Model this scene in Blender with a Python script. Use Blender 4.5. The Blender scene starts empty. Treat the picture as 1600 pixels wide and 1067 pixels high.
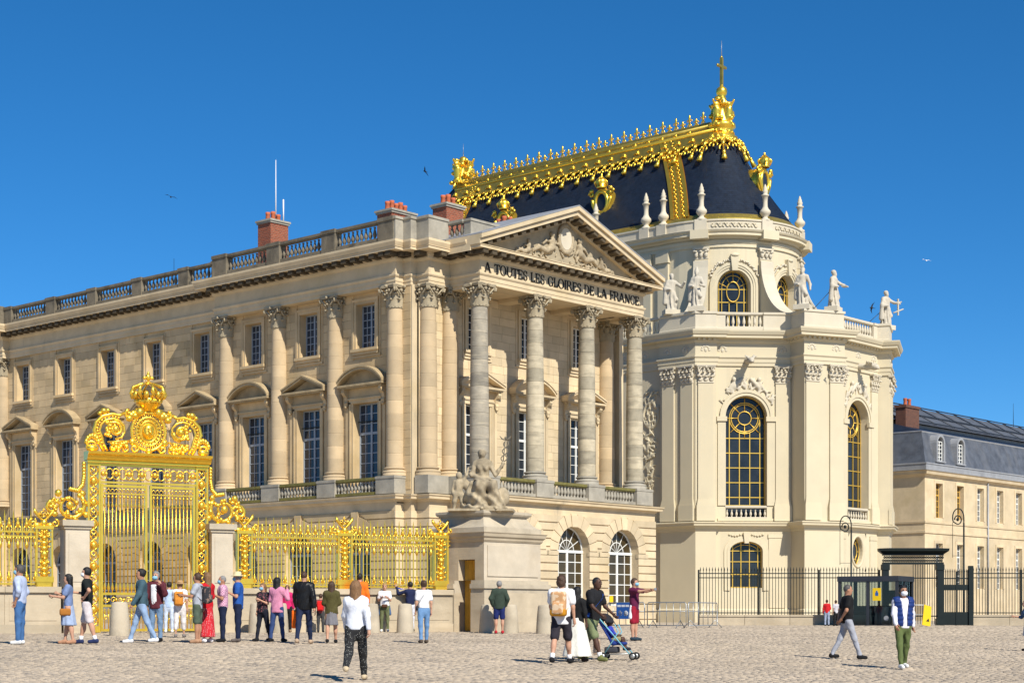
import bpy, math, random
import numpy as np
from mathutils import Matrix, Vector
random.seed(7); RNG=np.random.default_rng(7)
R=math.radians; PI=math.pi
S=bpy.context.scene; COL=S.collection
# ---------------- camera, sky, sun, exposure ----------------
F=2634.0; YH=960.0
cam=bpy.data.cameras.new('camera'); camo=bpy.data.objects.new('camera',cam); COL.objects.link(camo)
cam.sensor_width=36; cam.lens=F/1600*36; cam.shift_y=(YH-533.5)/1600
cam.clip_start=.5; cam.clip_end=6000
camo.location=(0,0,0); camo.rotation_euler=(R(90),0,0); S.camera=camo
SUN=Vector((.367,-.646,.668)).normalized()          # towards the sun
w=bpy.data.worlds.new('World'); S.world=w; w.use_nodes=True
nt=w.node_tree; bg=nt.nodes['Background']; sk=nt.nodes.new('ShaderNodeTexSky')
sk.sky_type='NISHITA'; sk.sun_disc=False; sk.sun_elevation=math.asin(SUN.z); sk.sun_rotation=math.atan2(SUN.x,SUN.y)
sk.altitude=2500; sk.air_density=1.0; sk.dust_density=0.0; sk.ozone_density=10.0
hs_=nt.nodes.new('ShaderNodeHueSaturation'); hs_.inputs['Hue'].default_value=.494; hs_.inputs['Saturation'].default_value=1.15; hs_.inputs['Value'].default_value=.98
nt.links.new(sk.outputs[0],hs_.inputs['Color']); nt.links.new(hs_.outputs[0],bg.inputs[0]); bg.inputs[1].default_value=.10
sl=bpy.data.lights.new('sun','SUN'); so=bpy.data.objects.new('sun',sl); COL.objects.link(so)
sl.energy=4.8; sl.angle=R(.53); sl.color=(1,.945,.84)
so.rotation_euler=SUN.to_track_quat('Z','Y').to_euler(); so.location=(60,-60,90)
S.view_settings.view_transform='Standard'; S.view_settings.look='None'; S.view_settings.gamma=1; S.view_settings.exposure=.35
S.view_settings.use_curve_mapping=False
S.render.resolution_x=1024; S.render.resolution_y=682
# ---------------- helpers ----------------
def gz(X,Y):
    p=-1.7175-.0206*np.clip(X,-22,26)+.0204*np.maximum(Y,-60)
    a=np.minimum(np.maximum((p+.57)/.07,-60),60)
    return -.57-.07*np.log(1+np.exp(-a)) -np.where(a<-59,0,0)
def at_px(x,y):                                      # where a ray through a photo point meets the ground
    k=(x-800)/F; t=28.
    Y=60.
    for i in range(60):
        z=float(gz(k*Y,Y)); Yn=-z*F/max(y-YH,1e-3); Y=Y*.6+.4*min(Yn,140)
    return k*Y,Y,float(gz(k*Y,Y))
class MB:
    def __init__(s): s.v=[];s.f=[];s.sm=[];s.n=0
    def add(s,v,f,smooth=False):
        v=np.asarray(v,float).reshape(-1,3); s.v.append(v); n=s.n
        s.f+=[tuple(i+n for i in q) for q in f]; s.sm+=[smooth]*len(f); s.n+=len(v); return s
    def box(s,x0,x1,y0,y1,z0,z1):
        return s.add([(x0,y0,z0),(x1,y0,z0),(x1,y1,z0),(x0,y1,z0),(x0,y0,z1),(x1,y0,z1),(x1,y1,z1),(x0,y1,z1)],
          [(0,3,2,1),(4,5,6,7),(0,1,5,4),(1,2,6,5),(2,3,7,6),(3,0,4,7)])
    def prism(s,poly,d0,d1,axis='y',smooth=False):    # polygon in the plane across axis, from d0 to d1
        n=len(poly)
        def pt(p,d): return (p[0],d,p[1]) if axis=='y' else ((d,p[0],p[1]) if axis=='x' else (p[0],p[1],d))
        v=[pt(p,d0) for p in poly]+[pt(p,d1) for p in poly]
        s.add(v,[tuple(range(n)),tuple(range(2*n-1,n-1,-1))])
        n0=s.n-2*n
        s.f+=[(n0+i,n0+n+i,n0+n+(i+1)%n,n0+(i+1)%n) for i in range(n)]; s.sm+=[smooth]*n; return s
    def lathe(s,prof,cx=0,cy=0,n=16,smooth=True,a0=0,a1=2*PI,sx=1,sy=1):
        full=abs(a1-a0-2*PI)<1e-6; m=n if full else n+1
        A=[a0+(a1-a0)*i/n for i in range(m)]
        v=[(cx+r*math.cos(a)*sx,cy+r*math.sin(a)*sy,z) for r,z in prof for a in A]
        f=[]
        for j in range(len(prof)-1):
            for i in range(n):
                k=(i+1)%m; f.append((j*m+i,j*m+k,(j+1)*m+k,(j+1)*m+i))
        return s.add(v,f,smooth)
    def tube(s,pts,r,n=6,closed=False,smooth=True,flat=None):
        P=np.asarray(pts,float); m=len(P)
        rr=np.broadcast_to(np.asarray(r,float),(m,))
        T=np.gradient(P,axis=0) if not closed else (np.roll(P,-1,0)-np.roll(P,1,0))
        T/=np.maximum(np.linalg.norm(T,axis=1,keepdims=True),1e-9)
        ref=np.array([0,1.,0]) if flat is None else np.asarray(flat,float)
        v=[]
        for i in range(m):
            a=np.cross(T[i],ref)
            if np.linalg.norm(a)<.15: a=np.cross(T[i],[1.,.2,.1])
            a/=np.linalg.norm(a); b=np.cross(T[i],a)
            for k in range(n):
                t=2*PI*(k+.5)/n; v.append(P[i]+rr[i]*(math.cos(t)*a+math.sin(t)*b))
        f=[]
        for i in range(m if closed else m-1):
            j=(i+1)%m
            for k in range(n):
                l=(k+1)%n; f.append((i*n+k,i*n+l,j*n+l,j*n+k))
        if not closed: f+=[tuple(range(n-1,-1,-1)),tuple((m-1)*n+k for k in range(n))]
        return s.add(v,f,smooth)
    def sweep(s,plan,prof,closed=False,caps=True,smooth=False):
        P=np.asarray(plan,float); m=len(P); k=len(prof)
        d=(np.roll(P,-1,0)-P); d/=np.maximum(np.linalg.norm(d,axis=1,keepdims=True),1e-9)
        nr=np.stack([d[:,1],-d[:,0]],1); v=[]
        for i in range(m):
            if closed: n1,n2=nr[i-1],nr[i]
            else: n1=nr[max(i-1,0)]; n2=nr[min(i,m-2)]
            q=(n1+n2)/max(1+n1@n2,.25)
            v+=[(P[i,0]+q[0]*o,P[i,1]+q[1]*o,z) for o,z in prof]
        f=[]
        for i in range(m if closed else m-1):
            j=(i+1)%m
            f+=[(i*k+a,j*k+a,j*k+a+1,i*k+a+1) for a in range(k-1)]
        if caps and not closed: f+=[tuple(range(k)),tuple((m-1)*k+a for a in range(k-1,-1,-1))]
        return s.add(v,f,smooth)
    def ell(s,c,r,n=8,m=6,rot=None):
        v=[];f=[]
        for j in range(m+1):
            t=PI*j/m
            for i in range(n):
                a=2*PI*i/n; v.append((r[0]*math.sin(t)*math.cos(a),r[1]*math.sin(t)*math.sin(a),r[2]*math.cos(t)))
        v=np.array(v)
        if rot is not None: v=v@np.array(rot.to_3x3()).T if hasattr(rot,'to_3x3') else v@np.asarray(rot).T
        v=v+np.asarray(c)
        for j in range(m):
            for i in range(n): f.append((j*n+i,(j+1)*n+i,(j+1)*n+(i+1)%n,j*n+(i+1)%n))
        return s.add(v,f,True)
    def xf(s,fn):                                     # map all vertices
        s.v=[fn(np.concatenate(s.v))] if s.v else s.v; return s
    def mesh(s,name,mat=None):
        me=bpy.data.meshes.new(name)
        V=np.concatenate(s.v) if s.v else np.zeros((0,3))
        me.from_pydata(V.tolist(),[],s.f)
        me.polygons.foreach_set('use_smooth',s.sm)
        if mat: me.materials.append(mat)
        me.update(); return me
    def obj(s,name,mat,parent=None,loc=None,rz=0,**k):
        return mk(name,s.mesh(name,mat),parent,loc,rz,**k)
def mk(name,me,parent=None,loc=None,rz=0,scale=None,kind=None,rot=None):
    o=bpy.data.objects.new(name,me); COL.objects.link(o)
    if parent is not None: o.parent=parent
    if loc is not None: o.location=loc
    if rot is not None: o.rotation_euler=rot
    elif rz: o.rotation_euler=(0,0,rz)
    if scale is not None: o.scale=scale
    if kind: o['kind']=kind
    return o
def tag(o,label,cat,group=None):
    o['label']=label; o['category']=cat
    if group: o['group']=group
    return o
def thing(name,label,cat,loc=(0,0,0),rz=0,group=None):
    o=mk(name,None,None,loc,rz); o.empty_display_size=.3; return tag(o,label,cat,group)
def part_empty(name,parent,loc=(0,0,0),rz=0): 
    o=mk(name,None,parent,loc,rz); o.empty_display_size=.2; return o
_bm={}
def unitbox(mat):
    if mat.name not in _bm: _bm[mat.name]=MB().box(0,1,0,1,0,1).mesh('block',mat)
    return _bm[mat.name]
# signed-distance modelling -> surface nets
def smin(a,b,k):
    h=np.maximum(k-np.abs(a-b),0)/k; return np.minimum(a,b)-h*h*k*.25
def cap(P,a,b,ra,rb=None,sc=None):
    rb=ra if rb is None else rb
    a=np.asarray(a,float);b=np.asarray(b,float); ab=b-a
    q=P-a
    if sc is not None: q=q*sc; ab=ab*sc
    t=np.clip((q@ab)/max(ab@ab,1e-9),0,1)
    return np.linalg.norm(q-t[...,None]*ab,axis=-1)-(ra+(rb-ra)*t)
def ell(P,c,r,M=None):
    q=P-np.asarray(c,float)
    if M is not None: q=q@M
    r=np.asarray(r,float); k0=np.linalg.norm(q/r,axis=-1); k1=np.linalg.norm(q/(r*r),axis=-1)
    return k0*(k0-1)/np.maximum(k1,1e-6)
def surfnet(fn,lo,hi,h):
    ax=[np.arange(lo[i],hi[i]+h,h) for i in range(3)]
    G=np.stack(np.meshgrid(*ax,indexing='ij'),-1); D=fn(G)
    s=D<0; nx,ny,nz=[len(a)-1 for a in ax]
    acc=np.zeros((nx,ny,nz,3)); cnt=np.zeros((nx,ny,nz))
    def sl(a,d): return a[d[0]:d[0]+nx,d[1]:d[1]+ny,d[2]:d[2]+nz]
    C=[(i,j,k) for i in (0,1) for j in (0,1) for k in (0,1)]
    for c in C:
        for e in range(3):
            if c[e]==0:
                c2=list(c); c2[e]=1
                d0=sl(D,c); d1=sl(D,c2); m=(d0<0)!=(d1<0)
                t=np.where(m,d0/np.where(m,d0-d1,1),0)
                p=np.zeros((nx,ny,nz,3)); 
                for a in range(3): p[...,a]=c[a]
                p[...,e]=t
                acc+=np.where(m[...,None],p,0); cnt+=m
    act=cnt>0; idx=-np.ones(act.shape,int); idx[act]=np.arange(act.sum())
    I=np.argwhere(act); V=(I+acc[act]/cnt[act][:,None])*h+np.array(lo)
    Fc=[]
    for e in range(3):
        b,c=(e+1)%3,(e+2)%3
        dm=np.diff(s.astype(np.int8),axis=e)
        sub=[slice(None)]*3; sub[b]=slice(1,-1); sub[c]=slice(1,-1)
        dd=dm[tuple(sub)]; K=np.argwhere(dd!=0)
        if len(K)==0: continue
        sg=dd[dd!=0]; base=K.copy(); 
        o=np.zeros(3,int); ob=o.copy(); ob[b]=1; oc=o.copy(); oc[c]=1
        g=lambda off: idx[tuple((base+off).T)]
        q=np.stack([g(o),g(ob),g(ob+oc),g(oc)],1)
        q[sg>0]=q[sg>0][:,::-1]; q=q[:,::-1]
        Fc.append(q)
    Fc=np.concatenate(Fc); Fc=Fc[(Fc>=0).all(1)]
    return V,Fc
def npmesh(name,V,Fq,mat=None,smooth=True,slots=None,mi=None):
    me=bpy.data.meshes.new(name); n=len(V); m=len(Fq); k=Fq.shape[1]
    me.vertices.add(n); me.vertices.foreach_set('co',np.asarray(V,np.float32).ravel())
    me.loops.add(m*k); me.loops.foreach_set('vertex_index',np.asarray(Fq,np.int32).ravel())
    me.polygons.add(m); me.polygons.foreach_set('loop_start',np.arange(m,dtype=np.int32)*k)
    me.polygons.foreach_set('loop_total',np.full(m,k,np.int32))
    me.polygons.foreach_set('use_smooth',np.full(m,smooth))
    if mat: me.materials.append(mat)
    for x in slots or []: me.materials.append(x)
    if mi is not None: me.polygons.foreach_set('material_index',np.asarray(mi,np.int32))
    me.update(calc_edges=True); return me
def sdfobj(name,fn,lo,hi,h,mat,parent=None,loc=None,rz=0,**k):
    V,Fq=surfnet(fn,lo,hi,h); return mk(name,npmesh(name,V,Fq,mat),parent,loc,rz,**k)
# ---------------- materials ----------------
def srgb(r,g,b): return tuple(((c/255+.055)/1.055)**2.4 if c>10 else c/3294 for c in (r,g,b))
def material(name,c,rough=.8,metal=0,var=.12,scale=1.5,c2=None,c2amt=.5,c2scale=.6,bump=.0,bscale=30,isl=.0,spec=.3,streak=False,c3=None,c3pos=.62,stretch=None,trans=0,ior=1.45):
    m=bpy.data.materials.new(name); m.use_nodes=True; n=m.node_tree; N=n.nodes; L=n.links
    b=N['Principled BSDF']; b.inputs['Roughness'].default_value=rough; b.inputs['Metallic'].default_value=metal
    b.inputs['Specular IOR Level'].default_value=spec
    g=N.new('ShaderNodeNewGeometry')
    def noise(sc,det=5,st=None):
        mp=N.new('ShaderNodeMapping'); L.new(g.outputs['Position'],mp.inputs[0])
        if st: mp.inputs['Scale'].default_value=st
        t=N.new('ShaderNodeTexNoise'); t.inputs['Scale'].default_value=sc; t.inputs['Detail'].default_value=det; t.inputs['Roughness'].default_value=.6
        L.new(mp.outputs[0],t.inputs[0]); return t.outputs['Fac']
    def mix(a,bb,fac,mode='MIX'):
        x=N.new('ShaderNodeMix'); x.data_type='RGBA'; x.blend_type=mode
        for s_,v in ((x.inputs[6],a),(x.inputs[7],bb),(x.inputs[0],fac)):
            if hasattr(v,'is_linked') or hasattr(v,'links'): L.new(v,s_)
            else: s_.default_value=(*v,1) if isinstance(v,tuple) else v
        return x.outputs[2]
    def ramp(f,p0,p1):
        r=N.new('ShaderNodeMapRange'); r.inputs[1].default_value=p0; r.inputs[2].default_value=p1; L.new(f,r.inputs[0]); return r.outputs[0]
    col=c
    hi=tuple(min(1,x*(1+var)) for x in c); lo=tuple(x*(1-var) for x in c)
    if var: col=mix(lo,hi,ramp(noise(scale),.3,.7))
    if c2 is not None: col=mix(col,c2,ramp(noise(c2scale,6,stretch),.5,.5+c2amt))
    if c3 is not None: col=mix(col,c3,ramp(noise(c2scale*1.7,7,(1.3,1.3,.35)),c3pos,c3pos+.2))
    if isl:
        oi=N.new('ShaderNodeObjectInfo'); ad=N.new('ShaderNodeMath'); ad.operation='ADD'
        L.new(g.outputs['Random Per Island'],ad.inputs[0]); L.new(oi.outputs['Random'],ad.inputs[1])
        fr=N.new('ShaderNodeMath'); fr.operation='FRACT'; L.new(ad.outputs[0],fr.inputs[0])
        col=mix(col,mix((1-isl,)*3,(1+isl*.6,1+isl*.5,1+isl*.35),fr.outputs[0]),1.0,'MULTIPLY')
    if hasattr(col,'links'): L.new(col,b.inputs['Base Color'])
    else: b.inputs['Base Color'].default_value=(*col,1)
    if bump:
        bp=N.new('ShaderNodeBump'); bp.inputs['Strength'].default_value=bump; bp.inputs['Distance'].default_value=.02
        L.new(noise(bscale,6),bp.inputs['Height']); L.new(bp.outputs[0],b.inputs['Normal'])
    if trans: b.inputs['Transmission Weight'].default_value=trans; b.inputs['IOR'].default_value=ior
    return m
M={}
M['stone']=material('limestone_warm',(.575,.432,.248),.85,var=.14,scale=.8,c2=(.46,.325,.145),c2amt=.4,c2scale=.5,bump=.25,bscale=14,isl=.17,c3=(.33,.265,.175),c3pos=.62)
M['stone_pale']=material('limestone_pale',(.62,.50,.325),.85,var=.12,scale=.9,c2=(.49,.375,.195),c2amt=.45,c2scale=.4,bump=.25,bscale=14,isl=.15,c3=(.33,.28,.20),c3pos=.63)
M['column']=material('column_stone',(.50,.385,.24),.85,var=.10,scale=1.2,c2=(.47,.33,.17),c2amt=.55,c2scale=.35,bump=.25,bscale=16,isl=.16)
M['column_grey']=material('column_stone_weathered',(.46,.405,.295),.88,var=.16,scale=2.2,c2=(.22,.195,.15),c2amt=.3,c2scale=.9,stretch=(1,1,4),bump=.3,bscale=14,isl=.26)
M['column_dark']=material('column_stone_dark_crust',(.30,.27,.215),.9,var=.2,scale=2.2,c2=(.47,.41,.30),c2amt=.25,c2scale=1.1,stretch=(1,1,5),bump=.35,bscale=14,isl=.25)
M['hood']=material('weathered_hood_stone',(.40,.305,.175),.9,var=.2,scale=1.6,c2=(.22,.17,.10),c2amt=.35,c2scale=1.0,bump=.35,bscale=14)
M['carved']=material('carved_stone',(.36,.30,.20),.88,var=.16,scale=3,c2=(.24,.205,.15),c2amt=.4,c2scale=1.6,bump=.3,bscale=20)
M['dark_stone']=material('weathered_stone',(.17,.145,.105),.92,var=.25,scale=1.6,c2=(.075,.065,.05),c2amt=.25,c2scale=.9,bump=.4,bscale=12,c3=(.27,.235,.17),c3pos=.6)
M['grey_stone']=material('grey_weathered_stone',(.34,.31,.25),.9,var=.2,scale=1.4,c2=(.20,.19,.165),c2amt=.4,c2scale=.9,bump=.35,bscale=12,c3=(.42,.30,.14),c3pos=.7)
M['moss']=material('mossy_coping',(.17,.15,.045),.95,var=.3,scale=4,c2=(.09,.08,.05),c2amt=.3,c2scale=2,bump=.5,bscale=20)
M['chapel']=material('chapel_stone',(.60,.525,.368),.82,var=.05,scale=.7,c2=(.54,.45,.30),c2amt=.6,c2scale=.35,bump=.15,bscale=12,isl=.05)
M['chapel_pale']=material('chapel_pale_stone',(.56,.50,.385),.82,var=.06,scale=1.2,c2=(.52,.45,.33),c2amt=.6,c2scale=.7,bump=.2,bscale=16)
M['statue']=material('statue_stone',(.50,.45,.36),.85,var=.12,scale=3,c2=(.33,.30,.25),c2amt=.5,c2scale=1.4,bump=.3,bscale=20)
M['statue_warm']=material('weathered_sculpture_stone',(.38,.31,.205),.9,var=.25,scale=5,c2=(.15,.12,.08),c2amt=.3,c2scale=1.3,bump=.3,bscale=20)
M['wall_low']=material('plinth_limestone',(.46,.385,.275),.9,var=.14,scale=1.2,c2=(.37,.30,.205),c2amt=.35,c2scale=1.1,stretch=(.5,.5,2.5),bump=.4,bscale=14,isl=.12,c3=(.33,.29,.23),c3pos=.62)
M['gold']=material('gilding',(.94,.60,.068),.31,.80,var=.08,scale=5,bump=.12,bscale=25,spec=.5)
M['gold_roof']=material('gilded_lead',(.94,.60,.07),.31,.84,var=.10,scale=1.5,bump=.2,bscale=10,spec=.5)
M['gold_dull']=material('tarnished_gilding',(.50,.37,.08),.45,.85,var=.2,scale=2,bump=.15,bscale=10,spec=.5)
M['stained_shaded']=material('stained_shaded_stone',(.085,.065,.04),.92,var=.25,scale=1.5,c2=(.05,.04,.025),c2amt=.4,c2scale=1.2,bump=.3,bscale=14)  # modillions: dirt plus the soffit's shade painted into one near-black colour
M['dirty']=material('streaked_limestone',(.45,.385,.285),.9,var=.15,scale=1.4,c2=(.27,.225,.16),c2amt=.35,c2scale=1.0,bump=.4,bscale=12,c3=(.19,.16,.12),c3pos=.6)
M['pier']=material('gate_pier_stone',(.53,.455,.345),.88,var=.12,scale=1.3,c2=(.40,.32,.215),c2amt=.45,c2scale=.9,bump=.3,bscale=14)
M['gold_paint']=material('gilded_glazing_bars',(.72,.47,.085),.42,.55,var=.05,spec=.5)
M['slate']=material('slate_roofing',(.011,.018,.033),.5,var=.35,scale=3,c2=(.02,.028,.045),c2amt=.4,c2scale=.8,bump=.5,bscale=18,spec=.25)
M['slate_grey']=material('grey_slate_mansard',(.085,.095,.115),.6,var=.3,scale=1.2,c2=(.14,.14,.145),c2amt=.4,c2scale=.7,stretch=(1,1,.3),bump=.4,bscale=15,spec=.3)
M['lead']=material('lead_sheet',(.32,.325,.335),.55,.2,var=.12,scale=1.2,c2=(.22,.22,.225),c2amt=.4,c2scale=.8,bump=.1,bscale=8)
M['brick']=None
M['glass']=material('window_glass',(.022,.027,.034),.08,var=.4,scale=.7,spec=.28)
M['glass_pal']=material('palace_window_glass',(.030,.042,.062),.10,var=.5,scale=.45,spec=.45)
M['glass_warm']=material('arcade_glass',(.06,.043,.02),.12,var=.3,scale=.8,spec=.4)
M['curtain']=material('pale_blind',(.42,.45,.46),.9,var=.1)
M['frame']=material('grey_blue_window_paint',(.30,.34,.385),.5,var=.06)
M['frame_white']=material('white_window_paint',(.72,.72,.68),.5,var=.05)
M['frame_ochre']=material('ochre_window_paint',(.55,.33,.06),.5,var=.08)
M['door']=material('ochre_door_paint',(.50,.255,.025),.55,var=.10,scale=6,bump=.1,bscale=30)
M['iron']=material('black_green_iron',(.012,.018,.017),.45,.2,var=.1)
M['dark_metal']=material('anthracite_metal',(.045,.05,.06),.45,.3,var=.1)
M['steel']=material('galvanised_steel',(.42,.43,.42),.42,.7,var=.12,scale=8)
M['clearglass']=material('booth_glass',(.10,.13,.13),.05,var=.0,spec=.6)
M['yellow']=material('yellow_panel',(.80,.52,.01),.6,var=.03)
M['blue_sign']=material('blue_panel',(.02,.10,.36),.5,var=.03)
M['white']=material('white_paint',(.75,.75,.74),.6,var=.03)
M['black']=material('black_print',(.01,.01,.01),.6,var=0)
M['letters']=material('bronze_letters',(.012,.011,.010),.55,var=0)
def brickmat(name,c1,c2,mo,sc):
    m=bpy.data.materials.new(name); m.use_nodes=True; N=m.node_tree.nodes; L=m.node_tree.links; b=N['Principled BSDF']
    tc=N.new('ShaderNodeTexCoord'); sp=N.new('ShaderNodeSeparateXYZ'); L.new(tc.outputs['Object'],sp.inputs[0])
    ad=N.new('ShaderNodeMath'); L.new(sp.outputs[0],ad.inputs[0]); L.new(sp.outputs[1],ad.inputs[1])
    cb=N.new('ShaderNodeCombineXYZ'); L.new(ad.outputs[0],cb.inputs[0]); L.new(sp.outputs[2],cb.inputs[1])
    t=N.new('ShaderNodeTexBrick'); L.new(cb.outputs[0],t.inputs[0]); t.inputs['Color1'].default_value=(*c1,1); t.inputs['Color2'].default_value=(*c2,1); t.inputs['Mortar'].default_value=(*mo,1)
    t.inputs['Scale'].default_value=sc; t.inputs['Mortar Size'].default_value=.025; L.new(t.outputs[0],b.inputs['Base Color']); b.inputs['Roughness'].default_value=.9
    bp=N.new('ShaderNodeBump'); bp.inputs['Strength'].default_value=.5; bp.inputs['Distance'].default_value=.02; bp.invert=True; L.new(t.outputs[1],bp.inputs['Height']); L.new(bp.outputs[0],b.inputs['Normal'])
    return m
M['brick']=brickmat('red_brick',(.33,.075,.03),(.19,.04,.018),(.26,.17,.11),2.2)
M['brick_brown']=brickmat('brown_brick',(.15,.05,.028),(.09,.03,.02),(.14,.10,.07),2.2)
M['terracotta']=material('terracotta',(.48,.13,.06),.85,var=.15,scale=4)
# ---------------- ground ----------------
def build_ground():
    xs=np.concatenate([[-3000,-900,-300,-120],np.arange(-70,71,2.0),[120,300,900,3000]])
    ys=np.concatenate([[-400,-120,-40,-10],np.arange(0,81,1.5),[95,130,200,400,1200,4500]])
    X,Y=np.meshgrid(xs,ys,indexing='ij'); Z=gz(X,Y)
    V=np.stack([X,Y,Z],-1).reshape(-1,3); ny=len(ys)
    I=np.arange(len(xs)-1)[:,None]*ny+np.arange(ny-1)[None]; I=I.ravel()
    Fq=np.stack([I,I+ny,I+ny+1,I+1],1)
    m=bpy.data.materials.new('paving_bed'); m.use_nodes=True; N=m.node_tree.nodes; L=m.node_tree.links; b=N['Principled BSDF']; b.inputs['Roughness'].default_value=.9
    g=N.new('ShaderNodeNewGeometry'); v=N.new('ShaderNodeTexVoronoi'); v.inputs['Scale'].default_value=5.5; L.new(g.outputs['Position'],v.inputs['Vector'])
    n=N.new('ShaderNodeTexNoise'); n.inputs['Scale'].default_value=.35; n.inputs['Detail'].default_value=6; L.new(g.outputs['Position'],n.inputs[0])
    hs=N.new('ShaderNodeMix'); hs.data_type='RGBA'; hs.inputs[6].default_value=(.38,.31,.23,1); hs.inputs[7].default_value=(.48,.40,.30,1)
    L.new(v.outputs['Color'],hs.inputs[0])
    h2=N.new('ShaderNodeMix'); h2.data_type='RGBA'; h2.blend_type='MULTIPLY'; h2.inputs[0].default_value=.5; L.new(hs.outputs[2],h2.inputs[6]); L.new(n.outputs['Color'],h2.inputs[7])
    h3=N.new('ShaderNodeMix'); h3.data_type='RGBA'; L.new(n.outputs['Fac'],h3.inputs[0]); L.new(hs.outputs[2],h3.inputs[6]); h3.inputs[7].default_value=(.44,.365,.275,1)
    L.new(h3.outputs[2],b.inputs['Base Color'])
    bp=N.new('ShaderNodeBump'); bp.inputs['Strength'].default_value=.6; bp.inputs['Distance'].default_value=.03; bp.invert=True; L.new(v.outputs['Distance'],bp.inputs['Height']); L.new(bp.outputs[0],b.inputs['Normal'])
    go=mk('ground',npmesh('ground',V,Fq,m)); go['kind']='structure'; go['label']='large sloping square paved with worn beige cobbles'; 
    # cobbles: real stones as far as they can be told apart
    cs=.138; rows=[]
    Y0,Y1=24.5,62.
    ny=int((Y1-Y0)/cs); C=[]
    for j in range(ny):
        y=Y0+j*cs; half=.37*y+2; n=int(2*half/(cs*1.12))
        x=-half+(np.arange(n)+RNG.uniform(-.2,.2,n)+RNG.random())*cs*1.12
        C.append(np.stack([x,np.full(n,y)+RNG.normal(0,.012,n)],1))
    C=np.concatenate(C); n=len(C)
    hx=cs*1.12/2*RNG.uniform(.78,.97,n); hy=cs/2*RNG.uniform(.76,.96,n); top=RNG.uniform(.002,.010,n); tx=RNG.normal(0,.03,n); ty=RNG.normal(0,.045,n)
    z0=gz(C[:,0],C[:,1])
    V=np.zeros((n,8,3))
    for k,(sx,sy) in enumerate(((-1,-1),(1,-1),(1,1),(-1,1))):
        V[:,k,0]=C[:,0]+sx*hx; V[:,k,1]=C[:,1]+sy*hy; V[:,k,2]=z0-.03
        V[:,k+4,0]=C[:,0]+sx*hx*.84; V[:,k+4,1]=C[:,1]+sy*hy*.84; V[:,k+4,2]=z0+top+sx*hx*tx+sy*hy*ty
    q=np.array([(4,5,6,7),(0,1,5,4),(1,2,6,5),(2,3,7,6),(3,0,4,7)]); Fq=(np.arange(n)[:,None,None]*8+q[None]).reshape(-1,4)
    cm=material('cobblestone',(.40,.33,.25),.85,var=.16,scale=.5,c2=(.45,.37,.27),c2amt=.4,c2scale=.12,isl=.12,bump=.15,bscale=30,c3=(.31,.26,.20),c3pos=.62)
    if True:
        c2=.27; D=[]
        for j in range(int(29/c2)):
            y=62.1+j*c2; half=.37*y+2; k=int(2*half/(c2*1.12)); D.append(np.stack([-half+(np.arange(k)+RNG.uniform(-.2,.2,k)+RNG.random())*c2*1.12,np.full(k,y)],1))
        D=np.concatenate(D); D=D[(D[:,0]>1.5)&(D[:,1]<89.6)]; k=len(D); zz=gz(D[:,0],D[:,1]); tp=RNG.uniform(.004,.02,k); W=np.zeros((k,8,3))
        for a,(sx,sy) in enumerate(((-1,-1),(1,-1),(1,1),(-1,1))):
            W[:,a,0]=D[:,0]+sx*c2*.53; W[:,a,1]=D[:,1]+sy*c2*.46; W[:,a,2]=zz-.03; W[:,a+4,0]=D[:,0]+sx*c2*.46; W[:,a+4,1]=D[:,1]+sy*c2*.40; W[:,a+4,2]=zz+tp
        Fq=np.concatenate([Fq,(np.arange(k)[:,None,None]*8+q[None]).reshape(-1,4)+n*8]); V=np.concatenate([V.reshape(-1,3),W.reshape(-1,3)])
    mk('cobbles',npmesh('cobbles',V.reshape(-1,3),Fq,cm,smooth=True),go,kind='stuff')
build_ground()
# ---------------- palace ----------------
BZ=-.75
PAL=thing('palace_building','sand coloured stone palace with columned portico, inscribed frieze and long balustraded wing','palace',(-1.82,94,0),math.atan2(2634,2360))
UW=-2.6; VW=2.5; RA=-PI/2
# -- generic walls in wall space: x along, y inwards, z up
def rect_wall(mb,x0,x1,z0,z1,ops,dep):
    xs=sorted({x0,x1,*[o[0] for o in ops],*[o[1] for o in ops]}); xs=[x for x in xs if x0<=x<=x1]
    for a,b in zip(xs,xs[1:]):
        m=(a+b)/2; hs=sorted([(o[2],o[3]) for o in ops if o[0]<m<o[1]]); z=z0
        for h0,h1 in hs+[(z1,z1)]:
            if h0-z>1e-4: mb.add([(a,0,z),(b,0,z),(b,0,h0),(a,0,h0)],[(0,1,2,3)])
            z=max(z,h1)
    for a,b,c,d in ops:
        mb.add([(a,0,c),(a,dep,c),(a,dep,d),(a,0,d)],[(0,1,2,3)]); mb.add([(b,0,c),(b,dep,c),(b,dep,d),(b,0,d)],[(3,2,1,0)])
        mb.add([(a,0,d),(b,0,d),(b,dep,d),(a,dep,d)],[(0,1,2,3)]); mb.add([(a,0,c),(b,0,c),(b,dep,c),(a,dep,c)],[(3,2,1,0)])
def arc_pts(xc,zs,r,n=18,rz=None):
    rz=r if rz is None else rz
    return [(xc-r*math.cos(PI*i/n),zs+rz*math.sin(PI*i/n)) for i in range(n+1)]
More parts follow.
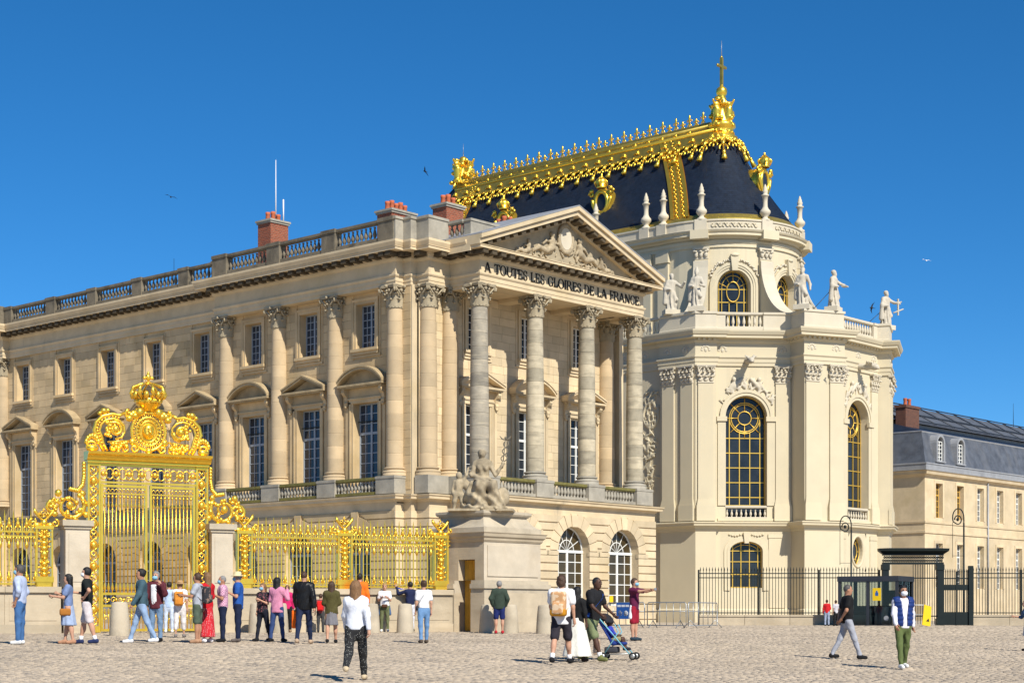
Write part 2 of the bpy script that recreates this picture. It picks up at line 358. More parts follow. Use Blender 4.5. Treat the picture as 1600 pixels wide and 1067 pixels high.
def arch_wall(mb,x0,x1,z0,z1,xc,r,zb,zs,dep,n=18,rz=None,sub=3):
    A=arc_pts(xc,zs,r,n,rz)
    def quad(a,b,c,d,k=1):
        for i in range(k):
            l=a+(b-a)*i/k; h=a+(b-a)*(i+1)/k; mb.add([(l,0,c),(h,0,c),(h,0,d),(l,0,d)],[(0,1,2,3)])
    quad(x0,xc-r,z0,z1,sub); quad(xc+r,x1,z0,z1,sub)
    if zb>z0: quad(xc-r,xc+r,z0,zb,n)
    for (a,c),(b,d) in zip(A,A[1:]): mb.add([(a,0,c),(b,0,d),(b,0,z1),(a,0,z1)],[(0,1,2,3)])
    loop=[(xc-r,zb)]+A+[(xc+r,zb)]
    for (a,c),(b,d) in zip(loop,loop[1:]+loop[:1]): mb.add([(a,0,c),(b,0,d),(b,dep,d),(a,dep,c)],[(0,1,2,3)])
def ashlar(parent,loc,rz,x0,x1,z0,z1,ops,mat,hc=.47,bw=1.2,gap=.014,proud=.022,lim=300):
    n=round((z1-z0)/hc); h=(z1-z0)/n; B=[]
    for i in range(n):
        za=z0+i*h; zb=za+h
        seg=[(x0,x1)]
        for o in ops:
            if min(zb,o[3])-max(za,o[2])>.02:
                s2=[]
                for a,b in seg:
                    if o[1]<=a or o[0]>=b: s2.append((a,b)); continue
                    if o[0]-a>.05: s2.append((a,o[0]))
                    if b-o[1]>.05: s2.append((o[1],b))
                seg=s2
        for a,b in seg:
            x=a; first=random.uniform(.45,1)*bw
            while b-x>.02:
                l=first if x==a and b-a>bw*1.2 else bw*random.uniform(.8,1.2)
                if b-x-l<.4: l=b-x
                l=min(l,b-x); B.append((x+gap/2,x+l-gap/2,za+gap/2,zb-gap/2)); x+=l
    B.sort(key=lambda q:-(q[1]-q[0])*(q[3]-q[2]))
    ub=unitbox(mat); c,s=math.cos(rz),math.sin(rz)
    for x,X,z,Z in B[:lim]:
        p=proud*random.uniform(.75,1.1)
        mk('stone_block',ub,parent,(loc[0]+c*x+s*p,loc[1]+s*x-c*p,loc[2]+z),rz,scale=(X-x,p+.05,Z-z))
    if B[lim:]:
        mb=MB()
        for x,X,z,Z in B[lim:]: mb.box(x,X,-proud*random.uniform(.75,1.1),.05,z,Z)
        mb.obj('stone_blocks',mat,parent,loc,rz,kind='stuff')
# -- plan and entablature
PLAN=[(-3.25,80),(-3.25,43.6),(-2.72,43.6),(-2.72,19.4),(-3.25,19.4),(-3.25,3.35),(-2.65,3.35),(-2.65,2.75),(-2.2,2.75),(-2.2,1.8),(-.5,1.8),(-.5,-.5),(14.35,-.5),(14.35,1.8),(15.4,1.8),(15.4,22)]
MB().sweep(PLAN,[(-1.2,18.36),(0,18.36),(0,18.56),(.03,18.56),(.03,18.8),(.06,18.8),(.11,18.88),(.11,18.95),(0,18.97),(0,19.66),(.05,19.69),(.14,19.78),(.14,19.9),(.2,19.92),(.2,20.1),(.86,20.1),(.86,20.24),(.9,20.25),(.9,20.28),(-1.2,20.3)]).obj('entablature',M['stone_pale'],PAL)
cut=PLAN[:12]; cut[11]=(-.5,-.35)
MB().sweep(cut,[(-1.2,20.3),(.88,20.29),(.92,20.36),(.99,20.5),(1.0,20.62),(-1.2,20.68)]).obj('cornice_moulding',M['stone_pale'],PAL)
MB().sweep(PLAN[12:],[(-1.2,20.3),(.88,20.29),(.92,20.36),(.99,20.5),(1.0,20.62),(-1.2,20.68)]).obj('cornice_moulding',M['stone_pale'],PAL)
mod=MB().box(-.2,.2,-.80,-.1,19.86,20.095).box(-.17,.17,-.82,-.1,20.05,20.098).mesh('modillion',M['stained_shaded'])
def along(plan,sp,fn,skip=()):
    for i,(p,q) in enumerate(zip(plan,plan[1:])):
        if i in skip: continue
        dx,dy=q[0]-p[0],q[1]-p[1]; l=math.hypot(dx,dy); a=math.atan2(dy,dx)
        n=max(1,round(l/sp))
        for k in range(n): t=(k+.5)/n; fn(p[0]+dx*t,p[1]+dy*t,a)
cl=[(-2.72,43.6),(-2.72,19.4),(-3.25,19.4),(-3.25,3.35),(-2.65,3.35),(-2.65,2.75),(-2.2,2.75),(-2.2,1.8),(-.5,1.8),(-.5,-.5),(14.35,-.5)]
def extend(c,e=.35): return c
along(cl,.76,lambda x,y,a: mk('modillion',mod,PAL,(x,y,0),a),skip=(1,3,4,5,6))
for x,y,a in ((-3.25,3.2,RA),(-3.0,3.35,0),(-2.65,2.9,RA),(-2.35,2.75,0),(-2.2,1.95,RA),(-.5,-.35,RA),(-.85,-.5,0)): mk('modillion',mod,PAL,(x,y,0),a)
# -- upper walls
AW=[6.4,11.3,16.35,21.4,26.45,31.55,36.7,41.9,47.0,52.2]         # window axes on the long side
BW=[2.45,7.05,11.85]
attic=(.78,15.2,17.75); main=(1.02,7.0,12.1)
def ops(cs,sg): 
    o=[]
    for c in cs: o+= [(sg*c-attic[0],sg*c+attic[0],attic[1],attic[2]),(sg*c-main[0],sg*c+main[0],main[1],main[2])]
    return o
oa=ops(AW,-1); ob=ops(BW,1)
mb=MB(); rect_wall(mb,-60,-2.75,6.3,18.4,oa,.55); mb.obj('wall',M['stone'],PAL,(UW+.02,0,0),RA)
mb=MB(); rect_wall(mb,-2.25,15.4,6.3,18.4,ob,.5); mb.obj('wall',M['stone_pale'],PAL,(0,VW+.02,0),0)
MB().box(-2.6,-2.2,2.7,3.3,6.3,18.4).obj('corner_pier',M['stone_pale'],PAL)
MB().box(15.0,15.4,1.9,22,BZ,18.4).obj('wall',M['stone_pale'],PAL)
gr=.28
ga=[(a-gr,b+gr,c-gr-.1,d+gr) if d>15 else (a-.55,b+.55,c,13.3) for a,b,c,d in oa]; gb=[(a-gr,b+gr,c-gr-.1,d+gr) if d>15 else (a-.45,b+.45,c,13.3) for a,b,c,d in ob]
ashlar(PAL,(UW,0,0),RA,-44.,-2.8,7.0,18.36,ga,M['stone'])
ashlar(PAL,(0,VW,0),0,-1.6,15.3,7.0,18.36,gb,M['stone_pale'])
# -- windows
def window(name,w,h,cols,rows,mat,glass,transom=None,th=.032,mid=.055):
    f=MB(); f.box(-w,w,0,.07,0,.07).box(-w,w,0,.07,h-.07,h).box(-w,-w+.08,0,.07,.07,h-.07).box(w-.08,w,0,.07,.07,h-.07)
    f.box(-mid,mid,-.02,.075,.07,h-.07)
    for i in range(1,cols):
        if cols%2==0 and i==cols//2: continue
        x=-w+2*w*i/cols; f.box(x-th/2,x+th/2,.01,.06,.07,h-.07)
    for j in range(1,rows):
        z=h*j/rows; t=th if j!=transom else .14
        f.box(-w+.08,w-.08,.012 if j!=transom else -.01,.062,z-t/2,z+t/2)
    g=MB().box(-w+.05,w-.05,.045,.055,.05,h-.05)
    return f.mesh('window_frame',mat),g.mesh('pane',glass)
wm=window('m',1.02,5.1,4,9,M['frame'],M['glass_pal'],transom=6,th=.05,mid=.065); wa=window('a',.78,2.55,4,6,M['frame'],M['glass_pal'],th=.045)
wmB=window('m',1.02,5.1,4,9,M['frame_white'],M['glass'],transom=6); waB=window('a',.78,2.55,4,6,M['frame_white'],M['glass'])
def surround_attic(mat):
    m=MB(); w=.78; z0,z1=15.2,17.75
    for k,(o,p) in enumerate(((.0,.10),(.16,.14))):
        a=w+o; b=w+o+.16 if k==0 else w+.30
        m.box(-b,-a,-p,.02,z0,z1+o).box(a,b,-p,.02,z0,z1+o).box(-b,b,-p,.02,z1+o,z1+(.16 if k==0 else .30))
    m.box(-w-.34,w+.34,-.24,.03,z0-.16,z0).box(-w-.30,w+.30,-.14,.02,z0-.34,z0-.16).box(-w-.45,-w-.32,-.06,.02,z0-.5,z1+.4).box(w+.32,w+.45,-.06,.02,z0-.5,z1+.4).box(-w-.45,w+.45,-.07,.02,z0-.5,z0-.36)
    return m.mesh('window_surround',mat)
def surround_main(mat):
    m=MB(); w=1.02; z0,z1=6.95,12.1
    for s in (-1,1):
        for a,b,p in ((w,w+.16,.10),(w+.16,w+.30,.14),(w+.40,w+.62,.10)):
            x=sorted((s*a,s*b)); m.box(x[0],x[1],-p,.02,z0,z1+(.16 if b<w+.2 else .1))
        x=sorted((s*(w+.40),s*(w+.64)))                   # scrolled console
        m.prism([(0,z1+.85),(-.42,z1+.85),(-.45,z1+.66),(-.36,z1+.52),(-.22,z1+.42),(-.17,z1+.2),(-.24,z1+.06),(-.2,z1-.1),(0,z1-.1)],x[0],x[1],'x')
        m.ell((sum(x)/2,-.17,z1-.14),(.1,.09,.1))
    m.box(-w-.30,w+.30,-.14,.02,z1,z1+.22).box(-w-.36,w+.36,-.2,.02,z1+.22,z1+.3).box(-w-.4,w+.4,-.07,.02,z1+.3,z1+.85)
    return m.mesh('window_surround',mat)
def hood(kind,mat):
    m=MB(); W=1.86; z=12.95
    m.box(-W+.12,W-.12,-.5,.02,z,z+.08).box(-W,W,-.60,.02,z+.08,z+.2)
    if kind=='tri':
        h=.72
        for s in (-1,1):
            for a,b,p in ((.0,.13,.60),(.13,.22,.66)):
                P=[(s*W,z+.2+a),(0,z+.2+h+a),(0,z+.2+h+b),(s*(W+.0),z+.2+b)]
                m.prism(P if s>0 else P[::-1],-p,.02)
        m.prism([(-W+.2,z+.2),(W-.2,z+.2),(0,z+.2+h-.05)],-.12,.02)
    else:
        n=14; R0=2.55; a0=math.asin(W/R0); zc=z+.2-R0*math.cos(a0)
        P=[(R0*math.sin(-a0+2*a0*i/n),zc+R0*math.cos(-a0+2*a0*i/n)) for i in range(n+1)]
        for a,b,p in ((-.02,.13,.60),(.13,.22,.66)):
            for (x0,y0),(x1,y1) in zip(P,P[1:]): m.prism([(x0,y0+a),(x1,y1+a),(x1,y1+b),(x0,y0+b)],-p,.02)
        m.prism([(-W+.1,z+.2)]+P[1:-1]+[(W-.1,z+.2)],-.12,.02)
    m.ell((-W+.05,-.35,z-.02),(.06,.06,.05)); return m.mesh('pediment_hood',mat)
def place_windows(cs,sg,loc,rz,st,wmx,wax,dep,start):
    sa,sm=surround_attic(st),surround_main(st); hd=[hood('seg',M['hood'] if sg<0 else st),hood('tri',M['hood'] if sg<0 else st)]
    c,s=math.cos(rz),math.sin(rz)
    for i,k in enumerate(cs):
        x=sg*k; L=lambda z,d=0:(loc[0]+c*x-s*d,loc[1]+s*x+c*d,z)
        mk('window_surround',sa,PAL,L(0),rz); mk('window_surround',sm,PAL,L(0),rz); mk('pediment_hood',hd[(i+start)%2],PAL,L(0),rz)
        for fr,z,w_ in ((wax,15.2,.78),(wmx,7.0,1.02)):
            o=mk('window',fr[0],PAL,L(z,dep),rz); mk('pane',fr[1],o)
            if z<8 and sg<0 and 0<i<3 or (z<8 and sg<0 and i==0):
                h0=3.4; q=MB().box(-.95,.95 if i else .25,.10,.12,h0,5.0); q.obj('blind',M['curtain'],o)
                MB().box(-1.05,1.05,-.12,-.09,4.05,4.1).obj('rail',M['iron'],o)
place_windows(AW,-1,(UW,0,0),RA,M['stone'],wm,wa,.42,0)
place_windows(BW,1,(0,VW,0),0,M['stone_pale'],wmB,waB,.35,1)
# -- columns
def lathe_mesh(prof,mat,n=20,name='m'): return MB().lathe(prof,n=n).mesh(name,mat)
NZ0,NZ1=8.25,17.12; ND=12; r0,r1=.535,.455
def rad(t): return r0-(r0-r1)*max(0,(t-.25)/.75)**1.5
def drumset(mat,pinch):
    out=[]; h=(NZ1-NZ0)/ND
    for i in range(ND):
        a,b=i/ND,(i+1)/ND; g=.012
        out.append(lathe_mesh([(rad(a)-pinch,i*h),(rad(a)-.002,i*h+.014),(rad(a),i*h+.03),(rad(a),i*h+.05),(rad((a+b)/2),(i+.5)*h),(rad(b),(i+1)*h-.05),(rad(b),(i+1)*h-.03),(rad(b)-.002,(i+1)*h-.014),(rad(b)-pinch,(i+1)*h)],mat,22,'drum'))
    return out
baseprof=[(.74,0),(.74,.14),(.70,.15),(.74,.19),(.75,.24),(.71,.29),(.61,.30),(.585,.35),(.605,.39),(.64,.40),(.655,.44),(.63,.48),(.56,.49),(.545,.50)]
def capital_mesh(mat,rt=.455):
    m=MB(); H=1.27
    m.lathe([(rt,0),(rt+.05,.02),(rt+.05,.07),(rt,.09),(rt-.02,.3),(rt+.02,.8),(rt+.16,1.08)],n=20)
    def leaf(ang,z0,h,wd,out,r):
        ca,sa=math.cos(ang),math.sin(ang); v=[];k=6
        for i in range(k+1):
            t=i/k; z=z0+h*(math.sin(t*PI*.56)/math.sin(PI*.56) if t<.9 else .93); rr=r+.03+out*(t**3)*1.0+(.04 if i==k else 0)
            ww=wd*(.75+.5*math.sin(t*PI*.9))*(1-.6*t**4)*(1+.18*(-1)**i)
            for j,o in ((-1,-.03),(0,.045),(1,-.03)): x=rr+o; y=j*ww; v.append((ca*x-sa*y,sa*x+ca*y,z))
        f=[]
        for i in range(k):
            for j in range(2): a=i*3+j; f.append((a,a+1,a+4,a+3))
        m.add(v,f,True)
        m.ell((ca*(r+out+.06),sa*(r+out+.06),z0+h*.9),(.07,.07,.055),6,4)
    for i in range(8): leaf(i*PI/4+PI/8,.06,.46,.16,.13,rt)
    for i in range(8): leaf(i*PI/4,.08,.80,.15,.16,rt+.01)
    for i in range(4):
        a=PI/4+i*PI/2; ca,sa=math.cos(a),math.sin(a)
        for s in (-1,1):
            pts=[]
            for k in range(15):
                t=k/14; 
                if t<.45: u=t/.45; rr=rt+.10+.28*u; z=.72+.38*u; off=.26*(1-u)+.05
                else:
                    u=(t-.45)/.55; q=PI*.5-u*3.4*PI; R_=.13*(1-.75*u); rr=rt+.40+R_*math.cos(q); z=1.0+R_*math.sin(q); off=.05
                y=s*off; pts.append((ca*rr-sa*y,sa*rr+ca*y,z))
            m.tube(pts,.05,5)
        b=i*PI/2; cb,sb=math.cos(b),math.sin(b)               # inner helices and central flower
        for s in (-1,1): m.ell((cb*(rt+.14)-sb*s*.12,sb*(rt+.14)+cb*s*.12,.98),(.09,.09,.1),6,5)
        m.ell((cb*(rt+.27),sb*(rt+.27),1.19),(.1,.1,.1),6,5)
    q=[]
    for i in range(4):
        a=PI/4+i*PI/2; w_=.10
        ca,sa=math.cos(a),math.sin(a); d=.92; q+=[(ca*d+sa*w_,sa*d-ca*w_),(ca*d-sa*w_,sa*d+ca*w_)]
        b=a+PI/4; q.append((math.cos(b)*.58,math.sin(b)*.58))
    m.prism(q,1.12,1.19,'z'); m.prism([(x*1.03,y*1.03) for x,y in q],1.19,1.27,'z')
    return m.mesh('capital',mat)
DR=drumset(M['column'],.010); DRG=drumset(M['column_grey'],.018); CAPM=capital_mesh(M['carved']); BASM=lathe_mesh(baseprof,M['column'],22,'base'); BASG=lathe_mesh(baseprof,M['grey_stone'],22,'base')
def column(u,v,drums,base):
    c=part_empty('column',PAL,(u,v,7.75)); mk('base',base,c)
    h=(NZ1-NZ0)/ND
    for i,d in enumerate(drums): mk('drum',d,c,(0,0,.5),random.uniform(0,6))
    mk('capital',CAPM,c,(0,0,NZ1-7.75-.01)); return c
ACOL=[3.9,8.85,13.85,18.85]; BCOL=[0,4.72,9.43,14.1]
for v in ACOL+[44.4]: column(-2.72,v,DR,BASM)
for u in (-1.72,.05,14.2): column(u,2.33,DR,BASM)
DRK=drumset(M['column_dark'],.018)
for i,u in enumerate(BCOL): column(u,0,DRK if i==0 else DRG,BASG)
# -- balconies: pedestals, balusters, rails
balp=[(.055,0),(.055,.05),(.035,.07),(.05,.1),(.082,.18),(.085,.24),(.06,.36),(.035,.46),(.035,.50),(.052,.53),(.052,.58)]
def baluster(mat,h,n=8,k=1.0): return MB().lathe([(r*k*1.05,z/.58*h) for r,z in balp],n=n).mesh('baluster',mat)
def balustrade(parent,p,q,z0,z1,mats,rail=.15,foot=.16,sp=.28,depth=.17,bal=None):
    dx,dy=q[0]-p[0],q[1]-p[1]; l=math.hypot(dx,dy); a=math.atan2(dy,dx)
    MB().box(0,l,-depth,depth,z1-rail,z1).box(.02,l-.02,-depth+.04,depth-.04,z1-rail-.05,z1-rail).obj('rail',mats[1],parent,(p[0],p[1],0),a)
    MB().box(0,l,-depth,depth,z0,z0+foot).obj('plinth',mats[2],parent,(p[0],p[1],0),a)
    n=max(1,int(l/sp)); 
    for i in range(n):
        t=(i+.5)/n; mk('baluster',bal,parent,(p[0]+dx*t,p[1]+dy*t,z0+foot),a)
bal1=baluster(M['grey_stone'],1.05-.36,10,1.25)
# A balcony
pedA=[(19.65,18.05),(14.65,13.05),(9.65,8.1),(4.7,3.2)]
for a,b in pedA: MB().box(-3.5,-1.9,b,a,6.75,7.75).box(-3.53,-1.9,b-.03,a+.03,7.6,7.72).obj('pedestal',M['grey_stone'],PAL)
for (a,b),(c,d) in zip(pedA,pedA[1:]): balustrade(PAL,(-3.28,b),(-3.28,c),6.75,7.72,(None,M['moss'],M['moss']),bal=bal1)
# B balcony
pedB=[(-.85,.85),(4.0,5.5),(8.7,10.2),(13.35,14.95)]
for a,b in pedB: MB().box(a,b,-.78,.7,6.75,7.75).box(a-.03,b+.03,-.81,.7,7.6,7.72).obj('pedestal',M['grey_stone'],PAL)
for (a,b),(c,d) in zip(pedB,pedB[1:]): balustrade(PAL,(b,-.5),(c,-.5),6.75,7.72,(None,M['moss'],M['grey_stone']),bal=bal1)
MB().box(-2.5,-.86,1.55,2.6,6.75,7.75).obj('pedestal',M['grey_stone'],PAL)
MB().box(-.84,.6,.72,2.6,6.75,7.74).obj('pedestal',M['grey_stone'],PAL); MB().box(13.5,15.4,.72,2.6,6.75,7.74).obj('pedestal',M['grey_stone'],PAL)
# -- ground storey
BP=[(-3.36,80),(-3.36,43.6),(-2.85,43.6),(-2.85,19.5),(-3.4,19.5),(-3.4,3.2),(-2.75,3.2),(-2.75,2.62),(-2.3,2.62),(-2.3,1.65),(-.65,1.65),(-.65,-.6),(15.4,-.6),(15.4,22)]
MB().sweep(BP,[(-.6,5.82),(.0,5.82),(0,6.28),(.06,6.3),(.10,6.38),(.34,6.42),(.36,6.55),(.42,6.6),(.44,6.68),(-.6,6.76)]).obj('balcony_cornice',M['stone_pale'],PAL)
MB().box(-3.3,-2.4,3.2,45,6.2,6.76).obj('balcony_floor',M['dark_stone'],PAL); MB().box(-.6,15.3,-.4,2.6,6.2,6.76).obj('balcony_floor',M['dark_stone'],PAL)
def rust(loc,rz,x0,x1,z0,z1,arches,mat,hc=.47,gap=.075,proud=.08):
    mb=MB(); xs=[x0]
    for a,b in zip(arches,arches[1:]): xs.append((a[0]+b[0])/2)
    xs.append(x1)
    for (xc,r,zb,zs),a,b in zip(arches,xs,xs[1:]): arch_wall(mb,a,b,z0,z1,xc,r,zb,zs,.6)
    if not arches: rect_wall(mb,x0,x1,z0,z1,[],.5)
    mb.obj('wall',mat,PAL,loc,rz)
    n=round((z1-z0)/hc); h=(z1-z0)/n
    for i in range(n):
        za=z0+i*h+gap/2; zb_=z0+(i+1)*h-gap/2; seg=[((x0,x0),(x1,x1))]
        for xc,r,zb,zs in arches:
            def w_(z):
                if z<zs: return r
                R_=r+.78; q=R_*R_-(z-zs)**2; return math.sqrt(q)*.96+.02 if q>0 else 0
            if zb_>zs: 
                wa_,wb_=w_(max(za,zs+.001)),w_(zb_)
                if wa_<.3: continue
                wb_=max(wb_,.25)
            else: wa_=wb_=r
            s2=[]
            for (a0,a1),(b0,b1) in seg:
                if xc-r<b0 and xc+r>a0: s2+=[((a0,a1),(xc-wa_,xc-wb_)),((xc+wa_,xc+wb_),(b0,b1))]
                else: s2.append(((a0,a1),(b0,b1)))
            seg=s2
        for (a0,a1),(b0,b1) in seg:
            if b0-a0>.1: MB().prism([(a0,za),(b0,za),(b1,zb_),(a1,zb_)],-proud,.02).obj('course_block',mat,PAL,loc,rz)
    for xc,r,zb,zs in arches:
        R_=r+.74; k=11; g=.012
        for i in range(k):
            a,b=PI*i/k+g,PI*(i+1)/k-g
            P=[(xc+r*math.cos(a),zs+r*math.sin(a)),(xc+R_*math.cos(a),zs+R_*math.sin(a)),(xc+R_*math.cos(b),zs+R_*math.sin(b)),(xc+r*math.cos((a+b)/2+.06),zs+r*math.sin((a+b)/2+.06)),(xc+r*math.cos(b),zs+r*math.sin(b))]
            MB().prism([P[0],P[1],P[2],P[4]],-proud-.01,.02).obj('voussoir',mat,PAL,loc,rz)
        MB().prism([(xc-.22,zs+r-.05),(xc+.22,zs+r-.05),(xc+.3,z1),(xc-.3,z1)],-.14,.02).obj('keystone',mat,PAL,loc,rz)
        MB().box(xc-r-.02-1.0,xc-r+.03,-.09,.1,zs-.28,zs-.02).obj('impost',mat,PAL,loc,rz); MB().box(xc+r-.03,xc+r+.95,-.09,.1,zs-.28,zs-.02).obj('impost',mat,PAL,loc,rz)
def fanwin(r,h,mat,glass):
    f=MB(); n=16; zs=h
    f.box(-r,-r+.1,0,.08,0,zs).box(r-.1,r,0,.08,0,zs).box(-.08,.08,-.02,.08,0,zs).box(-r,r,-.03,.08,zs-.1,zs+.06).box(-r,r,0,.08,0,.1)
    A=arc_pts(0,zs,r-.05,n); f.tube([(x,.04,z) for x,z in A],.07,4); f.tube([(x,.04,z) for x,z in arc_pts(0,zs,r*.45,12)],.035,4)
    for i in range(1,6): a=PI*i/6; f.tube([(0+.0*math.cos(a),.04,zs+.02),((r-.05)*math.cos(a),.04,zs+(r-.05)*math.sin(a))],.03,4)
    for x in (-r*.53,r*.53): f.box(x-.025,x+.025,.01,.07,0,zs)
    for j in range(1,5): f.box(-r,r,.012,.07,zs*j/5-.025,zs*j/5+.025)
    g=MB().prism([(-r+.02,.02),(r-.02,.02)]+[(x*.99,z) for x,z in arc_pts(0,zs,r-.02,n)][::-1],.045,.055)
    return f.mesh('window_frame',mat),g.mesh('pane',glass)
fw=fanwin(1.45,3.2,M['frame_white'],M['glass_warm']); fg=fanwin(1.3,3.1,M['frame'],M['glass'])
BAR=[(2.75,1.45,.55,3.75),(7.45,1.45,.55,3.75),(12.2,1.45,.55,3.75)]
rust((0,-.6,0),0,-.65,15.4,BZ,5.82,BAR,M['stone_pale'])
for a in BAR: o=mk('window',fw[0],PAL,(a[0],-.12,.55)); mk('pane',fw[1],o)
AR=[(-c,1.3,.4,3.5) for c in AW[:3][::-1]]
rust((-3.4,0,0),RA,-19.5,-3.2,BZ,5.82,AR,M['stone'])
for c in AW[:3]: o=mk('window',fg[0],PAL,(-2.95,c,.4),RA); mk('pane',fg[1],o)
AR2=[(-c,1.3,.4,3.5) for c in AW[3:8][::-1]]
rust((-2.85,0,0),RA,-43.6,-19.5,BZ,5.82,AR2,M['stone'])
for c in AW[3:8]: o=mk('window',fg[0],PAL,(-2.4,c,.4),RA); mk('pane',fg[1],o)
n=round((5.82-BZ)/.47); h=(5.82-BZ)/n
mb=MB().sweep(BP[5:12],[(-.3,BZ),(0,BZ),(0,5.82),(-.3,5.82)],caps=False); mb.obj('wall',M['stone_pale'],PAL)
for i in range(n):
    MB().sweep([(-3.4,3.25)]+BP[5:11]+[(-.65,-.55)],[(-.1,BZ+i*h+.037),(.08,BZ+i*h+.037),(.08,BZ+(i+1)*h-.037),(-.1,BZ+(i+1)*h-.037)],caps=False).obj('course_block',M['stone_pale'],PAL)
MB().box(-3.3,-2.75,43.6,80,BZ,6.3).obj('wall',M['stone'],PAL)
# -- parapet
bal2=baluster(M['dark_stone'],.72,8,1.3)
wp=[(43.9,43.0),(38.6,37.5),(33.6,32.6),(28.5,27.45),(23.5,22.5),(20.1,19.4)]
for a,b in wp: MB().box(-2.95,-2.4,b,a,20.66,22.0).box(-3.0,-2.35,b-.03,a+.03,21.85,22.04).obj('parapet_pier',M['dark_stone'],PAL)
for (a,b),(c,d) in zip(wp,wp[1:]): balustrade(PAL,(-2.68,b),(-2.68,c),20.66,22.0,(None,M['dark_stone'],M['dark_stone']),foot=.42,sp=.36,depth=.2,bal=bal2)
pp=[(19.4,18.05),(14.2,13.05),(9.3,8.15),(4.55,3.35)]
for a,b in pp: MB().box(-3.45,-2.9,b,a,20.66,22.12).box(-3.5,-2.85,b-.03,a+.03,21.95,22.16).obj('parapet_pier',M['dark_stone'],PAL)
for (a,b),(c,d) in zip(pp,pp[1:]): balustrade(PAL,(-3.18,b),(-3.18,c),20.66,22.12,(None,M['dark_stone'],M['dark_stone']),foot=.45,sp=.34,depth=.2,bal=bal2)
MB().sweep([(-3.25,3.36)]+PLAN[5:10]+[(-.75,1.8)],[(-.5,20.66),(.2,20.66),(.2,20.95),(.14,20.97),(.14,21.98),(.2,22.0),(.2,22.14),(-.5,22.16)]).obj('parapet',M['grey_stone'],PAL)
balustrade(PAL,(-.62,1.7),(-.62,.55),20.66,22.0,(None,M['grey_stone'],M['dark_stone']),foot=.42,sp=.36,depth=.2,bal=bal2)
MB().sweep([(-.5,.55),(-.5,.2),(2.6,.2)],[(-.5,20.66),(.15,20.66),(.15,21.85),(.2,21.87),(.2,22.0),(-.5,22.0)]).obj('parapet',M['grey_stone'],PAL)
MB().box(-.3,14.3,.4,2.55,18.42,18.55).obj('portico_ceiling',M['stone_pale'],PAL)
for u in BCOL: MB().box(u-.45,u+.45,.5,2.5,18.2,18.43).obj('ceiling_beam',M['stone_pale'],PAL)
MB().box(-3.45,-2.9,43.95,80,20.66,22.12).obj('parapet',M['dark_stone'],PAL)
# -- pediment
uL,uR,uC=-1.42,15.27,6.93; zB=20.3; zA=23.28
def rake(s,a,b,y0,y1,mat,name,e0=0.):
    x=uL if s<0 else uR
    P=[(x,zB+a-e0),(uC,zA+a),(uC,zA+b),(x,zB+b-e0)]
    MB().prism(P,y0,y1).obj(name,mat,PAL)
for s in (-1,1):
    rake(s,-.32,-.02,-.62,1.2,M['stone_pale'],'raking_cornice',-.0); rake(s,-.02,.26,-1.36,1.2,M['stone_pale'],'raking_cornice'); rake(s,.26,.5,-1.5,1.2,M['stone_pale'],'raking_cornice')
    rake(s,.5,.56,-1.52,9.5,M['lead'],'gable_roof')
    x=uL if s<0 else uR; n=12; sl_=math.atan2(zA-zB,uC-x)
    for k in range(1,n):
        t=(k+.3)/n; px_=x+(uC-x)*t; pz=zB+(zA-zB)*t
        MB().prism([(-.19,-.22),(.19,-.22),(.19,0),(-.19,0)],-1.28,-.6).obj('modillion',M['stained_shaded'],PAL,(px_,0,pz-.02)).rotation_euler=(0,-math.atan((zA-zB)/(uC-x)),0)
MB().prism([(uL+.9,zB-.02),(uR-.9,zB-.02),(uC,zA-.2)],-.38,.3).obj('tympanum',M['carved'],PAL)
def relief(P):
    x,y,z=P[...,0],P[...,1],P[...,2]
    d=np.full(x.shape,9.)
    rr=np.random.default_rng(3)
    def fig(cx,cz,dr,sc):                          # reclining figure leaning towards the centre
        out=9.
        for a,b,r_,q in (((0,.55),(.05,.28),.13,.11),((.05,.28),(.35,.12),.14,.12),((.35,.12),(.75,.2),.12,.09),((.75,.2),(1.05,.04),.09,.06),((0,.5),(.3,.52),.07,.05),((.3,.52),(.5,.36),.05,.045),((-.02,.5),(-.2,.25),.07,.05)):
            out=smin(out,cap(P,(cx+dr*a[0]*sc,-.48,cz+a[1]*sc),(cx+dr*b[0]*sc,-.45,cz+b[1]*sc),r_*sc,q*sc),.06)
        return smin(out,ell(P,(cx-dr*.0,-.5,cz+.78*sc),(.1*sc,.1*sc,.13*sc)),.03)
    d=np.minimum(d,fig(uC-1.25,20.85,-1,1.55)); d=np.minimum(d,fig(uC+1.25,20.85,1,1.55))
    d=np.minimum(d,fig(uC-3.3,20.55,-1,1.05)); d=np.minimum(d,fig(uC+3.3,20.55,1,1.05))
    for i in range(90):
        s=rr.choice([-1,1]); t=rr.uniform(.3,4.9); zz=20.42+rr.uniform(0,1)*max(0,(2.55*(1-t/7)-.55)*.75)
        a=rr.uniform(0,PI); l=rr.uniform(.1,.3)
        d=smin(d,cap(P,(uC+s*t-l*math.cos(a),-.42,zz-l*math.sin(a)*.6),(uC+s*t+l*math.cos(a),-.44,zz+l*math.sin(a)*.6),rr.uniform(.04,.10),.04),.04)
    e=np.sqrt(((x-uC)/.62)**2+((z-22.0)/.78)**2); ring=np.sqrt(((e-1)*.65)**2+(y+.46)**2)-.12
    disc=np.maximum((e-1)*.6,np.abs(y+.42)-.05)
    return np.minimum(np.minimum(d,ring),disc)
V_,F_=surfnet(relief,(uC-5.4,-.75,20.25),(uC+5.4,-.34,22.95),.055)
mk('pediment_relief',npmesh('pediment_relief',V_,F_,M['statue_warm']),PAL)
MB().prism([(.50*math.cos(2*PI*i/24)+uC,22.0+.64*math.sin(2*PI*i/24)) for i in range(24)],-.52,-.4).obj('medallion',M['chapel_pale'],PAL)
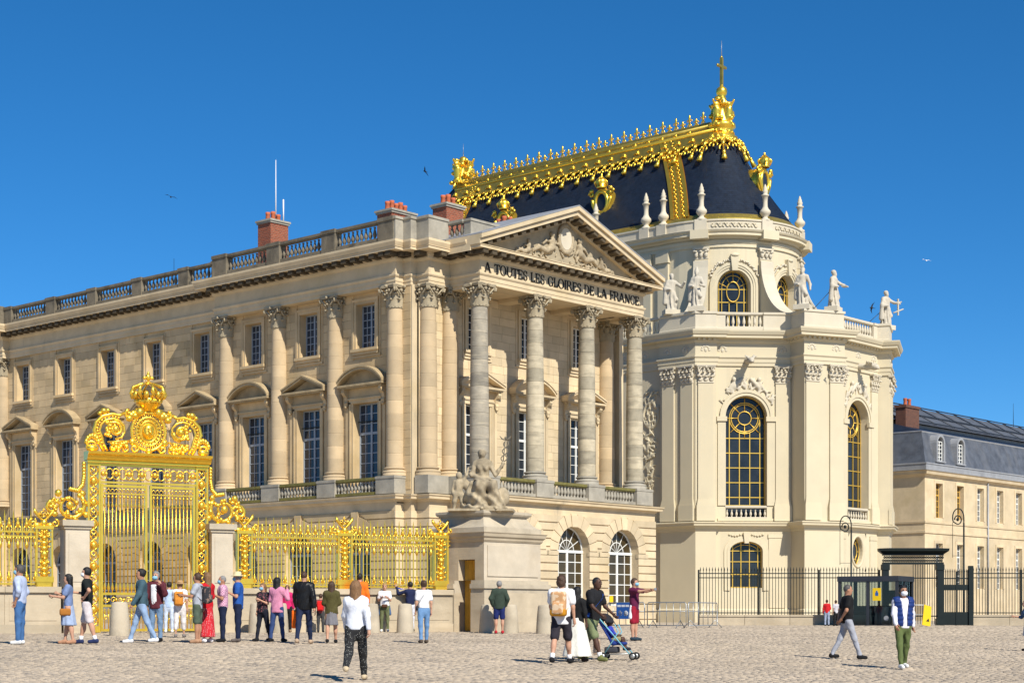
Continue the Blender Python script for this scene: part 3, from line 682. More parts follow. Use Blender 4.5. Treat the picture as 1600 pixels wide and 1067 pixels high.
# -- roof behind the parapet, chimneys
MB().prism([(-2.5,20.7),(3.5,21.7),(10.,20.7)],3.0,80).obj('roof',M['lead'],PAL)
MB().box(-.3,15.2,2.6,22,20.3,20.7).obj('roof',M['lead'],PAL)
def chimney(u0,u1,v0,v1,z0,z1,pots):
    mb=MB().box(0,u1-u0,0,v1-v0,0,z1-z0); o=mb.obj('chimney',M['brick'],PAL,(u0,v0,z0))
    MB().box(-.07,u1-u0+.07,-.07,v1-v0+.07,z1-z0-.02,z1-z0+.1).box(-.13,u1-u0+.13,-.13,v1-v0+.13,z1-z0+.1,z1-z0+.22).obj('chimney_cap',M['grey_stone'],o)
    pm=lathe_mesh([(.17,0),(.14,.35),(.16,.37),(.16,.5),(.1,.5)],M['terracotta'],10,'chimney_pot')
    for k in range(pots):
        t=(k+.7)/(pots+.4); lu=u1-u0>v1-v0
        mk('chimney_pot',pm,o,((u1-u0)*(t if lu else .5),(v1-v0)*(.5 if lu else t),z1-z0+.21),0,(1,1,1.35 if k%2 else 1.1))
for q in ((3.0,4.5,21.5,22.8,20.9,25.75,3),(3.0,5.0,10.1,11.4,20.9,24.6,5),(3.0,4.45,5.45,6.6,20.9,24.2,3),(9.0,10.4,6.1,7.7,20.6,24.1,3)): chimney(*q)
MB().tube([(4.2,22.4,26),(4.2,22.4,30.2)],[.05,.02],5).tube([(4.6,22.1,26),(4.6,22.1,27.6)],[.05,.05],5).obj('antenna',M['white'],PAL)
MB().tube([(-.5,27.2,20.7),(-.5,27.2,23.6)],[.03,.012],5).obj('lightning_rod',M['iron'],PAL)
# -- inscription
def glyphs():
    T=.115; H=1.0; Sf=.045; sw=.10
    def stem(m,x,t=T,z0=0,z1=H): m.box(x,x+t,0,1,z0,z1)
    def ser(m,x,t,z): m.box(x-sw*.8,x+t+sw*.8,0,1,z,z+Sf) if z<.5 else m.box(x-sw*.8,x+t+sw*.8,0,1,z-Sf,z)
    def ring(m,cx,cz,rx,rz,a0,a1,t,n=18,thin=.06):
        P=[];Q=[]
        for i in range(n+1):
            a=a0+(a1-a0)*i/n; c,s=math.cos(a),math.sin(a); k=thin+(t-thin)*c*c
            P.append((cx+rx*c,cz+rz*s)); Q.append((cx+(rx-k)*c,cz+(rz-thin-(k-thin)*.2)*s))
        for i in range(n): m.prism([P[i],P[i+1],Q[i+1],Q[i]],0,1)
    G={}
    def g(ch,w,fn): 
        m=MB(); fn(m); G[ch]=(m,w)
    def A(m):
        m.prism([(.28,1),(.44,1),(.78,0),(.62,0)],0,1); m.prism([(.30,1),(.35,1),(.1,0),(.05,0)],0,1); m.box(.17,.6,0,1,.3,.36); ser(m,.04,.07,0); ser(m,.62,.16,0)
    g('A',.84,A)
    g('T',.72,lambda m:(stem(m,.29),ser(m,.29,T,0),m.box(.02,.70,0,1,.90,1),m.prism([(.02,.94),(.10,.94),(.02,.74)],0,1),m.prism([(.62,.94),(.70,.94),(.70,.74)],0,1)))
    g('O',.86,lambda m: ring(m,.42,.5,.41,.52,0,2*PI,.15,28))
    g('U',.80,lambda m:(stem(m,.1,T,.3),m.box(.64,.70,0,1,.3,1),ring(m,.40,.32,.30,.34,PI,2*PI,.12,14),ser(m,.1,T,1),ser(m,.64,.06,1)))
    def E(m,full=True):
        stem(m,.08); ser(m,.08,T,0); ser(m,.08,T,1); m.box(.08,.58,0,1,.91,1); m.box(.15,.46,0,1,.46,.55); m.box(.40,.44,0,1,.40,.62); m.prism([(.50,.94),(.58,.94),(.58,.74)],0,1)
        if full: m.box(.08,.62,0,1,0,.09); m.prism([(.50,.09),(.62,.09),(.62,.30)],0,1)
    g('E',.68,E); g('F',.64,lambda m:E(m,False))
    def Sg(m):
        ring(m,.30,.74,.25,.27,R(20),R(265),.11,14); ring(m,.31,.26,.27,.27,R(-160),R(88),.12,14); m.box(.49,.54,0,1,.70,.96); m.box(.04,.09,0,1,.04,.32)
    g('S',.62,Sg)
    g('L',.64,lambda m:(stem(m,.08),ser(m,.08,T,0),ser(m,.08,T,1),m.box(.08,.6,0,1,0,.10),m.prism([(.44,.10),(.60,.10),(.60,.36)],0,1)))
    g('C',.76,lambda m:(ring(m,.40,.5,.38,.52,R(40),R(320),.15,22),m.box(.64,.69,0,1,.66,.95)))
    g('G',.82,lambda m:(ring(m,.40,.5,.38,.52,R(40),R(325),.15,22),m.box(.64,.69,0,1,.66,.95),m.box(.58,.73,0,1,.05,.42),m.box(.48,.82,0,1,.38,.45)))
    g('I',.36,lambda m:(stem(m,.11),ser(m,.11,T,0),ser(m,.11,T,1)))
    def Rg(m):
        stem(m,.08); ser(m,.08,T,0); ser(m,.08,T,1); m.box(.1,.40,0,1,.94,1); m.box(.1,.40,0,1,.46,.52); ring(m,.38,.73,.26,.27,R(-90),R(90),.13,12); m.prism([(.34,.48),(.48,.48),(.80,0),(.64,0)],0,1); ser(m,.64,.12,0)
    g('R',.82,Rg)
    g('D',.82,lambda m:(stem(m,.08),ser(m,.08,T,0),ser(m,.08,T,1),m.box(.1,.36,0,1,.94,1),m.box(.1,.36,0,1,0,.06),ring(m,.34,.5,.42,.5,R(-90),R(90),.15,16)))
    g('N',.86,lambda m:(m.box(.10,.16,0,1,0,1),m.box(.68,.74,0,1,0,1),m.prism([(.05,1),(.22,1),(.74,0),(.60,0)],0,1),ser(m,.10,.06,0),ser(m,.68,.06,1)))
    g('.',.28,lambda m:m.ell((.12,.5,.07),(.08,.5,.08),10,6))
    return G
G=glyphs(); txt='A TOUTES LES GLOIRES DE LA FRANCE.'
tot=sum(.42 if c==' ' else G[c][1] for c in txt); x=-.12; sx=(14.1+.12)/tot; hz=.53
gm={}
for c in txt:
    if c==' ': x+=.42*sx; continue
    if c not in gm: gm[c]=G[c][0].mesh('letter',M['letters'])
    mk('letter',gm[c],PAL,(x,-.545,19.04),0,(sx,.05,hz)); x+=G[c][1]*sx
# ---------------- chapel ----------------
_pr=math.atan2(2634,2360); _uB=(math.cos(_pr),math.sin(_pr)); _uA=(-_uB[1],_uB[0])
def uv2w(u,v): return (-1.82+u*_uB[0]+v*_uA[0],94+u*_uB[1]+v*_uA[1])
UCX,VCX=44.1,14.5
cx_,cy_=uv2w(UCX,VCX)
CHA=thing('chapel','tall pale stone chapel with round apse, arched windows and slate roof with gilded ridge','chapel',(cx_,cy_,0),_pr)
HL=[(x,y-1) for x,y in [(-10.68,34),(-10.68,-1.2),(-10.93,-1.2),(-10.93,-4.45),(-9.82,-5.53),(-9.65,-5.35),(-5.57,-9.31),(-6.39,-10.99),(-3.37,-12.47),(-2.98,-11.66)]]
PC=HL+[(-x,y) for x,y in HL[::-1]]
cs=M['chapel']; cpale=M['chapel_pale']
def seginfo(i): 
    p,q=PC[i],PC[i+1]; return p,math.atan2(q[1]-p[1],q[0]-p[0]),math.hypot(q[0]-p[0],q[1]-p[1])
WIN={5:2.31,9:2.98,13:5.69-2.31}
mb=MB(); mg=MB()
for i in range(len(PC)-1):
    p,a,l=seginfo(i)
    def loc(v,p=p,a=a):
        c,s=math.cos(a),math.sin(a); x,y=v[:,0].copy(),v[:,1].copy(); v=v.copy(); v[:,0]=p[0]+c*x-s*y; v[:,1]=p[1]+s*x+c*y; return v
    t=MB()
    if i in WIN:
        xc=WIN[i]; arch_wall(t,0,l,6.9,18.5,xc,1.55,7.1,14.7,.8)
        if i==9:
            n=24; el=[(xc+.75*math.cos(2*PI*k/n),4.8+1.05*math.sin(2*PI*k/n)) for k in range(n)]
            for k in range(n):
                (x0,z0),(x1,z1)=el[k],el[(k+1)%n]
                def ed(x,z): 
                    ax,az=x-xc,z-4.8; s_=min(1.3/max(abs(ax),1e-6),1.5/max(abs(az),1e-6)); return (xc+ax*s_,4.8+az*s_)
                e0,e1=ed(x0,z0),ed(x1,z1)
                t.add([(x0,0,z0),(e0[0],0,e0[1]),(e1[0],0,e1[1]),(x1,0,z1)],[(0,1,2,3)]); t.add([(x0,0,z0),(x1,0,z1),(x1,.4,z1),(x0,.4,z0)],[(0,1,2,3)])
            rect_wall(t,0,l,BZ,6.4,[(xc-1.3,xc+1.3,3.3,6.3)],.001)
        else: arch_wall(t,0,l,BZ,6.4,xc,1.22,2.0,4.75,.5,rz=.7)
    else: t.add([(0,0,BZ),(l,0,BZ),(l,0,6.4),(0,0,6.4),(0,0,6.9),(l,0,6.9),(l,0,18.5),(0,0,18.5)],[(0,1,2,3),(4,5,6,7)])
    t.xf(loc); mb.v+=t.v; mb.f+=[tuple(k+mb.n for k in q) for q in t.f]; mb.sm+=t.sm; mb.n+=t.n
mb.obj('wall',cs,CHA)
MB().sweep(PC,[(-.5,BZ),(.12,BZ),(.12,.35),(.06,.42),(0,.45)]).obj('base_course',cs,CHA)
MB().sweep(PC,[(-.4,6.2),(0,6.2),(.04,6.22),(.08,6.4),(.14,6.42),(.2,6.55),(.42,6.58),(.45,6.72),(.52,6.78),(.52,6.84),(-.2,6.95)]).obj('string_cornice',cs,CHA)
MB().sweep(PC,[(-.2,6.95),(.16,6.95),(.16,7.2),(.12,7.22),(.12,7.95),(.18,7.98),(.18,8.1),(-.2,8.12)]).obj('pedestal_course',cs,CHA) if False else None
MB().sweep(PC,[(-1,18.44),(.10,18.44),(.10,18.7),(.14,18.7),(.14,18.95),(.22,19.05),(.22,19.15),(.06,19.18),(.06,20.1),(.14,20.15),(.2,20.24),(.2,20.42),(.66,20.45),(.66,20.62),(.74,20.68),(.84,20.9),(.85,21.0),(-1,21.08)]).obj('entablature',cs,CHA)
det=MB().box(-.09,.09,-.42,-.1,20.28,20.445).mesh('modillion',cs)
along(PC[1:10],.42,lambda x,y,a: mk('modillion',det,CHA,(x,y,0),a),skip=(1,4,8))
along(PC[9:13],.42,lambda x,y,a: mk('modillion',det,CHA,(x,y,0),a),skip=(1,))
# parapet: solid over the piers, balusters over the bays
pf=[(-.4,21.0),(.06,21.0),(.06,21.25),(.02,21.28),(.02,22.25),(.1,22.28),(.1,22.45),(-.4,22.45)]
def pt_on(i,t): p,a,l=seginfo(i); return (p[0]+math.cos(a)*t,p[1]+math.sin(a)*t)
balc=baluster(cpale,.9,8,1.35)
def par(pts): MB().sweep(pts,pf).obj('parapet',cpale,CHA)
par([(-10.68,33),(-10.68,1.6)]); balustrade(CHA,(-10.5,1.6),(-10.5,-1.9),21.0,22.45,(0,cpale,cpale),foot=.25,sp=.36,depth=.2,bal=balc)
par([(-10.68,-1.9)]+HL[1:6]+[pt_on(5,.75)])
a_,b_=pt_on(5,.75),pt_on(5,3.6); nx,ny=-.697*-.2,-.718*-.2
balustrade(CHA,(a_[0]+nx,a_[1]+ny),(b_[0]+nx,b_[1]+ny),21.0,22.45,(0,cpale,cpale),foot=.4,sp=.36,depth=.2,bal=balc)
par([pt_on(5,3.6),PC[6],PC[7],PC[8],PC[9],pt_on(9,.5)])
balustrade(CHA,(-2.48,-12.46),(2.4,-12.46),21.0,22.45,(0,cpale,cpale),foot=.4,sp=.36,depth=.2,bal=balc)
par([pt_on(9,5.4),PC[10],PC[11],PC[12],PC[13],pt_on(13,2)])
MB().prism([(x*.97,y*.97) for x,y in PC],20.6,21.0,'z').obj('aisle_roof',M['lead'],CHA)
# pilasters
def pilaster_cap():
    m=MB(); w=.58
    m.box(-w,w,-.14,.05,0,1.0).box(-w-.02,w+.02,-.17,.05,-.06,.02)
    for row,(z0,h,xs,o) in enumerate(((.03,.45,(-.42,0,.42),.14),(.35,.5,(-.55,-.2,.2,.55),.2))):
        for x in xs:
            m.ell((x,-.16,z0+h*.4),(.17,.09,h*.42),7,5); m.ell((x,-.16-o,z0+h*.82),(.13,.1,.08),6,4)
    for x in (-.5,.5):
        m.tube([(x+.17*(1-k/12)*math.cos(k*.75),-.28,.95+.17*(1-k/12)*math.sin(k*.75)) for k in range(11)],.055,5)
    for x in (-.14,.14): m.ell((x,-.24,.92),(.1,.1,.1),6,4)
    m.ell((0,-.3,1.1),(.12,.1,.12),6,5)
    m.box(-.7,.7,-.34,.05,1.08,1.16).box(-.74,.74,-.38,.05,1.16,1.24); return m.mesh('capital',cpale)
pc_=pilaster_cap()
ps_=MB().box(-.57,.57,-.12,.03,8.55,17.22).mesh('pilaster_shaft',cs); pb_=MB().box(-.7,.7,-.24,.03,6.95,8.1).box(-.66,.66,-.2,.03,8.1,8.25).box(-.63,.63,-.18,.03,8.25,8.4).box(-.6,.6,-.15,.03,8.4,8.55).mesh('pilaster_base',cs)
def pil(i,t,sc=1):
    p,a,l=seginfo(i); x,y=pt_on(i,t)
    e=part_empty('pilaster',CHA,(x,y,0),a)
    mk('shaft',ps_,e,scale=(sc,1,1)); mk('base',pb_,e,scale=(sc,1,1)); mk('capital',pc_,e,(0,0,17.2),scale=(sc,1,1))
pil(0,35.2-5.6,.95); pil(2,.8,.95); pil(2,2.5,.95); pil(3,.75,1.0); pil(5,5.05,.95); pil(7,.65,1.0); pil(7,2.7,1.0)
pil(9,.55,.85); pil(9,5.4,.85); pil(11,.65); pil(11,2.7)
# arch frames, impost blocks, window bars
def arch_frame(i,xc):
    p,a,l=seginfo(i); m=MB()
    for r,p_ in ((1.56,.10),(1.78,.16)):
        A=arc_pts(xc,14.7,r,20); B=arc_pts(xc,14.7,r+.22,20)
        for k in range(20): m.prism([A[k],B[k],B[k+1],A[k+1]][::-1],-p_,.02)
    for s in (-1,1):
        x=sorted((xc+s*1.55,xc+s*2.15)); m.box(x[0],x[1],-.09,.02,8.1,14.35).box(x[0]-.08,x[1]+.08,-.2,.02,14.35,14.7)
    m.box(xc-2.15,xc+2.15,-.10,.05,6.95,7.15)
    m.obj('window_surround',cs,CHA,(p[0],p[1],0),a)
    c,s_=math.cos(a),math.sin(a)
    at=lambda x,y,z:(p[0]+c*x-s_*y,p[1]+s_*x+c*y,z)
    f=MB(); r=1.55; T=.065
    for x in (-1.5,-1.15,-.39,.39,1.15,1.5): f.box(x-T/2,x+T/2,-.03,.03,0,6.6 if abs(x)>1 else 5.5)
    for z in (.05,.65,1.75,2.85,3.95,5.05): f.box(-r,r,-.028,.028,z-T/2,z+T/2)
    f.tube([(x,0,z) for x,z in arc_pts(0,6.6,r-.03,20)],.035,4)
    for rr in (1.15,1.02,.5): f.tube([(rr*math.cos(2*PI*k/24),0,6.55+rr*math.sin(2*PI*k/24)) for k in range(24)],.048,4,closed=True)
    for k in range(8): q=k*PI/4; f.tube([(.5*math.cos(q),0,6.55+.5*math.sin(q)),(1.5*math.cos(q),0,6.55+1.5*math.sin(q))],.04,4)
    o=f.obj('window',M['gold_paint'],CHA,at(xc,.62,8.1),a)
    MB().prism([(-r,-1.0),(r,-1.0)]+arc_pts(0,6.6,r,18)[::-1],.04,.06).obj('pane',M['glass'],o)
    bl=baluster(cpale,.55,8,1.1)
    balustrade(CHA,at(xc-1.6,.12,0)[:2],at(xc+1.6,.12,0)[:2],7.1,8.1,(0,cpale,cpale),rail=.14,foot=.16,sp=.34,depth=.14,bal=bl)
    return at,a
for i in (5,9): arch_frame(i,WIN[i])
def low_window(i,xc):
    p,a,l=seginfo(i); m=MB(); c,s_=math.cos(a),math.sin(a); at=lambda x,y,z:(p[0]+c*x-s_*y,p[1]+s_*x+c*y,z)
    for r,o,p_ in ((1.23,.0,.10),(1.45,.16,.07)):
        A=arc_pts(xc,4.75,r,16,.7+o); B=arc_pts(xc,4.75,r+.22,16,.92+o)
        for k in range(16): m.prism([A[k],B[k],B[k+1],A[k+1]][::-1],-p_,.02)
        for s in (-1,1): x=sorted((xc+s*r,xc+s*(r+.22))); m.box(x[0],x[1],-p_,.02,1.8,4.75)
    m.prism([(xc-.16,5.3),(xc+.16,5.3),(xc+.24,6.1),(xc-.24,6.1)],-.22,.02)
    for s in (-1,1):
        for k in range(5): m.ell((xc+s*(.45+.2*k),-.05,5.95-.10*math.sin(k/4*PI)),(.1,.07,.07),6,4)
    m.obj('window_surround',cs,CHA,(p[0],p[1],0),a)
    f=MB()
    for x in (-1.2,-.95,-.32,.32,.95,1.2): f.box(x-.03,x+.03,-.03,.03,0,2.75+.65*math.sqrt(max(0,1-(x/1.22)**2)))
    for z in (.05,1.0,1.95,2.75): f.box(-1.2,1.2,-.028,.028,z-.03,z+.03)
    f.tube([(x,0,z) for x,z in arc_pts(0,2.75,1.18,16,.66)],.04,4); f.tube([(x,0,z) for x,z in arc_pts(0,2.7,.95,14,.5)],.03,4)
    o=f.obj('window',M['gold_paint'],CHA,at(xc,.4,2.0),a)
    MB().prism([(-1.22,0),(1.22,0)]+arc_pts(0,2.75,1.22,16,.7)[::-1],.04,.06).obj('pane',M['glass'],o)
low_window(5,WIN[5])
f=MB(); n=28
for rx,rz_ in ((.74,1.04),(.4,.6)): f.tube([(rx*math.cos(2*PI*k/n),0,rz_*math.sin(2*PI*k/n)) for k in range(n)],.04,5,closed=True)
for k in range(6): q=k*PI/3; f.tube([(.4*math.cos(q),0,.6*math.sin(q)),(.74*math.cos(q),0,1.04*math.sin(q))],.03,4)
o=f.obj('oval_window',M['gold_paint'],CHA,(0,-12.36,4.8)); MB().prism([(.75*math.cos(2*PI*k/n),1.05*math.sin(2*PI*k/n)) for k in range(n)],.03,.05).obj('pane',M['glass'],o)
f=MB(); f.tube([(.86*math.cos(2*PI*k/n),0,1.17*math.sin(2*PI*k/n)) for k in range(n)],.11,5,closed=True).obj('window_surround',cs,CHA,(0,-12.66,4.8))
# plain raised panels of the ground storey
for i,x0,x1 in ((5,4.0,5.2),(9,.2,1.2),(9,4.8,5.8),(0,30,34.5)):
    p,a,l=seginfo(i); MB().box(x0,x1,-.06,.02,.5,6.0).box(x0-.05,x1+.05,-.1,.02,5.7,6.0).obj('panel',cs,CHA,(p[0],p[1],0),a)
# carved spandrels
def spandrel(seed):
    rr=np.random.default_rng(seed)
    def fn(P):
        d=np.full(P.shape[:-1],9.)
        for i in range(46):
            a=rr.uniform(.12,.88)*PI; rad_=rr.uniform(2.15,2.75); x=rad_*math.cos(a)*.85; z=rad_*math.sin(a)
            q=a+rr.uniform(-1,1); l=rr.uniform(.08,.3)
            d=smin(d,cap(P,(x-l*math.cos(q),-.03,z-l*math.sin(q)),(x+l*math.cos(q),-.10,z+l*math.sin(q)),rr.uniform(.05,.12),.05),.06)
        for s in (-1,1):
            d=smin(d,cap(P,(s*.9,-.05,2.2),(s*.35,-.12,2.75),.17,.14),.1); d=smin(d,ell(P,(s*.95,-.15,2.75),(.16,.14,.18)),.05)
            d=smin(d,cap(P,(s*.95,-.08,2.5),(s*1.5,-.05,1.8),.13,.07),.08)
        return d
    V,Fq=surfnet(fn,(-2.2,-.4,.9),(2.2,.06,3.3),.06); return npmesh('carved_spandrel',V,Fq,cpale)
for i,sd in ((5,1),(9,2)):
    p,a,l=seginfo(i); x,y=pt_on(i,WIN[i]); mk('carved_spandrel',spandrel(sd),CHA,(x,y,14.7),a)
# carved trophy panel on the side wall
def trophy(P):
    rr=np.random.default_rng(11); d=np.full(P.shape[:-1],9.)
    e=np.sqrt((P[...,0]/.7)**2+((P[...,2]-6.3)/.95)**2); d=np.minimum(d,np.sqrt(((e-1)*.7)**2+P[...,1]**2)-.10)
    for i in range(110):
        x=rr.normal(0,.35); z=rr.uniform(.3,8.2); q=rr.uniform(0,PI); l=rr.uniform(.1,.35)
        d=smin(d,cap(P,(x-l*math.cos(q),-.0,z-l*math.sin(q)),(x+l*math.cos(q),-.08,z+l*math.sin(q)),rr.uniform(.05,.13),.04),.05)
    return d
V_,F_=surfnet(trophy,(-1.1,-.3,0),(1.1,.06,8.8),.07)
for b in (-1.15,): mk('carved_panel',npmesh('carved_panel',V_,F_,cs),CHA,(-10.68,b,8.8),RA)
fo=[]                                                  # small carved motifs along the frieze
for i in range(7): q=i/6*PI; fo.append((math.cos(q),math.sin(q)))
m=MB(); m.ell((0,0,0),(.12,.07,.18))
for cxx,cz in fo: m.ell((cxx*.28,-.0,cz*.3-.02),(.12,.06,.10),6,4)
fm=m.mesh('frieze_motif',cpale)
for i,ts in ((0,(29.2,31.4,33.6)),(2,(.7,2.4)),(3,(.75,)),(5,(.5,5.0)),(7,(.6,2.7)),(9,(.6,3.0,5.3)),(11,(.6,2.7))):
    p,a,l=seginfo(i)
    for t in ts: x,y=pt_on(i,t); mk('frieze_motif',fm,CHA,(x+.05*math.sin(a),y-.05*math.cos(a),19.6),a)
def garg(P):
    d=cap(P,(0,.3,0),(0,-1.1,-.22),.22,.15); d=smin(d,ell(P,(0,-1.25,-.2),(.2,.26,.2)),.1)
    for s in (-1,1):
        d=smin(d,ell(P,(s*.17,-1.1,-.02),(.07,.09,.13)),.05)
        for k in range(4): d=smin(d,cap(P,(s*.12,-.7-.12*k,0),(s*(.28+.04*k),-.8-.14*k,.22-.05*k),.07,.03),.05)
    return smin(d,ell(P,(0,-1.45,-.3),(.1,.12,.07)),.04)
V_,F_=surfnet(garg,(-.6,-1.8,-.6),(.6,.4,.6),.05); gmsh=npmesh('gargoyle',V_,F_,M['statue'])
for i in (5,9): p,a,l=seginfo(i); x,y=pt_on(i,WIN[i]+.05); mk('gargoyle',gmsh,CHA,(x,y,18.9),a,(1.2,1.2,1.2))
# -- drum and nave
RD=6.4
def arcplan(r,b=30,n=32): return [(-r,b),(-r,.01)]+[(-r*math.cos(PI*k/n),-r*math.sin(PI*k/n)) for k in range(n+1)]+[(r,.01),(r,b)]
def bend(r,th):
    def fn(v):
        a=-PI/2+th+v[:,0]/r; rr=r-v[:,1]; return np.stack([rr*np.cos(a),rr*np.sin(a),v[:,2]],1)
    return fn
hw=RD*PI/8
for th in (-PI/4,0,PI/4):
    m=MB(); arch_wall(m,-hw,hw,21,28.6,0,1.3,21.6,25.3,.7,sub=5); m.xf(bend(RD,th)).obj('drum_wall',cs,CHA)
    m=MB()
    for r,p_ in ((1.31,.06),(1.5,.13),(1.66,.18)):
        A=arc_pts(0,25.3,r,18); B=arc_pts(0,25.3,r+.2,18)
        for k in range(18): m.prism([A[k],B[k],B[k+1],A[k+1]][::-1],-p_,.02)
        for s in (-1,1): x=sorted((s*r,s*(r+.2))); m.box(x[0],x[1],-p_,.02,21,25.3)
    m.prism([(-.2,26.5),(.2,26.5),(.32,27.75),(-.32,27.75)],-.35,.02); m.ell((0,-.3,27.7),(.36,.16,.16))
    m.xf(bend(RD,th)).obj('window_surround',cs,CHA)
    rr=np.random.default_rng(5); m=MB()
    for k in range(34):
        a=PI*(.14+.72*k/33); r=2.06+rr.uniform(-.1,.12); m.ell((r*math.cos(a),-.08,25.3+r*math.sin(a)),(rr.uniform(.07,.14),.10,rr.uniform(.07,.13)),6,4)
    m.xf(bend(RD,th)).obj('garland',cpale,CHA)
    f=MB(); r=1.28
    for x in (-1.2,-.95,-.33,.33,.95,1.2): f.box(x-.03,x+.03,.52,.58,21.6,25.3 if abs(x)>.5 else 24.1)
    for z in (22.3,23.3,24.2,25.2): f.box(-r,r,.522,.578,z-.03,z+.03)
    f.tube([(x,.55,z) for x,z in arc_pts(0,25.3,1.24,20)],.04,4); f.tube([(x,.55,z) for x,z in arc_pts(0,25.3,.95,18)],.035,4)
    f.tube([(.55*math.cos(2*PI*k/24),.55,25.0+.78*math.sin(2*PI*k/24)) for k in range(24)],.05,5,closed=True)
    for k in range(5): q=PI*(.1+.2*k); f.tube([(.55*math.cos(q),.55,25.2+.6*math.sin(q)),(1.24*math.cos(q),.55,25.3+1.24*math.sin(q))],.03,4)
    o=f.xf(bend(RD,th)).obj('window',M['gold_paint'],CHA)
    MB().prism([(-1.3,21.6),(1.3,21.6)]+arc_pts(0,25.3,1.3,18)[::-1],.6,.62).xf(bend(RD,th)).obj('pane',M['glass'],o)
m=MB(); 
for s in (-1,1):
    th=s*3*PI/8+0*s; q=MB()
    for k in range(4): x0=-hw/2+hw*k/4; q.add([(x0,0,21),(x0+hw/4,0,21),(x0+hw/4,0,28.6),(x0,0,28.6)],[(0,1,2,3)])
    q.xf(bend(RD,s*(PI/4+PI/8+PI/16))); m.v+=q.v; m.f+=[tuple(k+m.n for k in z) for z in q.f]; m.sm+=q.sm; m.n+=q.n
    m.box(min(s*RD,s*(RD-.6)),max(s*RD,s*(RD-.6)),0,30,21,28.6)
m.obj('drum_wall',cs,CHA)
AP=arcplan(RD)
MB().sweep(AP,[(-.5,28.35),(.12,28.35),(.12,28.62),(.18,28.64),(.18,28.85),(.06,28.88),(.06,28.95),(.2,29.0),(.3,29.12),(.72,29.16),(.72,29.36),(.82,29.42),(.9,29.55),(-.5,28.6)],smooth=False).obj('drum_cornice',cs,CHA)
MB().sweep(AP,[(-.5,29.58),(.38,29.58),(.38,29.72),(.32,29.74),(.32,30.32),(.4,30.34),(.4,30.46),(-.5,30.46)]).obj('attic_parapet',cpale,CHA)
PLA=[-5*PI/8,-3*PI/8,-PI/8,PI/8,3*PI/8]
for th in (-3*PI/8,-PI/8,PI/8,3*PI/8):
    e=part_empty('pilaster',CHA)
    MB().box(-.5,.5,-.22,.03,21,27.45).xf(bend(RD,th)).obj('shaft',cs,e)
    m=MB().box(-.52,.52,-.26,.03,27.45,27.55).box(-.5,.5,-.24,.03,27.55,28.2).box(-.62,.62,-.36,.03,28.2,28.36)
    for x in (-.36,0,.36): m.ell((x,-.3,27.8),(.16,.1,.25),6,5); m.ell((x,-.4,28.02),(.12,.1,.08),6,4)
    for x in (-.5,.5): m.ell((x,-.32,28.08),(.13,.12,.13),6,5)
    m.xf(bend(RD,th)).obj('capital',cpale,e)
    MB().box(-.45,.45,-.45,.02,29.58,30.5).xf(bend(RD,th)).obj('parapet_pier',cpale,CHA)
    MB().box(-.62,.62,-1.0,.0,28.9,29.57).xf(bend(RD,th)).obj('cornice_break',cs,CHA)
    n=14; P=[(RD+.28+4.6*(1-math.cos(PI/2*k/n)),27.3-4.8*math.sin(PI/2*k/n)) for k in range(n+1)]
    poly=[(-r,z) for r,z in P]+[(-RD-4.9,21.0),(-RD+.1,21.0),(-RD+.1,27.3)]
    MB().prism(poly,-.5,.5,'x').obj('scroll_buttress',cs,CHA,(0,0,0),th)
    e2=MB(); P2=[(-r,z) for r,z in P]; P3=[]
    for k in range(n+1):
        q=PI/2*k/n; tx,tz=-4.6*math.sin(q),-4.8*math.cos(q); l=math.hypot(tx,tz); P3.append((P2[k][0]+.11*tz/l,P2[k][1]-.11*tx/l))
    e2.prism(P2+P3[::-1],-.58,.58,'x',smooth=False)
    e2.obj('buttress_coping',cpale,CHA,(0,0,0),th)
for b in (.8,2.5,7.6,9.2,14):
    MB().box(-RD-.2,-RD+.02,b-.5,b+.5,21,28.36).box(-RD-.34,-RD+.02,b-.6,b+.6,27.5,28.36).obj('pilaster',cs,CHA)
    MB().box(-RD-.45,-RD,b-.45,b+.45,29.58,30.5).obj('parapet_pier',cpale,CHA)
# relief scroll band on the attic parapet
for th in (-PI/4,0,PI/4):
    m=MB()
    for k in range(13):
        x=-1.6+3.2*k/12; m.tube([(x+.12*math.cos(q*.8),-.36,30.02+.15*math.sin(q*.8)*(1 if k%2 else -1)) for q in range(7)],.035,4)
    m.xf(bend(RD,th)).obj('scroll_relief',cs,CHA)
fin=lathe_mesh([(.34,0),(.34,.12),(.2,.2),(.17,.35),(.3,.5),(.38,.68),(.36,.85),(.24,1.0),(.17,1.2),(.16,1.6),(.20,2.05),(.27,2.1),(.27,2.18),(.16,2.22),(.17,2.35),(.2,2.5),(.14,2.62),(.15,2.72),(.09,2.86),(.07,2.98),(.02,3.1)],cpale,12,'finial')
for th in (-3*PI/8,-PI/8,PI/8,3*PI/8): a=-PI/2+th; mk('finial',fin,CHA,((RD+.1)*math.cos(a),(RD+.1)*math.sin(a),30.48),0,(1.12,1.12,.92))
for b in (.8,2.5,7.6,9.2,14): mk('finial',fin,CHA,(-RD-.1,b,30.48),0,(1.12,1.12,.92))
for b in (1.6,6): mk('finial',fin,CHA,(RD+.1,b,30.48),0,(.9,.9,.92))
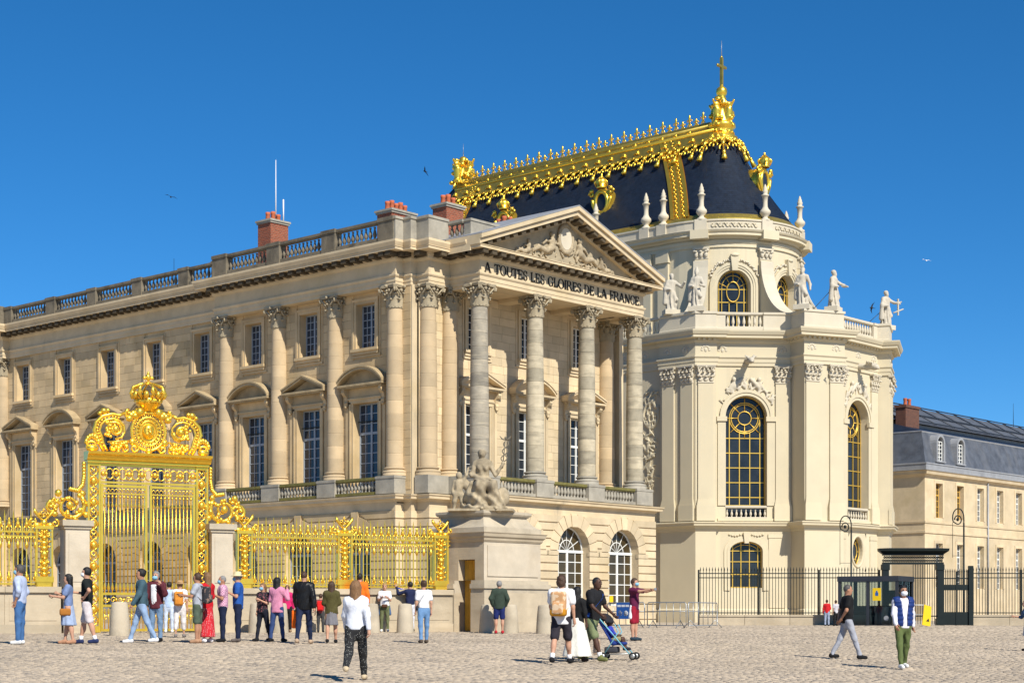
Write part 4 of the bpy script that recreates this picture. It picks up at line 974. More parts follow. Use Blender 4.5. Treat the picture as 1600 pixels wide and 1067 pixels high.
# -- roof
ZE,ZR=30.9,39.3; HE,HR=6.05,.75
MB().sweep(arcplan(RD-.0),[(.1,30.44),(.1,30.6),(-.42,31.05),(-.6,31.0)],smooth=False).obj('gutter',M['gold_dull'],CHA)
rp=[(HE+(HR-HE)*t-.35*math.sin(PI*t),ZE+(ZR-ZE)*t) for t in np.linspace(0,1,9)]
m=MB(); m.lathe(rp,n=28,a0=PI,a1=2*PI)
for s in (-1,1):
    for (r0_,z0),(r1_,z1) in zip(rp,rp[1:]): m.add([(s*r0_,0,z0),(s*r0_,30,z0),(s*r1_,29,z1),(s*r1_,0,z1)],[(0,1,2,3)],True)
m.add([(s*r,30-(k/8),z) for s in (-1,1) for k,(r,z) in enumerate(rp)],[(k,k+1,9+k+1,9+k) for k in range(8)])
m.obj('slate_roof',M['slate'],CHA)
def slope(z): t=(z-ZE)/(ZR-ZE); return HE+(HR-HE)*t-.35*math.sin(PI*min(max(t,0),1))
# slate courses
mc=MB()
for k in range(34):
    z=31.2+k*.19; r=slope(z)+.03
    mc.lathe([(r,z),(slope(z+.19)+.008,z+.19)],n=28,a0=PI,a1=2*PI,smooth=True)
    for s in (-1,1): mc.add([(s*r,0,z),(s*r,29.6,z),(s*(slope(z+.19)+.008),29.5,z+.19),(s*(slope(z+.19)+.008),0,z+.19)],[(0,1,2,3)])
mc.obj('slate_courses',M['slate'],CHA,kind='stuff')
gd,go_=M['gold_dull'],M['gold_roof']
for s in (-1,1):
    m=MB(); P=[(slope(37.85)+.06,37.85),(slope(38.3)+.1,38.3),(slope(38.9)+.12,38.9),(HR+.05,39.35)]
    for (a,z0),(b,z1) in zip(P,P[1:]): m.add([(s*a,-.1,z0),(s*a,28.6,z0),(s*b,28.6,z1),(s*b,-.1,z1)],[(0,1,2,3)])
    m.obj('ridge_flashing',gd,CHA)
    for z,r in ((37.85,.11),(38.95,.16)): MB().tube([(s*(slope(z)+.1),-.2,z),(s*(slope(z)+.1),28.6,z)],r,8).obj('ridge_moulding',go_,CHA)
    MB().tube([(s*(HR-.05),-.2,39.45),(s*(HR-.05),28.6,39.45)],.16,8).obj('ridge_moulding',gd,CHA)
MB().prism([(-HR,39.3),(HR,39.3),(.55,39.85),(-.55,39.85)],.6,28.6,'y').obj('ridge_cap',gd,CHA)
def fringe(big):
    m=MB()
    for s in (-1,1):
        m.tube([(s*(.06+.22*(1-k/11)*math.cos(k*.62+.5)),-.06,-.22+.2*(1-k/13)*math.sin(k*.62+.5)) for k in range(12)],.045,5)
        m.tube([(s*(.1+.15*math.sin(k*.6)),-.06,-.4-.07*k) for k in range(5)],[.05,.06,.06,.05,.03],5)
        m.ell((s*.3,-.06,-.1),(.1,.08,.09),6,4)
    m.ell((0,-.1,-.3),(.1,.09,.15),7,5)
    if big: m.tube([(0,-.05,-.45),(0,-.05,-.75),(0,-.05,-.85),(0,-.05,-1.15)],[.06,.05,.1,.17],7); m.ell((0,-.08,-.8),(.12,.1,.1),6,5)
    else: m.ell((0,-.06,-.6),(.08,.07,.14),6,5)
    return m.mesh('fringe_ornament',go_)
fr=[fringe(True),fringe(False)]
tilt=math.atan2(HE-HR,ZR-ZE)
for k in range(34):
    b=1.1+k*.85
    mk('fringe_ornament',fr[k%2],CHA,(-slope(37.85)-.1,b,37.95),rot=(-tilt*.95,0,RA),scale=(1.35,1.3,1.45))
for k in range(9):
    th=-PI/2+PI*k/8*.95-.35; r=slope(37.75)+.12
    mk('fringe_ornament',fr[k%2],CHA,(r*math.sin(th+.35),-r*math.cos(th+.35),38.15),rot=(-tilt*.9,0,th+.35),scale=(1.35,1.35,2.0 if k%2==0 else 1.4))
def crest(h):
    m=MB(); m.tube([(0,0,0),(0,0,h*.5)],[.07,.05],6); m.ell((0,0,h*.72),(.1,.08,h*.3),7,6)
    for s in (-1,1): m.tube([(0,0,h*.45),(s*.12,0,h*.62),(s*.22,0,h*.62),(s*.24,0,h*.48)],[.05,.05,.05,.04],5); m.tube([(0,0,h*.4),(s*.16,0,h*.22),(s*.2,0,h*.1)],[.05,.05,.03],5)
    m.ell((0,0,h*.45),(.14,.09,.06),6,4); return m.mesh('crest_ornament',go_)
c1,c2=crest(1.1),crest(.7)
MB().lathe([(slope(37.8)+.09,37.8),(slope(38.4)+.1,38.4),(HR+.1,39.35),(.3,39.5)],n=20,a0=PI,a1=2*PI).obj('ridge_end_cover',go_,CHA)
for k in range(42):
    b=1.3+k*.68; mk('crest_ornament',(c1,c2)[k%2],CHA,(-.45,b,39.75),RA)
ro=MB(); ro.ell((0,-.05,0),(.2,.1,.2),8,5); ro.tube([(-.25,-.04,-.25),(0,-.1,.05),(.25,-.04,-.25)],.06,5)
rom=ro.mesh('rosette',go_)
for k in range(20): mk('rosette',rom,CHA,(-slope(38.5)-.13,1.8+k*1.4,38.45),rot=(-tilt,0,RA))
for k in range(20): mk('rosette',rom,CHA,(-HR-.05,2.4+k*1.4,39.3),rot=(-tilt,0,RA),scale=(.7,.7,.7))
for k in range(9):
    th=-PI/2+PI*k/8*.95-.0; r=slope(38.45)+.14
    mk('rosette',rom,CHA,(r*math.sin(th+.1),-r*math.cos(th+.1),38.4),rot=(-tilt,0,th+.1)); r=slope(38.95)+.14; mk('rosette',rom,CHA,(r*math.sin(th+.3),-r*math.cos(th+.3),38.95),rot=(-tilt,0,th+.3),scale=(.7,.7,.7))
# gilded hip bands
def slopept(z,b,o=.07): return (-(slope(z)+o),b,z)
def band(bt,bb,wd,zt=38.9,zb=30.95):
    m=MB(); k=10; z=[zb+(zt-zb)*i/k for i in range(k+1)]; bx=[bb+(bt-bb)*i/k for i in range(k+1)]
    for sgn,(o,w0,w1) in enumerate(((.06,-wd,wd),(.16,-wd,-wd*.62),(.16,wd*.62,wd),(.13,-.12,.12))):
        v=[]
        for i in range(k+1): v+=[slopept(z[i],bx[i]+w0,o),slopept(z[i],bx[i]+w1,o)]
        m.add(v,[(2*i,2*i+1,2*i+3,2*i+2) for i in range(k)])
    for i in range(34):
        t=(i+.5)/34
        for w0 in (-wd*.36,wd*.36): p=slopept(zb+(zt-zb)*t,bb+(bt-bb)*t+w0+(.06 if i%2 else -.06),.12); m.ell(p,(.06,.13,.10),6,4)
    return m.obj('hip_band',go_,CHA)
band(4.4,-.5,.88); band(26.2,26.2,.5)
# oval dormers
def dormer():
    m=MB(); n=26
    m.tube([(.62*math.cos(2*PI*k/n),0,.86*math.sin(2*PI*k/n)) for k in range(n)],.17,7,closed=True); m.tube([(.84*math.cos(2*PI*k/n),.12,1.1*math.sin(2*PI*k/n)) for k in range(n)],.15,7,closed=True)
    m.prism([(.9*math.cos(2*PI*k/n),1.15*math.sin(2*PI*k/n)) for k in range(n)],.1,1.3)
    for s in (-1,1):
        m.tube([(s*(1.05+.26*(1-k/13)*math.cos(k*.6)),-.02,.75+.3*(1-k/13)*math.sin(k*.6)) for k in range(13)],.11,6)
        m.tube([(s*(.95-.02*k*k),-.02,.4-.25*k) for k in range(8)],[.14,.16,.15,.14,.13,.12,.1,.08],6); m.ell((s*1.0,-.05,1.05),(.2,.18,.2),7,5)
    m.tube([(0,0,-1.0),(0,0,-1.4),(0,0,-1.9)],[.3,.22,.06],7)
    m.lathe([(.4,1.15),(.46,1.3),(.36,1.34),(.55,1.62),(.42,1.9),(.1,2.05),(.12,2.15),(.06,2.35)],n=10)
    for k in range(5): a=2*PI*k/5; m.tube([(.45*math.cos(a),.45*math.sin(a),1.3),(.6*math.cos(a),.6*math.sin(a),1.65),(.1*math.cos(a),.1*math.sin(a),2.1)],.06,5)
    d=MB().prism([(.55*math.cos(2*PI*k/n),.78*math.sin(2*PI*k/n)) for k in range(n)],-.02,.09)
    return m.mesh('dormer',go_),d.mesh('pane',M['glass'])
dm=dormer()
for x,y,z,a in ((-slope(34.2)-.65,8.8,34.0,RA),(-slope(34.2)-.65,19.7,34.0,RA),((slope(34.6)+.65)*math.sin(.12),-(slope(34.6)+.65)*math.cos(.12),34.4,.12)):
    o=mk('dormer_window',dm[0],CHA,(x,y,z),a); mk('pane',dm[1],o)
# spire with putti, ball and cross
def cluster(seed,h,r):
    rr=np.random.default_rng(seed)
    def fn(P):
        d=cap(P,(0,0,0),(0,0,h*.85),r*.75,r*.35)
        for s in (-1,1):                            # two winged putti back to back
            for ax in (0,1):
                o=np.array([s*r*.55,0,0]) if ax==0 else np.array([0,s*r*.55,0])
                d=smin(d,cap(P,o*1.1+(0,0,h*.25),o*1.15+(0,0,h*.55),r*.26,r*.30),.12); d=smin(d,ell(P,o*1.3+np.array((0,0,h*.72)),(r*.2,r*.2,h*.09)),.05)
                d=smin(d,cap(P,o*1.2+(0,0,h*.55),o*2.0+(0,0,h*.82),r*.10,r*.09),.06); d=smin(d,cap(P,o*1.2+(0,0,h*.25),o*1.9+(0,0,h*.02),r*.14,r*.10),.08)
                d=smin(d,ell(P,o*.7+np.array((0,0,h*.62)),(r*.3,r*.3,h*.12)),.06)
        for i in range(26):
            a=rr.uniform(0,2*PI); z=rr.uniform(0,h*.95); q=r*(1.0-.5*z/h)
            d=smin(d,ell(P,(q*math.cos(a),q*math.sin(a),z),(r*.2,r*.2,r*.16)),.05)
        return d
    V,Fq=surfnet(fn,(-r*2.2,-r*2.2,-.2),(r*2.2,r*2.2,h*1.1),.075); return npmesh('figure_group',V,Fq,go_)
MB().lathe([(slope(38.2)+.25,37.9),(1.35,38.2),(1.3,38.5),(1.0,38.7),(.95,39.2),(1.15,39.35),(1.1,39.6),(.8,39.75)],0,-.2,20).obj('spire_base',go_,CHA)
mk('figure_group',cluster(1,2.5,1.08),CHA,(0,-.2,39.3)); mk('figure_group',cluster(2,3.1,1.2),CHA,(0,28.6,39.2))
MB().lathe([(.3,41.5),(.4,41.7),(.3,41.85),(.42,42.05),(.46,42.25),(.4,42.5),(.15,42.7),(.13,42.8)],0,-.2,14).obj('spire_ball',go_,CHA)
MB().box(-.11,.11,-.31,-.09,42.7,45.0).box(-.55,.55,-.29,-.11,44.2,44.4).ell((-.58,-.2,44.3),(.1,.1,.12),6,5).ell((.58,-.2,44.3),(.1,.1,.12),6,5).ell((0,-.2,45.05),(.13,.1,.12),6,5).obj('cross',gd,CHA,(0,0,0)).rotation_euler=(0,0,0)
MB().tube([(0,-.2,45),(0,-.2,46.4)],[.04,.012],5).obj('lightning_rod',M['steel'],CHA); MB().tube([(0,28.6,42.3),(0,28.6,43.4)],[.03,.012],5).obj('lightning_rod',M['steel'],CHA)
# ---------------- far service wing ----------------
sx_,sy_=uv2w(76.5,13.5)
SV=thing('service_wing','long plain stone wing with small paned windows and grey slate mansard roof','building',(sx_,sy_,0),_pr)
st=M['stone_pale']; WX=[2.8+4.32*k for k in range(13)]
ops_=[(x-.72,x+.72,9.3,12.6) for x in WX]+[(x-.72,x+.72,2.6,6.85) for x in WX]
m=MB(); rect_wall(m,0,58,-1,13.4,ops_,.6); m.obj('wall',st,SV)
MB().add([(0,0,-1),(0,30,-1),(0,30,13.4),(0,0,13.4)],[(3,2,1,0)]).obj('wall',st,SV)
MB().sweep([(0,30),(0,0),(58,0)],[(-.2,13.1),(0,13.1),(.1,13.2),(.18,13.3),(.4,13.36),(.45,13.6),(.55,13.7),(-.2,13.76)]).obj('cornice',st,SV)
MB().sweep([(0,30),(0,0),(58,0)],[(-.2,7.75),(0,7.75),(.1,7.78),(.1,8.0),(.02,8.02),(.02,8.7),(.1,8.72),(.12,8.9),(-.2,8.95)]).obj('string_course',st,SV)
MB().sweep([(0,30),(0,0),(58,0)],[(-.3,13.76),(.3,13.76),(.3,14.3),(.36,14.32),(.36,14.45),(-.3,14.48)]).obj('gutter',M['lead'],SV)
MB().sweep([(0,30),(0,0),(58,0)],[(.15,14.45),(-.1,15.2),(-.45,16.6),(-.75,17.5),(-1.0,17.55)],caps=False).obj('mansard_roof',M['slate_grey'],SV)
MB().sweep([(0,30),(0,0),(58,0)],[(-.7,17.42),(-.66,17.55),(-.9,17.62)],caps=False).obj('roof_flashing',M['lead'],SV)
MB().add([(.8,.8,17.55),(58,.8,17.55),(58,6,19.0),(4,6,19.0),(.8,30,17.55),(4,30,19)],[(0,1,2,3),(0,3,5,4)]).obj('upper_roof',M['slate'],SV)
m=MB().add([(4,6,18.2),(58,6,18.2),(58,6,19.4),(4,6,19.4)],[(0,1,2,3)]); m.obj('clerestory_wall',M['lead'],SV)
MB().prism([(5.4,19.3),(10,21.9),(14.6,19.3)],4,58,'x').obj('skylight_roof',M['slate_grey'],SV)
for k in range(14):
    x=5+k*4; MB().tube([(x,5.6,19.55),(x,9.9,21.98)],.07,4,flat=(1,0,0)).obj('roof_rib',M['dark_metal'],SV)
for z,y in ((19.55,5.6),(20.6,7.55),(21.98,10)): MB().box(4,58,y-.08,y+.08,z,z+.1).obj('roof_rail',M['dark_metal'],SV)
wmS=window('s',.72,3.3,4,6,M['frame_white'],M['glass'],transom=4,th=.05); wmO=window('s',.72,3.3,4,6,M['frame_ochre'],M['glass'],transom=4,th=.05); wmL=window('s',.72,4.25,4,7,M['frame_white'],M['glass'],transom=5,th=.05)
fs=MB()
for z0,z1,nm in ((9.3,12.6,0),(2.6,6.85,1)): fs.box(-.98,-.72,-.05,.02,z0,z1+.26).box(.72,.98,-.05,.02,z0,z1+.26).box(-.72,.72,-.05,.02,z1,z1+.26)
fsm=fs.mesh('window_surround',st)
for i,x in enumerate(WX):
    w_=wmO if i<2 else wmS
    o=mk('window',w_[0],SV,(x,.4,9.3)); mk('pane',w_[1],o); o=mk('window',wmL[0],SV,(x,.4,2.6)); mk('pane',wmL[1],o); mk('window_surround',fsm,SV,(x,0,0))
for x in (12.9,30.2): MB().tube([(x,-.12,-.9),(x,-.12,13.2)],.09,6).obj('drainpipe',M['lead'],SV)
for i,x in enumerate((2.75,6.9)):
    m=MB(); A=arc_pts(0,1.75,.62,10); B=arc_pts(0,1.75,.85,10)
    for k in range(10): m.prism([A[k],B[k],B[k+1],A[k+1]][::-1],-.25,1.2)
    m.box(-.85,-.62,-.25,1.2,0,1.75).box(.62,.85,-.25,1.2,0,1.75).box(-.95,.95,-.3,.5,-.1,.04)
    o=m.obj('dormer',M['lead'],SV,(x,0,14.7))
    w_=window('d',.6,1.9,2,5,M['frame_white'],M['glass'],th=.06); q=mk('window',w_[0],o,(0,-.05,.05)); mk('pane',w_[1],q)
mb=MB().box(0,2.7,0,1.1,0,2.7); o=mb.obj('chimney',M['brick_brown'],SV,(4.0,4.2,17.7)); MB().box(-.1,2.8,-.1,1.2,2.7,2.95).obj('chimney_cap',M['brick_brown'],o)
for k in range(2): mk('chimney_pot',lathe_mesh([(.2,0),(.17,.5),(.2,.55),(.2,.75)],M['terracotta'],8,'chimney_pot'),o,(.9+k*.8,.55,2.95))
MB().tube([(40,10,21.9),(40,10,24.6)],[.04,.015],5).obj('lightning_rod',M['iron'],SV)
# ---------------- gilded fence and gate ----------------
FO=(-2.11,58.5); FA=R(28); GB=-.6
def fw_(x,y=0): return (FO[0]+math.cos(FA)*x-math.sin(FA)*y,FO[1]+math.sin(FA)*x+math.cos(FA)*y)
def fthing(name,label,cat,x,y=0,z=GB,group=None): p=fw_(x,y); return thing(name,label,cat,(p[0],p[1],z),FA,group)
wl=M['wall_low']; gd=M['gold']
def plinth(x0,x1,label):
    T=fthing('plinth_wall',label,'wall',x0); L=x1-x0
    MB().box(0,L,-.38,.38,0,.3).obj('footing',wl,T)
    n=max(1,round(L/1.55)); w_=L/n
    MB().box(.02,L-.02,-.30,.30,.3,1.28).obj('core',wl,T)
    for k in range(n):
        MB().box(k*w_+.008,(k+1)*w_-.008,-.335,.335,.30,1.27).box(k*w_+.14,(k+1)*w_-.14,-.35,.3,.42,1.16).obj('stone_block',wl,T)
        MB().box(k*w_+.006,(k+1)*w_-.006,-.42,.42,1.28,1.46).obj('coping_stone',wl,T)
    return T
plinth(-7.95,-.1,'low pale stone wall under the gilded fence between the pedestal and the gate')
plinth(-22,-13.5,'low pale stone wall under the two pilaster gilded fence behind the man in light blue')
def spiral(cx,cz,r,a0,turns,y=-.04,n=22,rmin=.12,sgn=1,ex=1):
    return [(cx+ex*r*(1-(1-rmin)*k/n)*math.cos(a0+sgn*turns*2*PI*k/n),y,cz+r*(1-(1-rmin)*k/n)*math.sin(a0+sgn*turns*2*PI*k/n)) for k in range(n+1)]
spear=MB().box(-.017,.017,-.017,.017,1.5,3.42).lathe([(.02,3.4),(.035,3.46),(.02,3.5),(.03,3.56),(.004,3.80)],n=6).ell((0,0,2.95),(.035,.035,.05),6,4).mesh('spear_bar',gd)
flm=MB().box(-.015,.015,-.015,.015,1.5,3.3)
for s in (-1,1): flm.tube([(0,0,3.05),(s*.06,0,3.14),(s*.085,0,3.25),(s*.04,0,3.33)],.026,5); flm.tube([(0,0,3.02),(s*.06,0,2.93),(s*.065,0,2.82)],.022,5)
flm.lathe([(.02,3.26),(.065,3.34),(.07,3.40),(.035,3.46),(.05,3.5),(.005,3.58)],n=7).lathe([(.01,2.60),(.055,2.70),(.06,2.76),(.015,2.85)],n=7)
flm.lathe([(.015,1.62),(.06,1.72),(.055,1.8),(.01,1.95)],n=6)
for s in (-1,1): flm.tube([(0,0,1.6),(s*.06,0,1.68),(s*.05,0,1.78)],.014,4)
flm=flm.mesh('fleuron_bar',gd)
def crown(m,cx,cy,z,s):
    m.lathe([(.40*s,z),(.44*s,z+.05*s),(.40*s,z+.1*s),(.42*s,z+.14*s),(.38*s,z+.16*s)],cx,cy,14)
    for k in range(8):
        a=2*PI*k/8; c,q=math.cos(a),math.sin(a)
        m.tube([(cx+.40*s*c,cy+.40*s*q,z+.12*s),(cx+.58*s*c,cy+.58*s*q,z+.32*s),(cx+.50*s*c,cy+.50*s*q,z+.52*s),(cx+.2*s*c,cy+.2*s*q,z+.64*s),(cx,cy,z+.66*s)],[.05*s,.06*s,.055*s,.045*s,.04*s],5)
        a+=PI/8; c,q=math.cos(a),math.sin(a); m.ell((cx+.50*s*c,cy+.50*s*q,z+.26*s),(.09*s,.09*s,.12*s),6,5)
        m.ell((cx+.52*s*math.cos(a-PI/8),cy+.52*s*math.sin(a-PI/8),z+.34*s),(.08*s,.08*s,.08*s),6,4)
    m.lathe([(.12*s,z+.62*s),(.1*s,z+.7*s),(.04*s,z+.74*s)],cx,cy,8)
    m.ell((cx,cy,z+.86*s),(.09*s,.06*s,.12*s),6,5)
    for t in (-1,1): m.ell((cx+t*.12*s,cy,z+.84*s),(.08*s,.05*s,.06*s),6,4)
    m.ell((cx,cy,z+.98*s),(.05*s,.04*s,.07*s),6,4)
def gold_pilaster(T,x):
    e=part_empty('ornamental_pilaster',T,(x,0,0))
    MB().box(-.26,-.21,-.1,.1,1.46,3.32).box(.21,.26,-.1,.1,1.46,3.32).box(-.26,.26,-.1,.1,1.46,1.6).box(-.28,.28,-.12,.12,1.6,1.78).box(-.28,.28,-.12,.12,3.24,3.34).obj('frame',gd,e)
    m=MB(); m.box(-.12,.12,-.03,.03,1.6,3.25)
    for k in range(9):
        z=1.85+k*.16; r=.10+.05*math.sin(k*1.3+.5); m.ell((0,-.07,z),(r,.07,.075),7,5)
        for s in (-1,1): m.ell((s*(r+.02),-.06,z+.05),(.05,.045,.04),5,4)
    m.lathe([(.03,2.3),(.12,2.42),(.13,2.5),(.06,2.58),(.09,2.62)],0,-.04,9)
    for s in (-1,1): m.tube(spiral(s*.13,3.08,.09,PI/2,1.2,-.05,10,sgn=s),.022,4)
    m.obj('relief',gd,e)
    m=MB(); crown(m,0,0,3.62,.26)
    for s in (-1,1):
        m.tube([(-s*.2,0,3.3),(0,0,3.48),(s*.16,0,3.64),(s*.27,0,3.78),(s*.30,0,3.88)],[.035,.04,.05,.06,.03],6)
        m.tube(spiral(s*.34,3.42,.14,PI*(.5 if s>0 else .5),1.3,0,12,sgn=-s),.035,5); m.ell((s*.2,0,3.36),(.14,.08,.09),7,5)
    m.ell((0,-.02,3.42),(.12,.1,.14),8,6); m.obj('crown',gd,e)
def gold_fence(x0,x1,label,pil,grp='gilded fence panels beside the gate'):
    T=fthing('gilded_fence',label,'fence',x0,group=grp); L=x1-x0
    for z,h in ((1.52,.05),(1.62,.03),(2.98,.045),(3.12,.045)): MB().box(0,L,-.025,.025,z,z+h).obj('rail',gd,T)
    n=int(L/.131)
    for k in range(n):
        x=(k+.5)*L/n
        if any(abs(x-(p-x0))<.24 for p in pil): continue
        mk('bar',(spear,flm)[k%2],T,(x,0,0))
    for p in pil: gold_pilaster(T,p-x0)
    return T
gold_fence(-7.35,-.05,'gilded spear fence with three crowned pilasters between the crowned gate and the pedestal',(-7.55+.05,-3.99,-.42))
gold_fence(-21.5,-13.75,'gilded spear fence with two crowned pilasters on the far side of the crowned gate',(-13.95,-18.2))
# stone gate piers
for x,w_,lb in ((-8.36,.35,'square stone gate pier between the crowned gate and the three pilaster fence'),(-13.0,.37,'square stone gate pier between the crowned gate and the two pilaster fence')):
    T=fthing('stone_pier',lb,'pier',x)
    MB().box(-w_-.07,w_+.07,-.43,.43,0,1.46).obj('base',wl,T)
    MB().box(-w_,w_,-.36,.36,1.46,3.25).box(-w_+.1,w_-.1,-.38,.38,1.62,3.1).obj('shaft',M['pier'],T)
    MB().box(-w_-.05,w_+.05,-.41,.41,3.25,3.34).box(-w_-.11,w_+.11,-.47,.47,3.34,3.52).obj('cap_stone',M['dirty'],T)
# the gate
GX=-10.68; GT=fthing('gilded_gate','tall double gate of gilded bars with sun medallion and crown above its lintel','gate',GX)
H=1.94; Z=-GB                                         # gate space: z measured from the pavement
def gp(name,m,par=GT): return m.obj(name,gd,par)
for s in (-1,1):
    a,b=sorted((s*H,s*(H-.40))); c=(a+b)/2
    e=part_empty('gate_post',GT)
    MB().box(a,a+.06,-.09,.09,.05,5.35).box(b-.06,b,-.09,.09,.05,5.35).box(a,b,-.08,.08,.05,.25).box(a,b,-.08,.08,5.25,5.35).obj('frame',gd,e)
    m=MB()
    for k in range(15):
        z=.42+k*.335
        m.tube([(c+.12*math.cos(2*PI*q/12),0,z+.15*math.sin(2*PI*q/12)) for q in range(12)],.026,5,closed=True)
        if k%2: m.ell((c,-.03,z),(.11,.06,.12),7,5)
        else: m.tube([(c-.11,0,z-.13),(c,0,z),(c+.11,0,z+.13)],.022,4); m.tube([(c+.11,0,z-.13),(c,0,z),(c-.11,0,z+.13)],.022,4)
        m.ell((c,0,z+.167),(.04,.04,.04),5,4)
    m.obj('roundels',gd,e)
    m=MB()                                             # garland hanging outside each post
    gp_=[(.10,5.3),(.10,4.9),(.15,4.62),(.30,4.46),(.52,4.5)]
    for k in range(17): u=k/4.001; i=min(int(u),3); u-=i; m.ell((s*(H+gp_[i][0]*(1-u)+gp_[i+1][0]*u),0,gp_[i][1]*(1-u)+gp_[i+1][1]*u),(.075,.07,.075),7,5)
    gp('garland',m)
    m=MB(); m.tube(spiral(s*(H+.52),3.98,.46,PI*.75 if s>0 else PI*.25,1.55,0,26,.12,s),[.085-.002*k for k in range(27)],6)
    m.tube(spiral(s*(H+1.06),3.92,.26,PI if s>0 else 0,1.3,0,16,.15,-s),.06,6)
    for k in range(7): q=PI*(.95+.22*k); m.ell((s*(H+.52)+s*.56*math.cos(q)*-1,-.02,3.98+.52*math.sin(q)),(.11,.08,.10),6,5)
    for k in range(26): a=RNG.uniform(0,2*PI); rr=RNG.uniform(.25,.55); m.ell((s*(H+.6+rr*1.15*math.cos(a)),-.03-.05*RNG.random(),3.98+rr*.8*math.sin(a)),(RNG.uniform(.05,.1),.06,RNG.uniform(.05,.09)),6,4)
    m.ell((s*(H+.55),-.05,4.0),(.13,.09,.13),7,5); m.ell((s*(H+.9),-.04,4.36),(.12,.1,.12),7,5)
    gp('side_scroll',m)
gp('lintel',MB().box(-H-.02,H+.02,-.16,.16,5.35,5.42).sweep([(-H-.05,-.18),(H+.05,-.18)],[(0,5.42),(.05,5.44),(.12,5.56),(.2,5.6),(.22,5.68),(-.4,5.7),(-.4,5.42)]))
m=MB(); m.box(-H+.4,H-.4,-.05,.05,4.72,4.78).box(-H+.4,H-.4,-.05,.05,5.26,5.34)
for k in range(15):
    x=-1.44+k*.206
    m.tube([(x+.12*math.cos(2*PI*q/12),0,5.02+.17*math.sin(2*PI*q/12)) for q in range(12)],.022,5,closed=True)
    if k%2==0: m.ell((x,-.02,5.02),(.085,.06,.09),7,5)
    m.ell((x+.103,0,5.02),(.05,.04,.05),5,4)
gp('frieze',m)
gbar=MB().tube([(0,0,1.3),(0,0,4.45)],.021,6).ell((0,0,4.3),(.045,.045,.05),6,4).lathe([(.015,3.95),(.045,4.03),(.01,4.14)],n=6).lathe([(.01,1.32),(.05,1.42),(.02,1.6)],n=6).mesh('bar',gd)
sbar=MB().tube([(0,0,.15),(0,0,.78)],.018,5).lathe([(.015,.6),(.04,.68),(.01,.8)],n=6).mesh('short_bar',gd)
for s in (-1,1):
    L=part_empty('gate_leaf',GT); a,b=sorted((s*.04,s*(H-.42)))
    MB().box(a,a+.07,-.05,.05,.08,4.7).box(b-.07,b,-.05,.05,.08,4.7).box(a,b,-.045,.045,.08,.16).box(a,b,-.045,.045,.84,.92).box(a,b,-.045,.045,1.22,1.3).box(a,b,-.045,.045,4.60,4.68).box(a,b,-.03,.03,4.38,4.42).obj('leaf_frame',gd,L)
    n=11
    for k in range(n): x=a+.07+(b-a-.14)*(k+.5)/n; mk('bar',gbar,L,(x,0,0)); mk('bar',sbar,L,(x,0,0)); 
    m=MB()
    for k in range(n):
        x=a+.07+(b-a-.14)*(k+.5)/n; m.tube([(x+.055*math.cos(PI*q/8),0,4.46+.09*math.sin(PI*q/8)) for q in range(9)],.016,4)
    for k in range(6):
        x=a+.16+(b-a-.3)*k/5; m.tube(spiral(x,1.07,.1,0,1.2,0,10,.2,1 if k%2 else -1),.02,4); m.ell((x+.1,0,1.07),(.05,.04,.06),5,4)
        m.tube(spiral(x,.5,.09,0,1.1,0,8,.2,1),.018,4)
    m.obj('scroll_panel',gd,L,kind='stuff')
OV=part_empty('overthrow',GT,(0,0,0))
def face(P):
    d=ell(P,(0,-.05,6.4),(.20,.14,.25)); d=smin(d,cap(P,(0,-.19,6.46),(0,-.23,6.36),.03,.045),.04)
    for s in (-1,1): d=smin(d,ell(P,(s*.08,-.16,6.30),(.07,.05,.06)),.04); d=np.maximum(d,-ell(P,(s*.075,-.2,6.45),(.045,.05,.025)))
    d=np.maximum(d,-ell(P,(0,-.2,6.26),(.06,.04,.015)))
    return d
V_,F_=surfnet(face,(-.3,-.3,6.05),(.3,.15,6.72),.03); mk('sun_face',npmesh('sun_face',V_,F_,gd),OV)
m=MB(); n=28
for rx,rz_,t in ((.54,.60,.055),(.40,.45,.03),(.28,.33,.03)): m.tube([(rx*math.cos(2*PI*k/n),-.02,6.4+rz_*math.sin(2*PI*k/n)) for k in range(n)],t,6,closed=True)
m.prism([(.36*math.cos(2*PI*k/n),6.4+.41*math.sin(2*PI*k/n)) for k in range(n)],.0,.05)
for k in range(22): a=2*PI*k/22; m.tube([(.30*math.cos(a),-.02,6.4+.34*math.sin(a)),(.50*math.cos(a),-.02,6.4+.56*math.sin(a))],[.035,.015],4); m.ell((.47*math.cos(a+.14),-.02,6.4+.525*math.sin(a+.14)),(.035,.03,.035),5,4)
m.obj('medallion',gd,OV)
m=MB(); crown(m,0,0,7.28,.98)
for t in np.linspace(0,2*PI,16): m.ell((.40*math.cos(t),.40*math.sin(t),7.36),(.06,.06,.05),5,4)
m.obj('crown',gd,OV)
m=MB(); m.lathe([(.18,7.05),(.25,7.12),(.4,7.26)],n=12)
for s in (-1,1):
    for k in range(9): t=k/8; m.ell((s*(.12+.5*t),-.04,7.12-.28*t+.06*math.sin(k*2.2)),(.13,.1,.11),7,5)
    m.tube(spiral(s*.62,6.92,.15,PI/2,1.3,-.02,12,.15,-s),.05,5); m.ell((s*.3,-.1,7.0),(.14,.12,.14),7,5)
m.obj('swag',gd,OV)
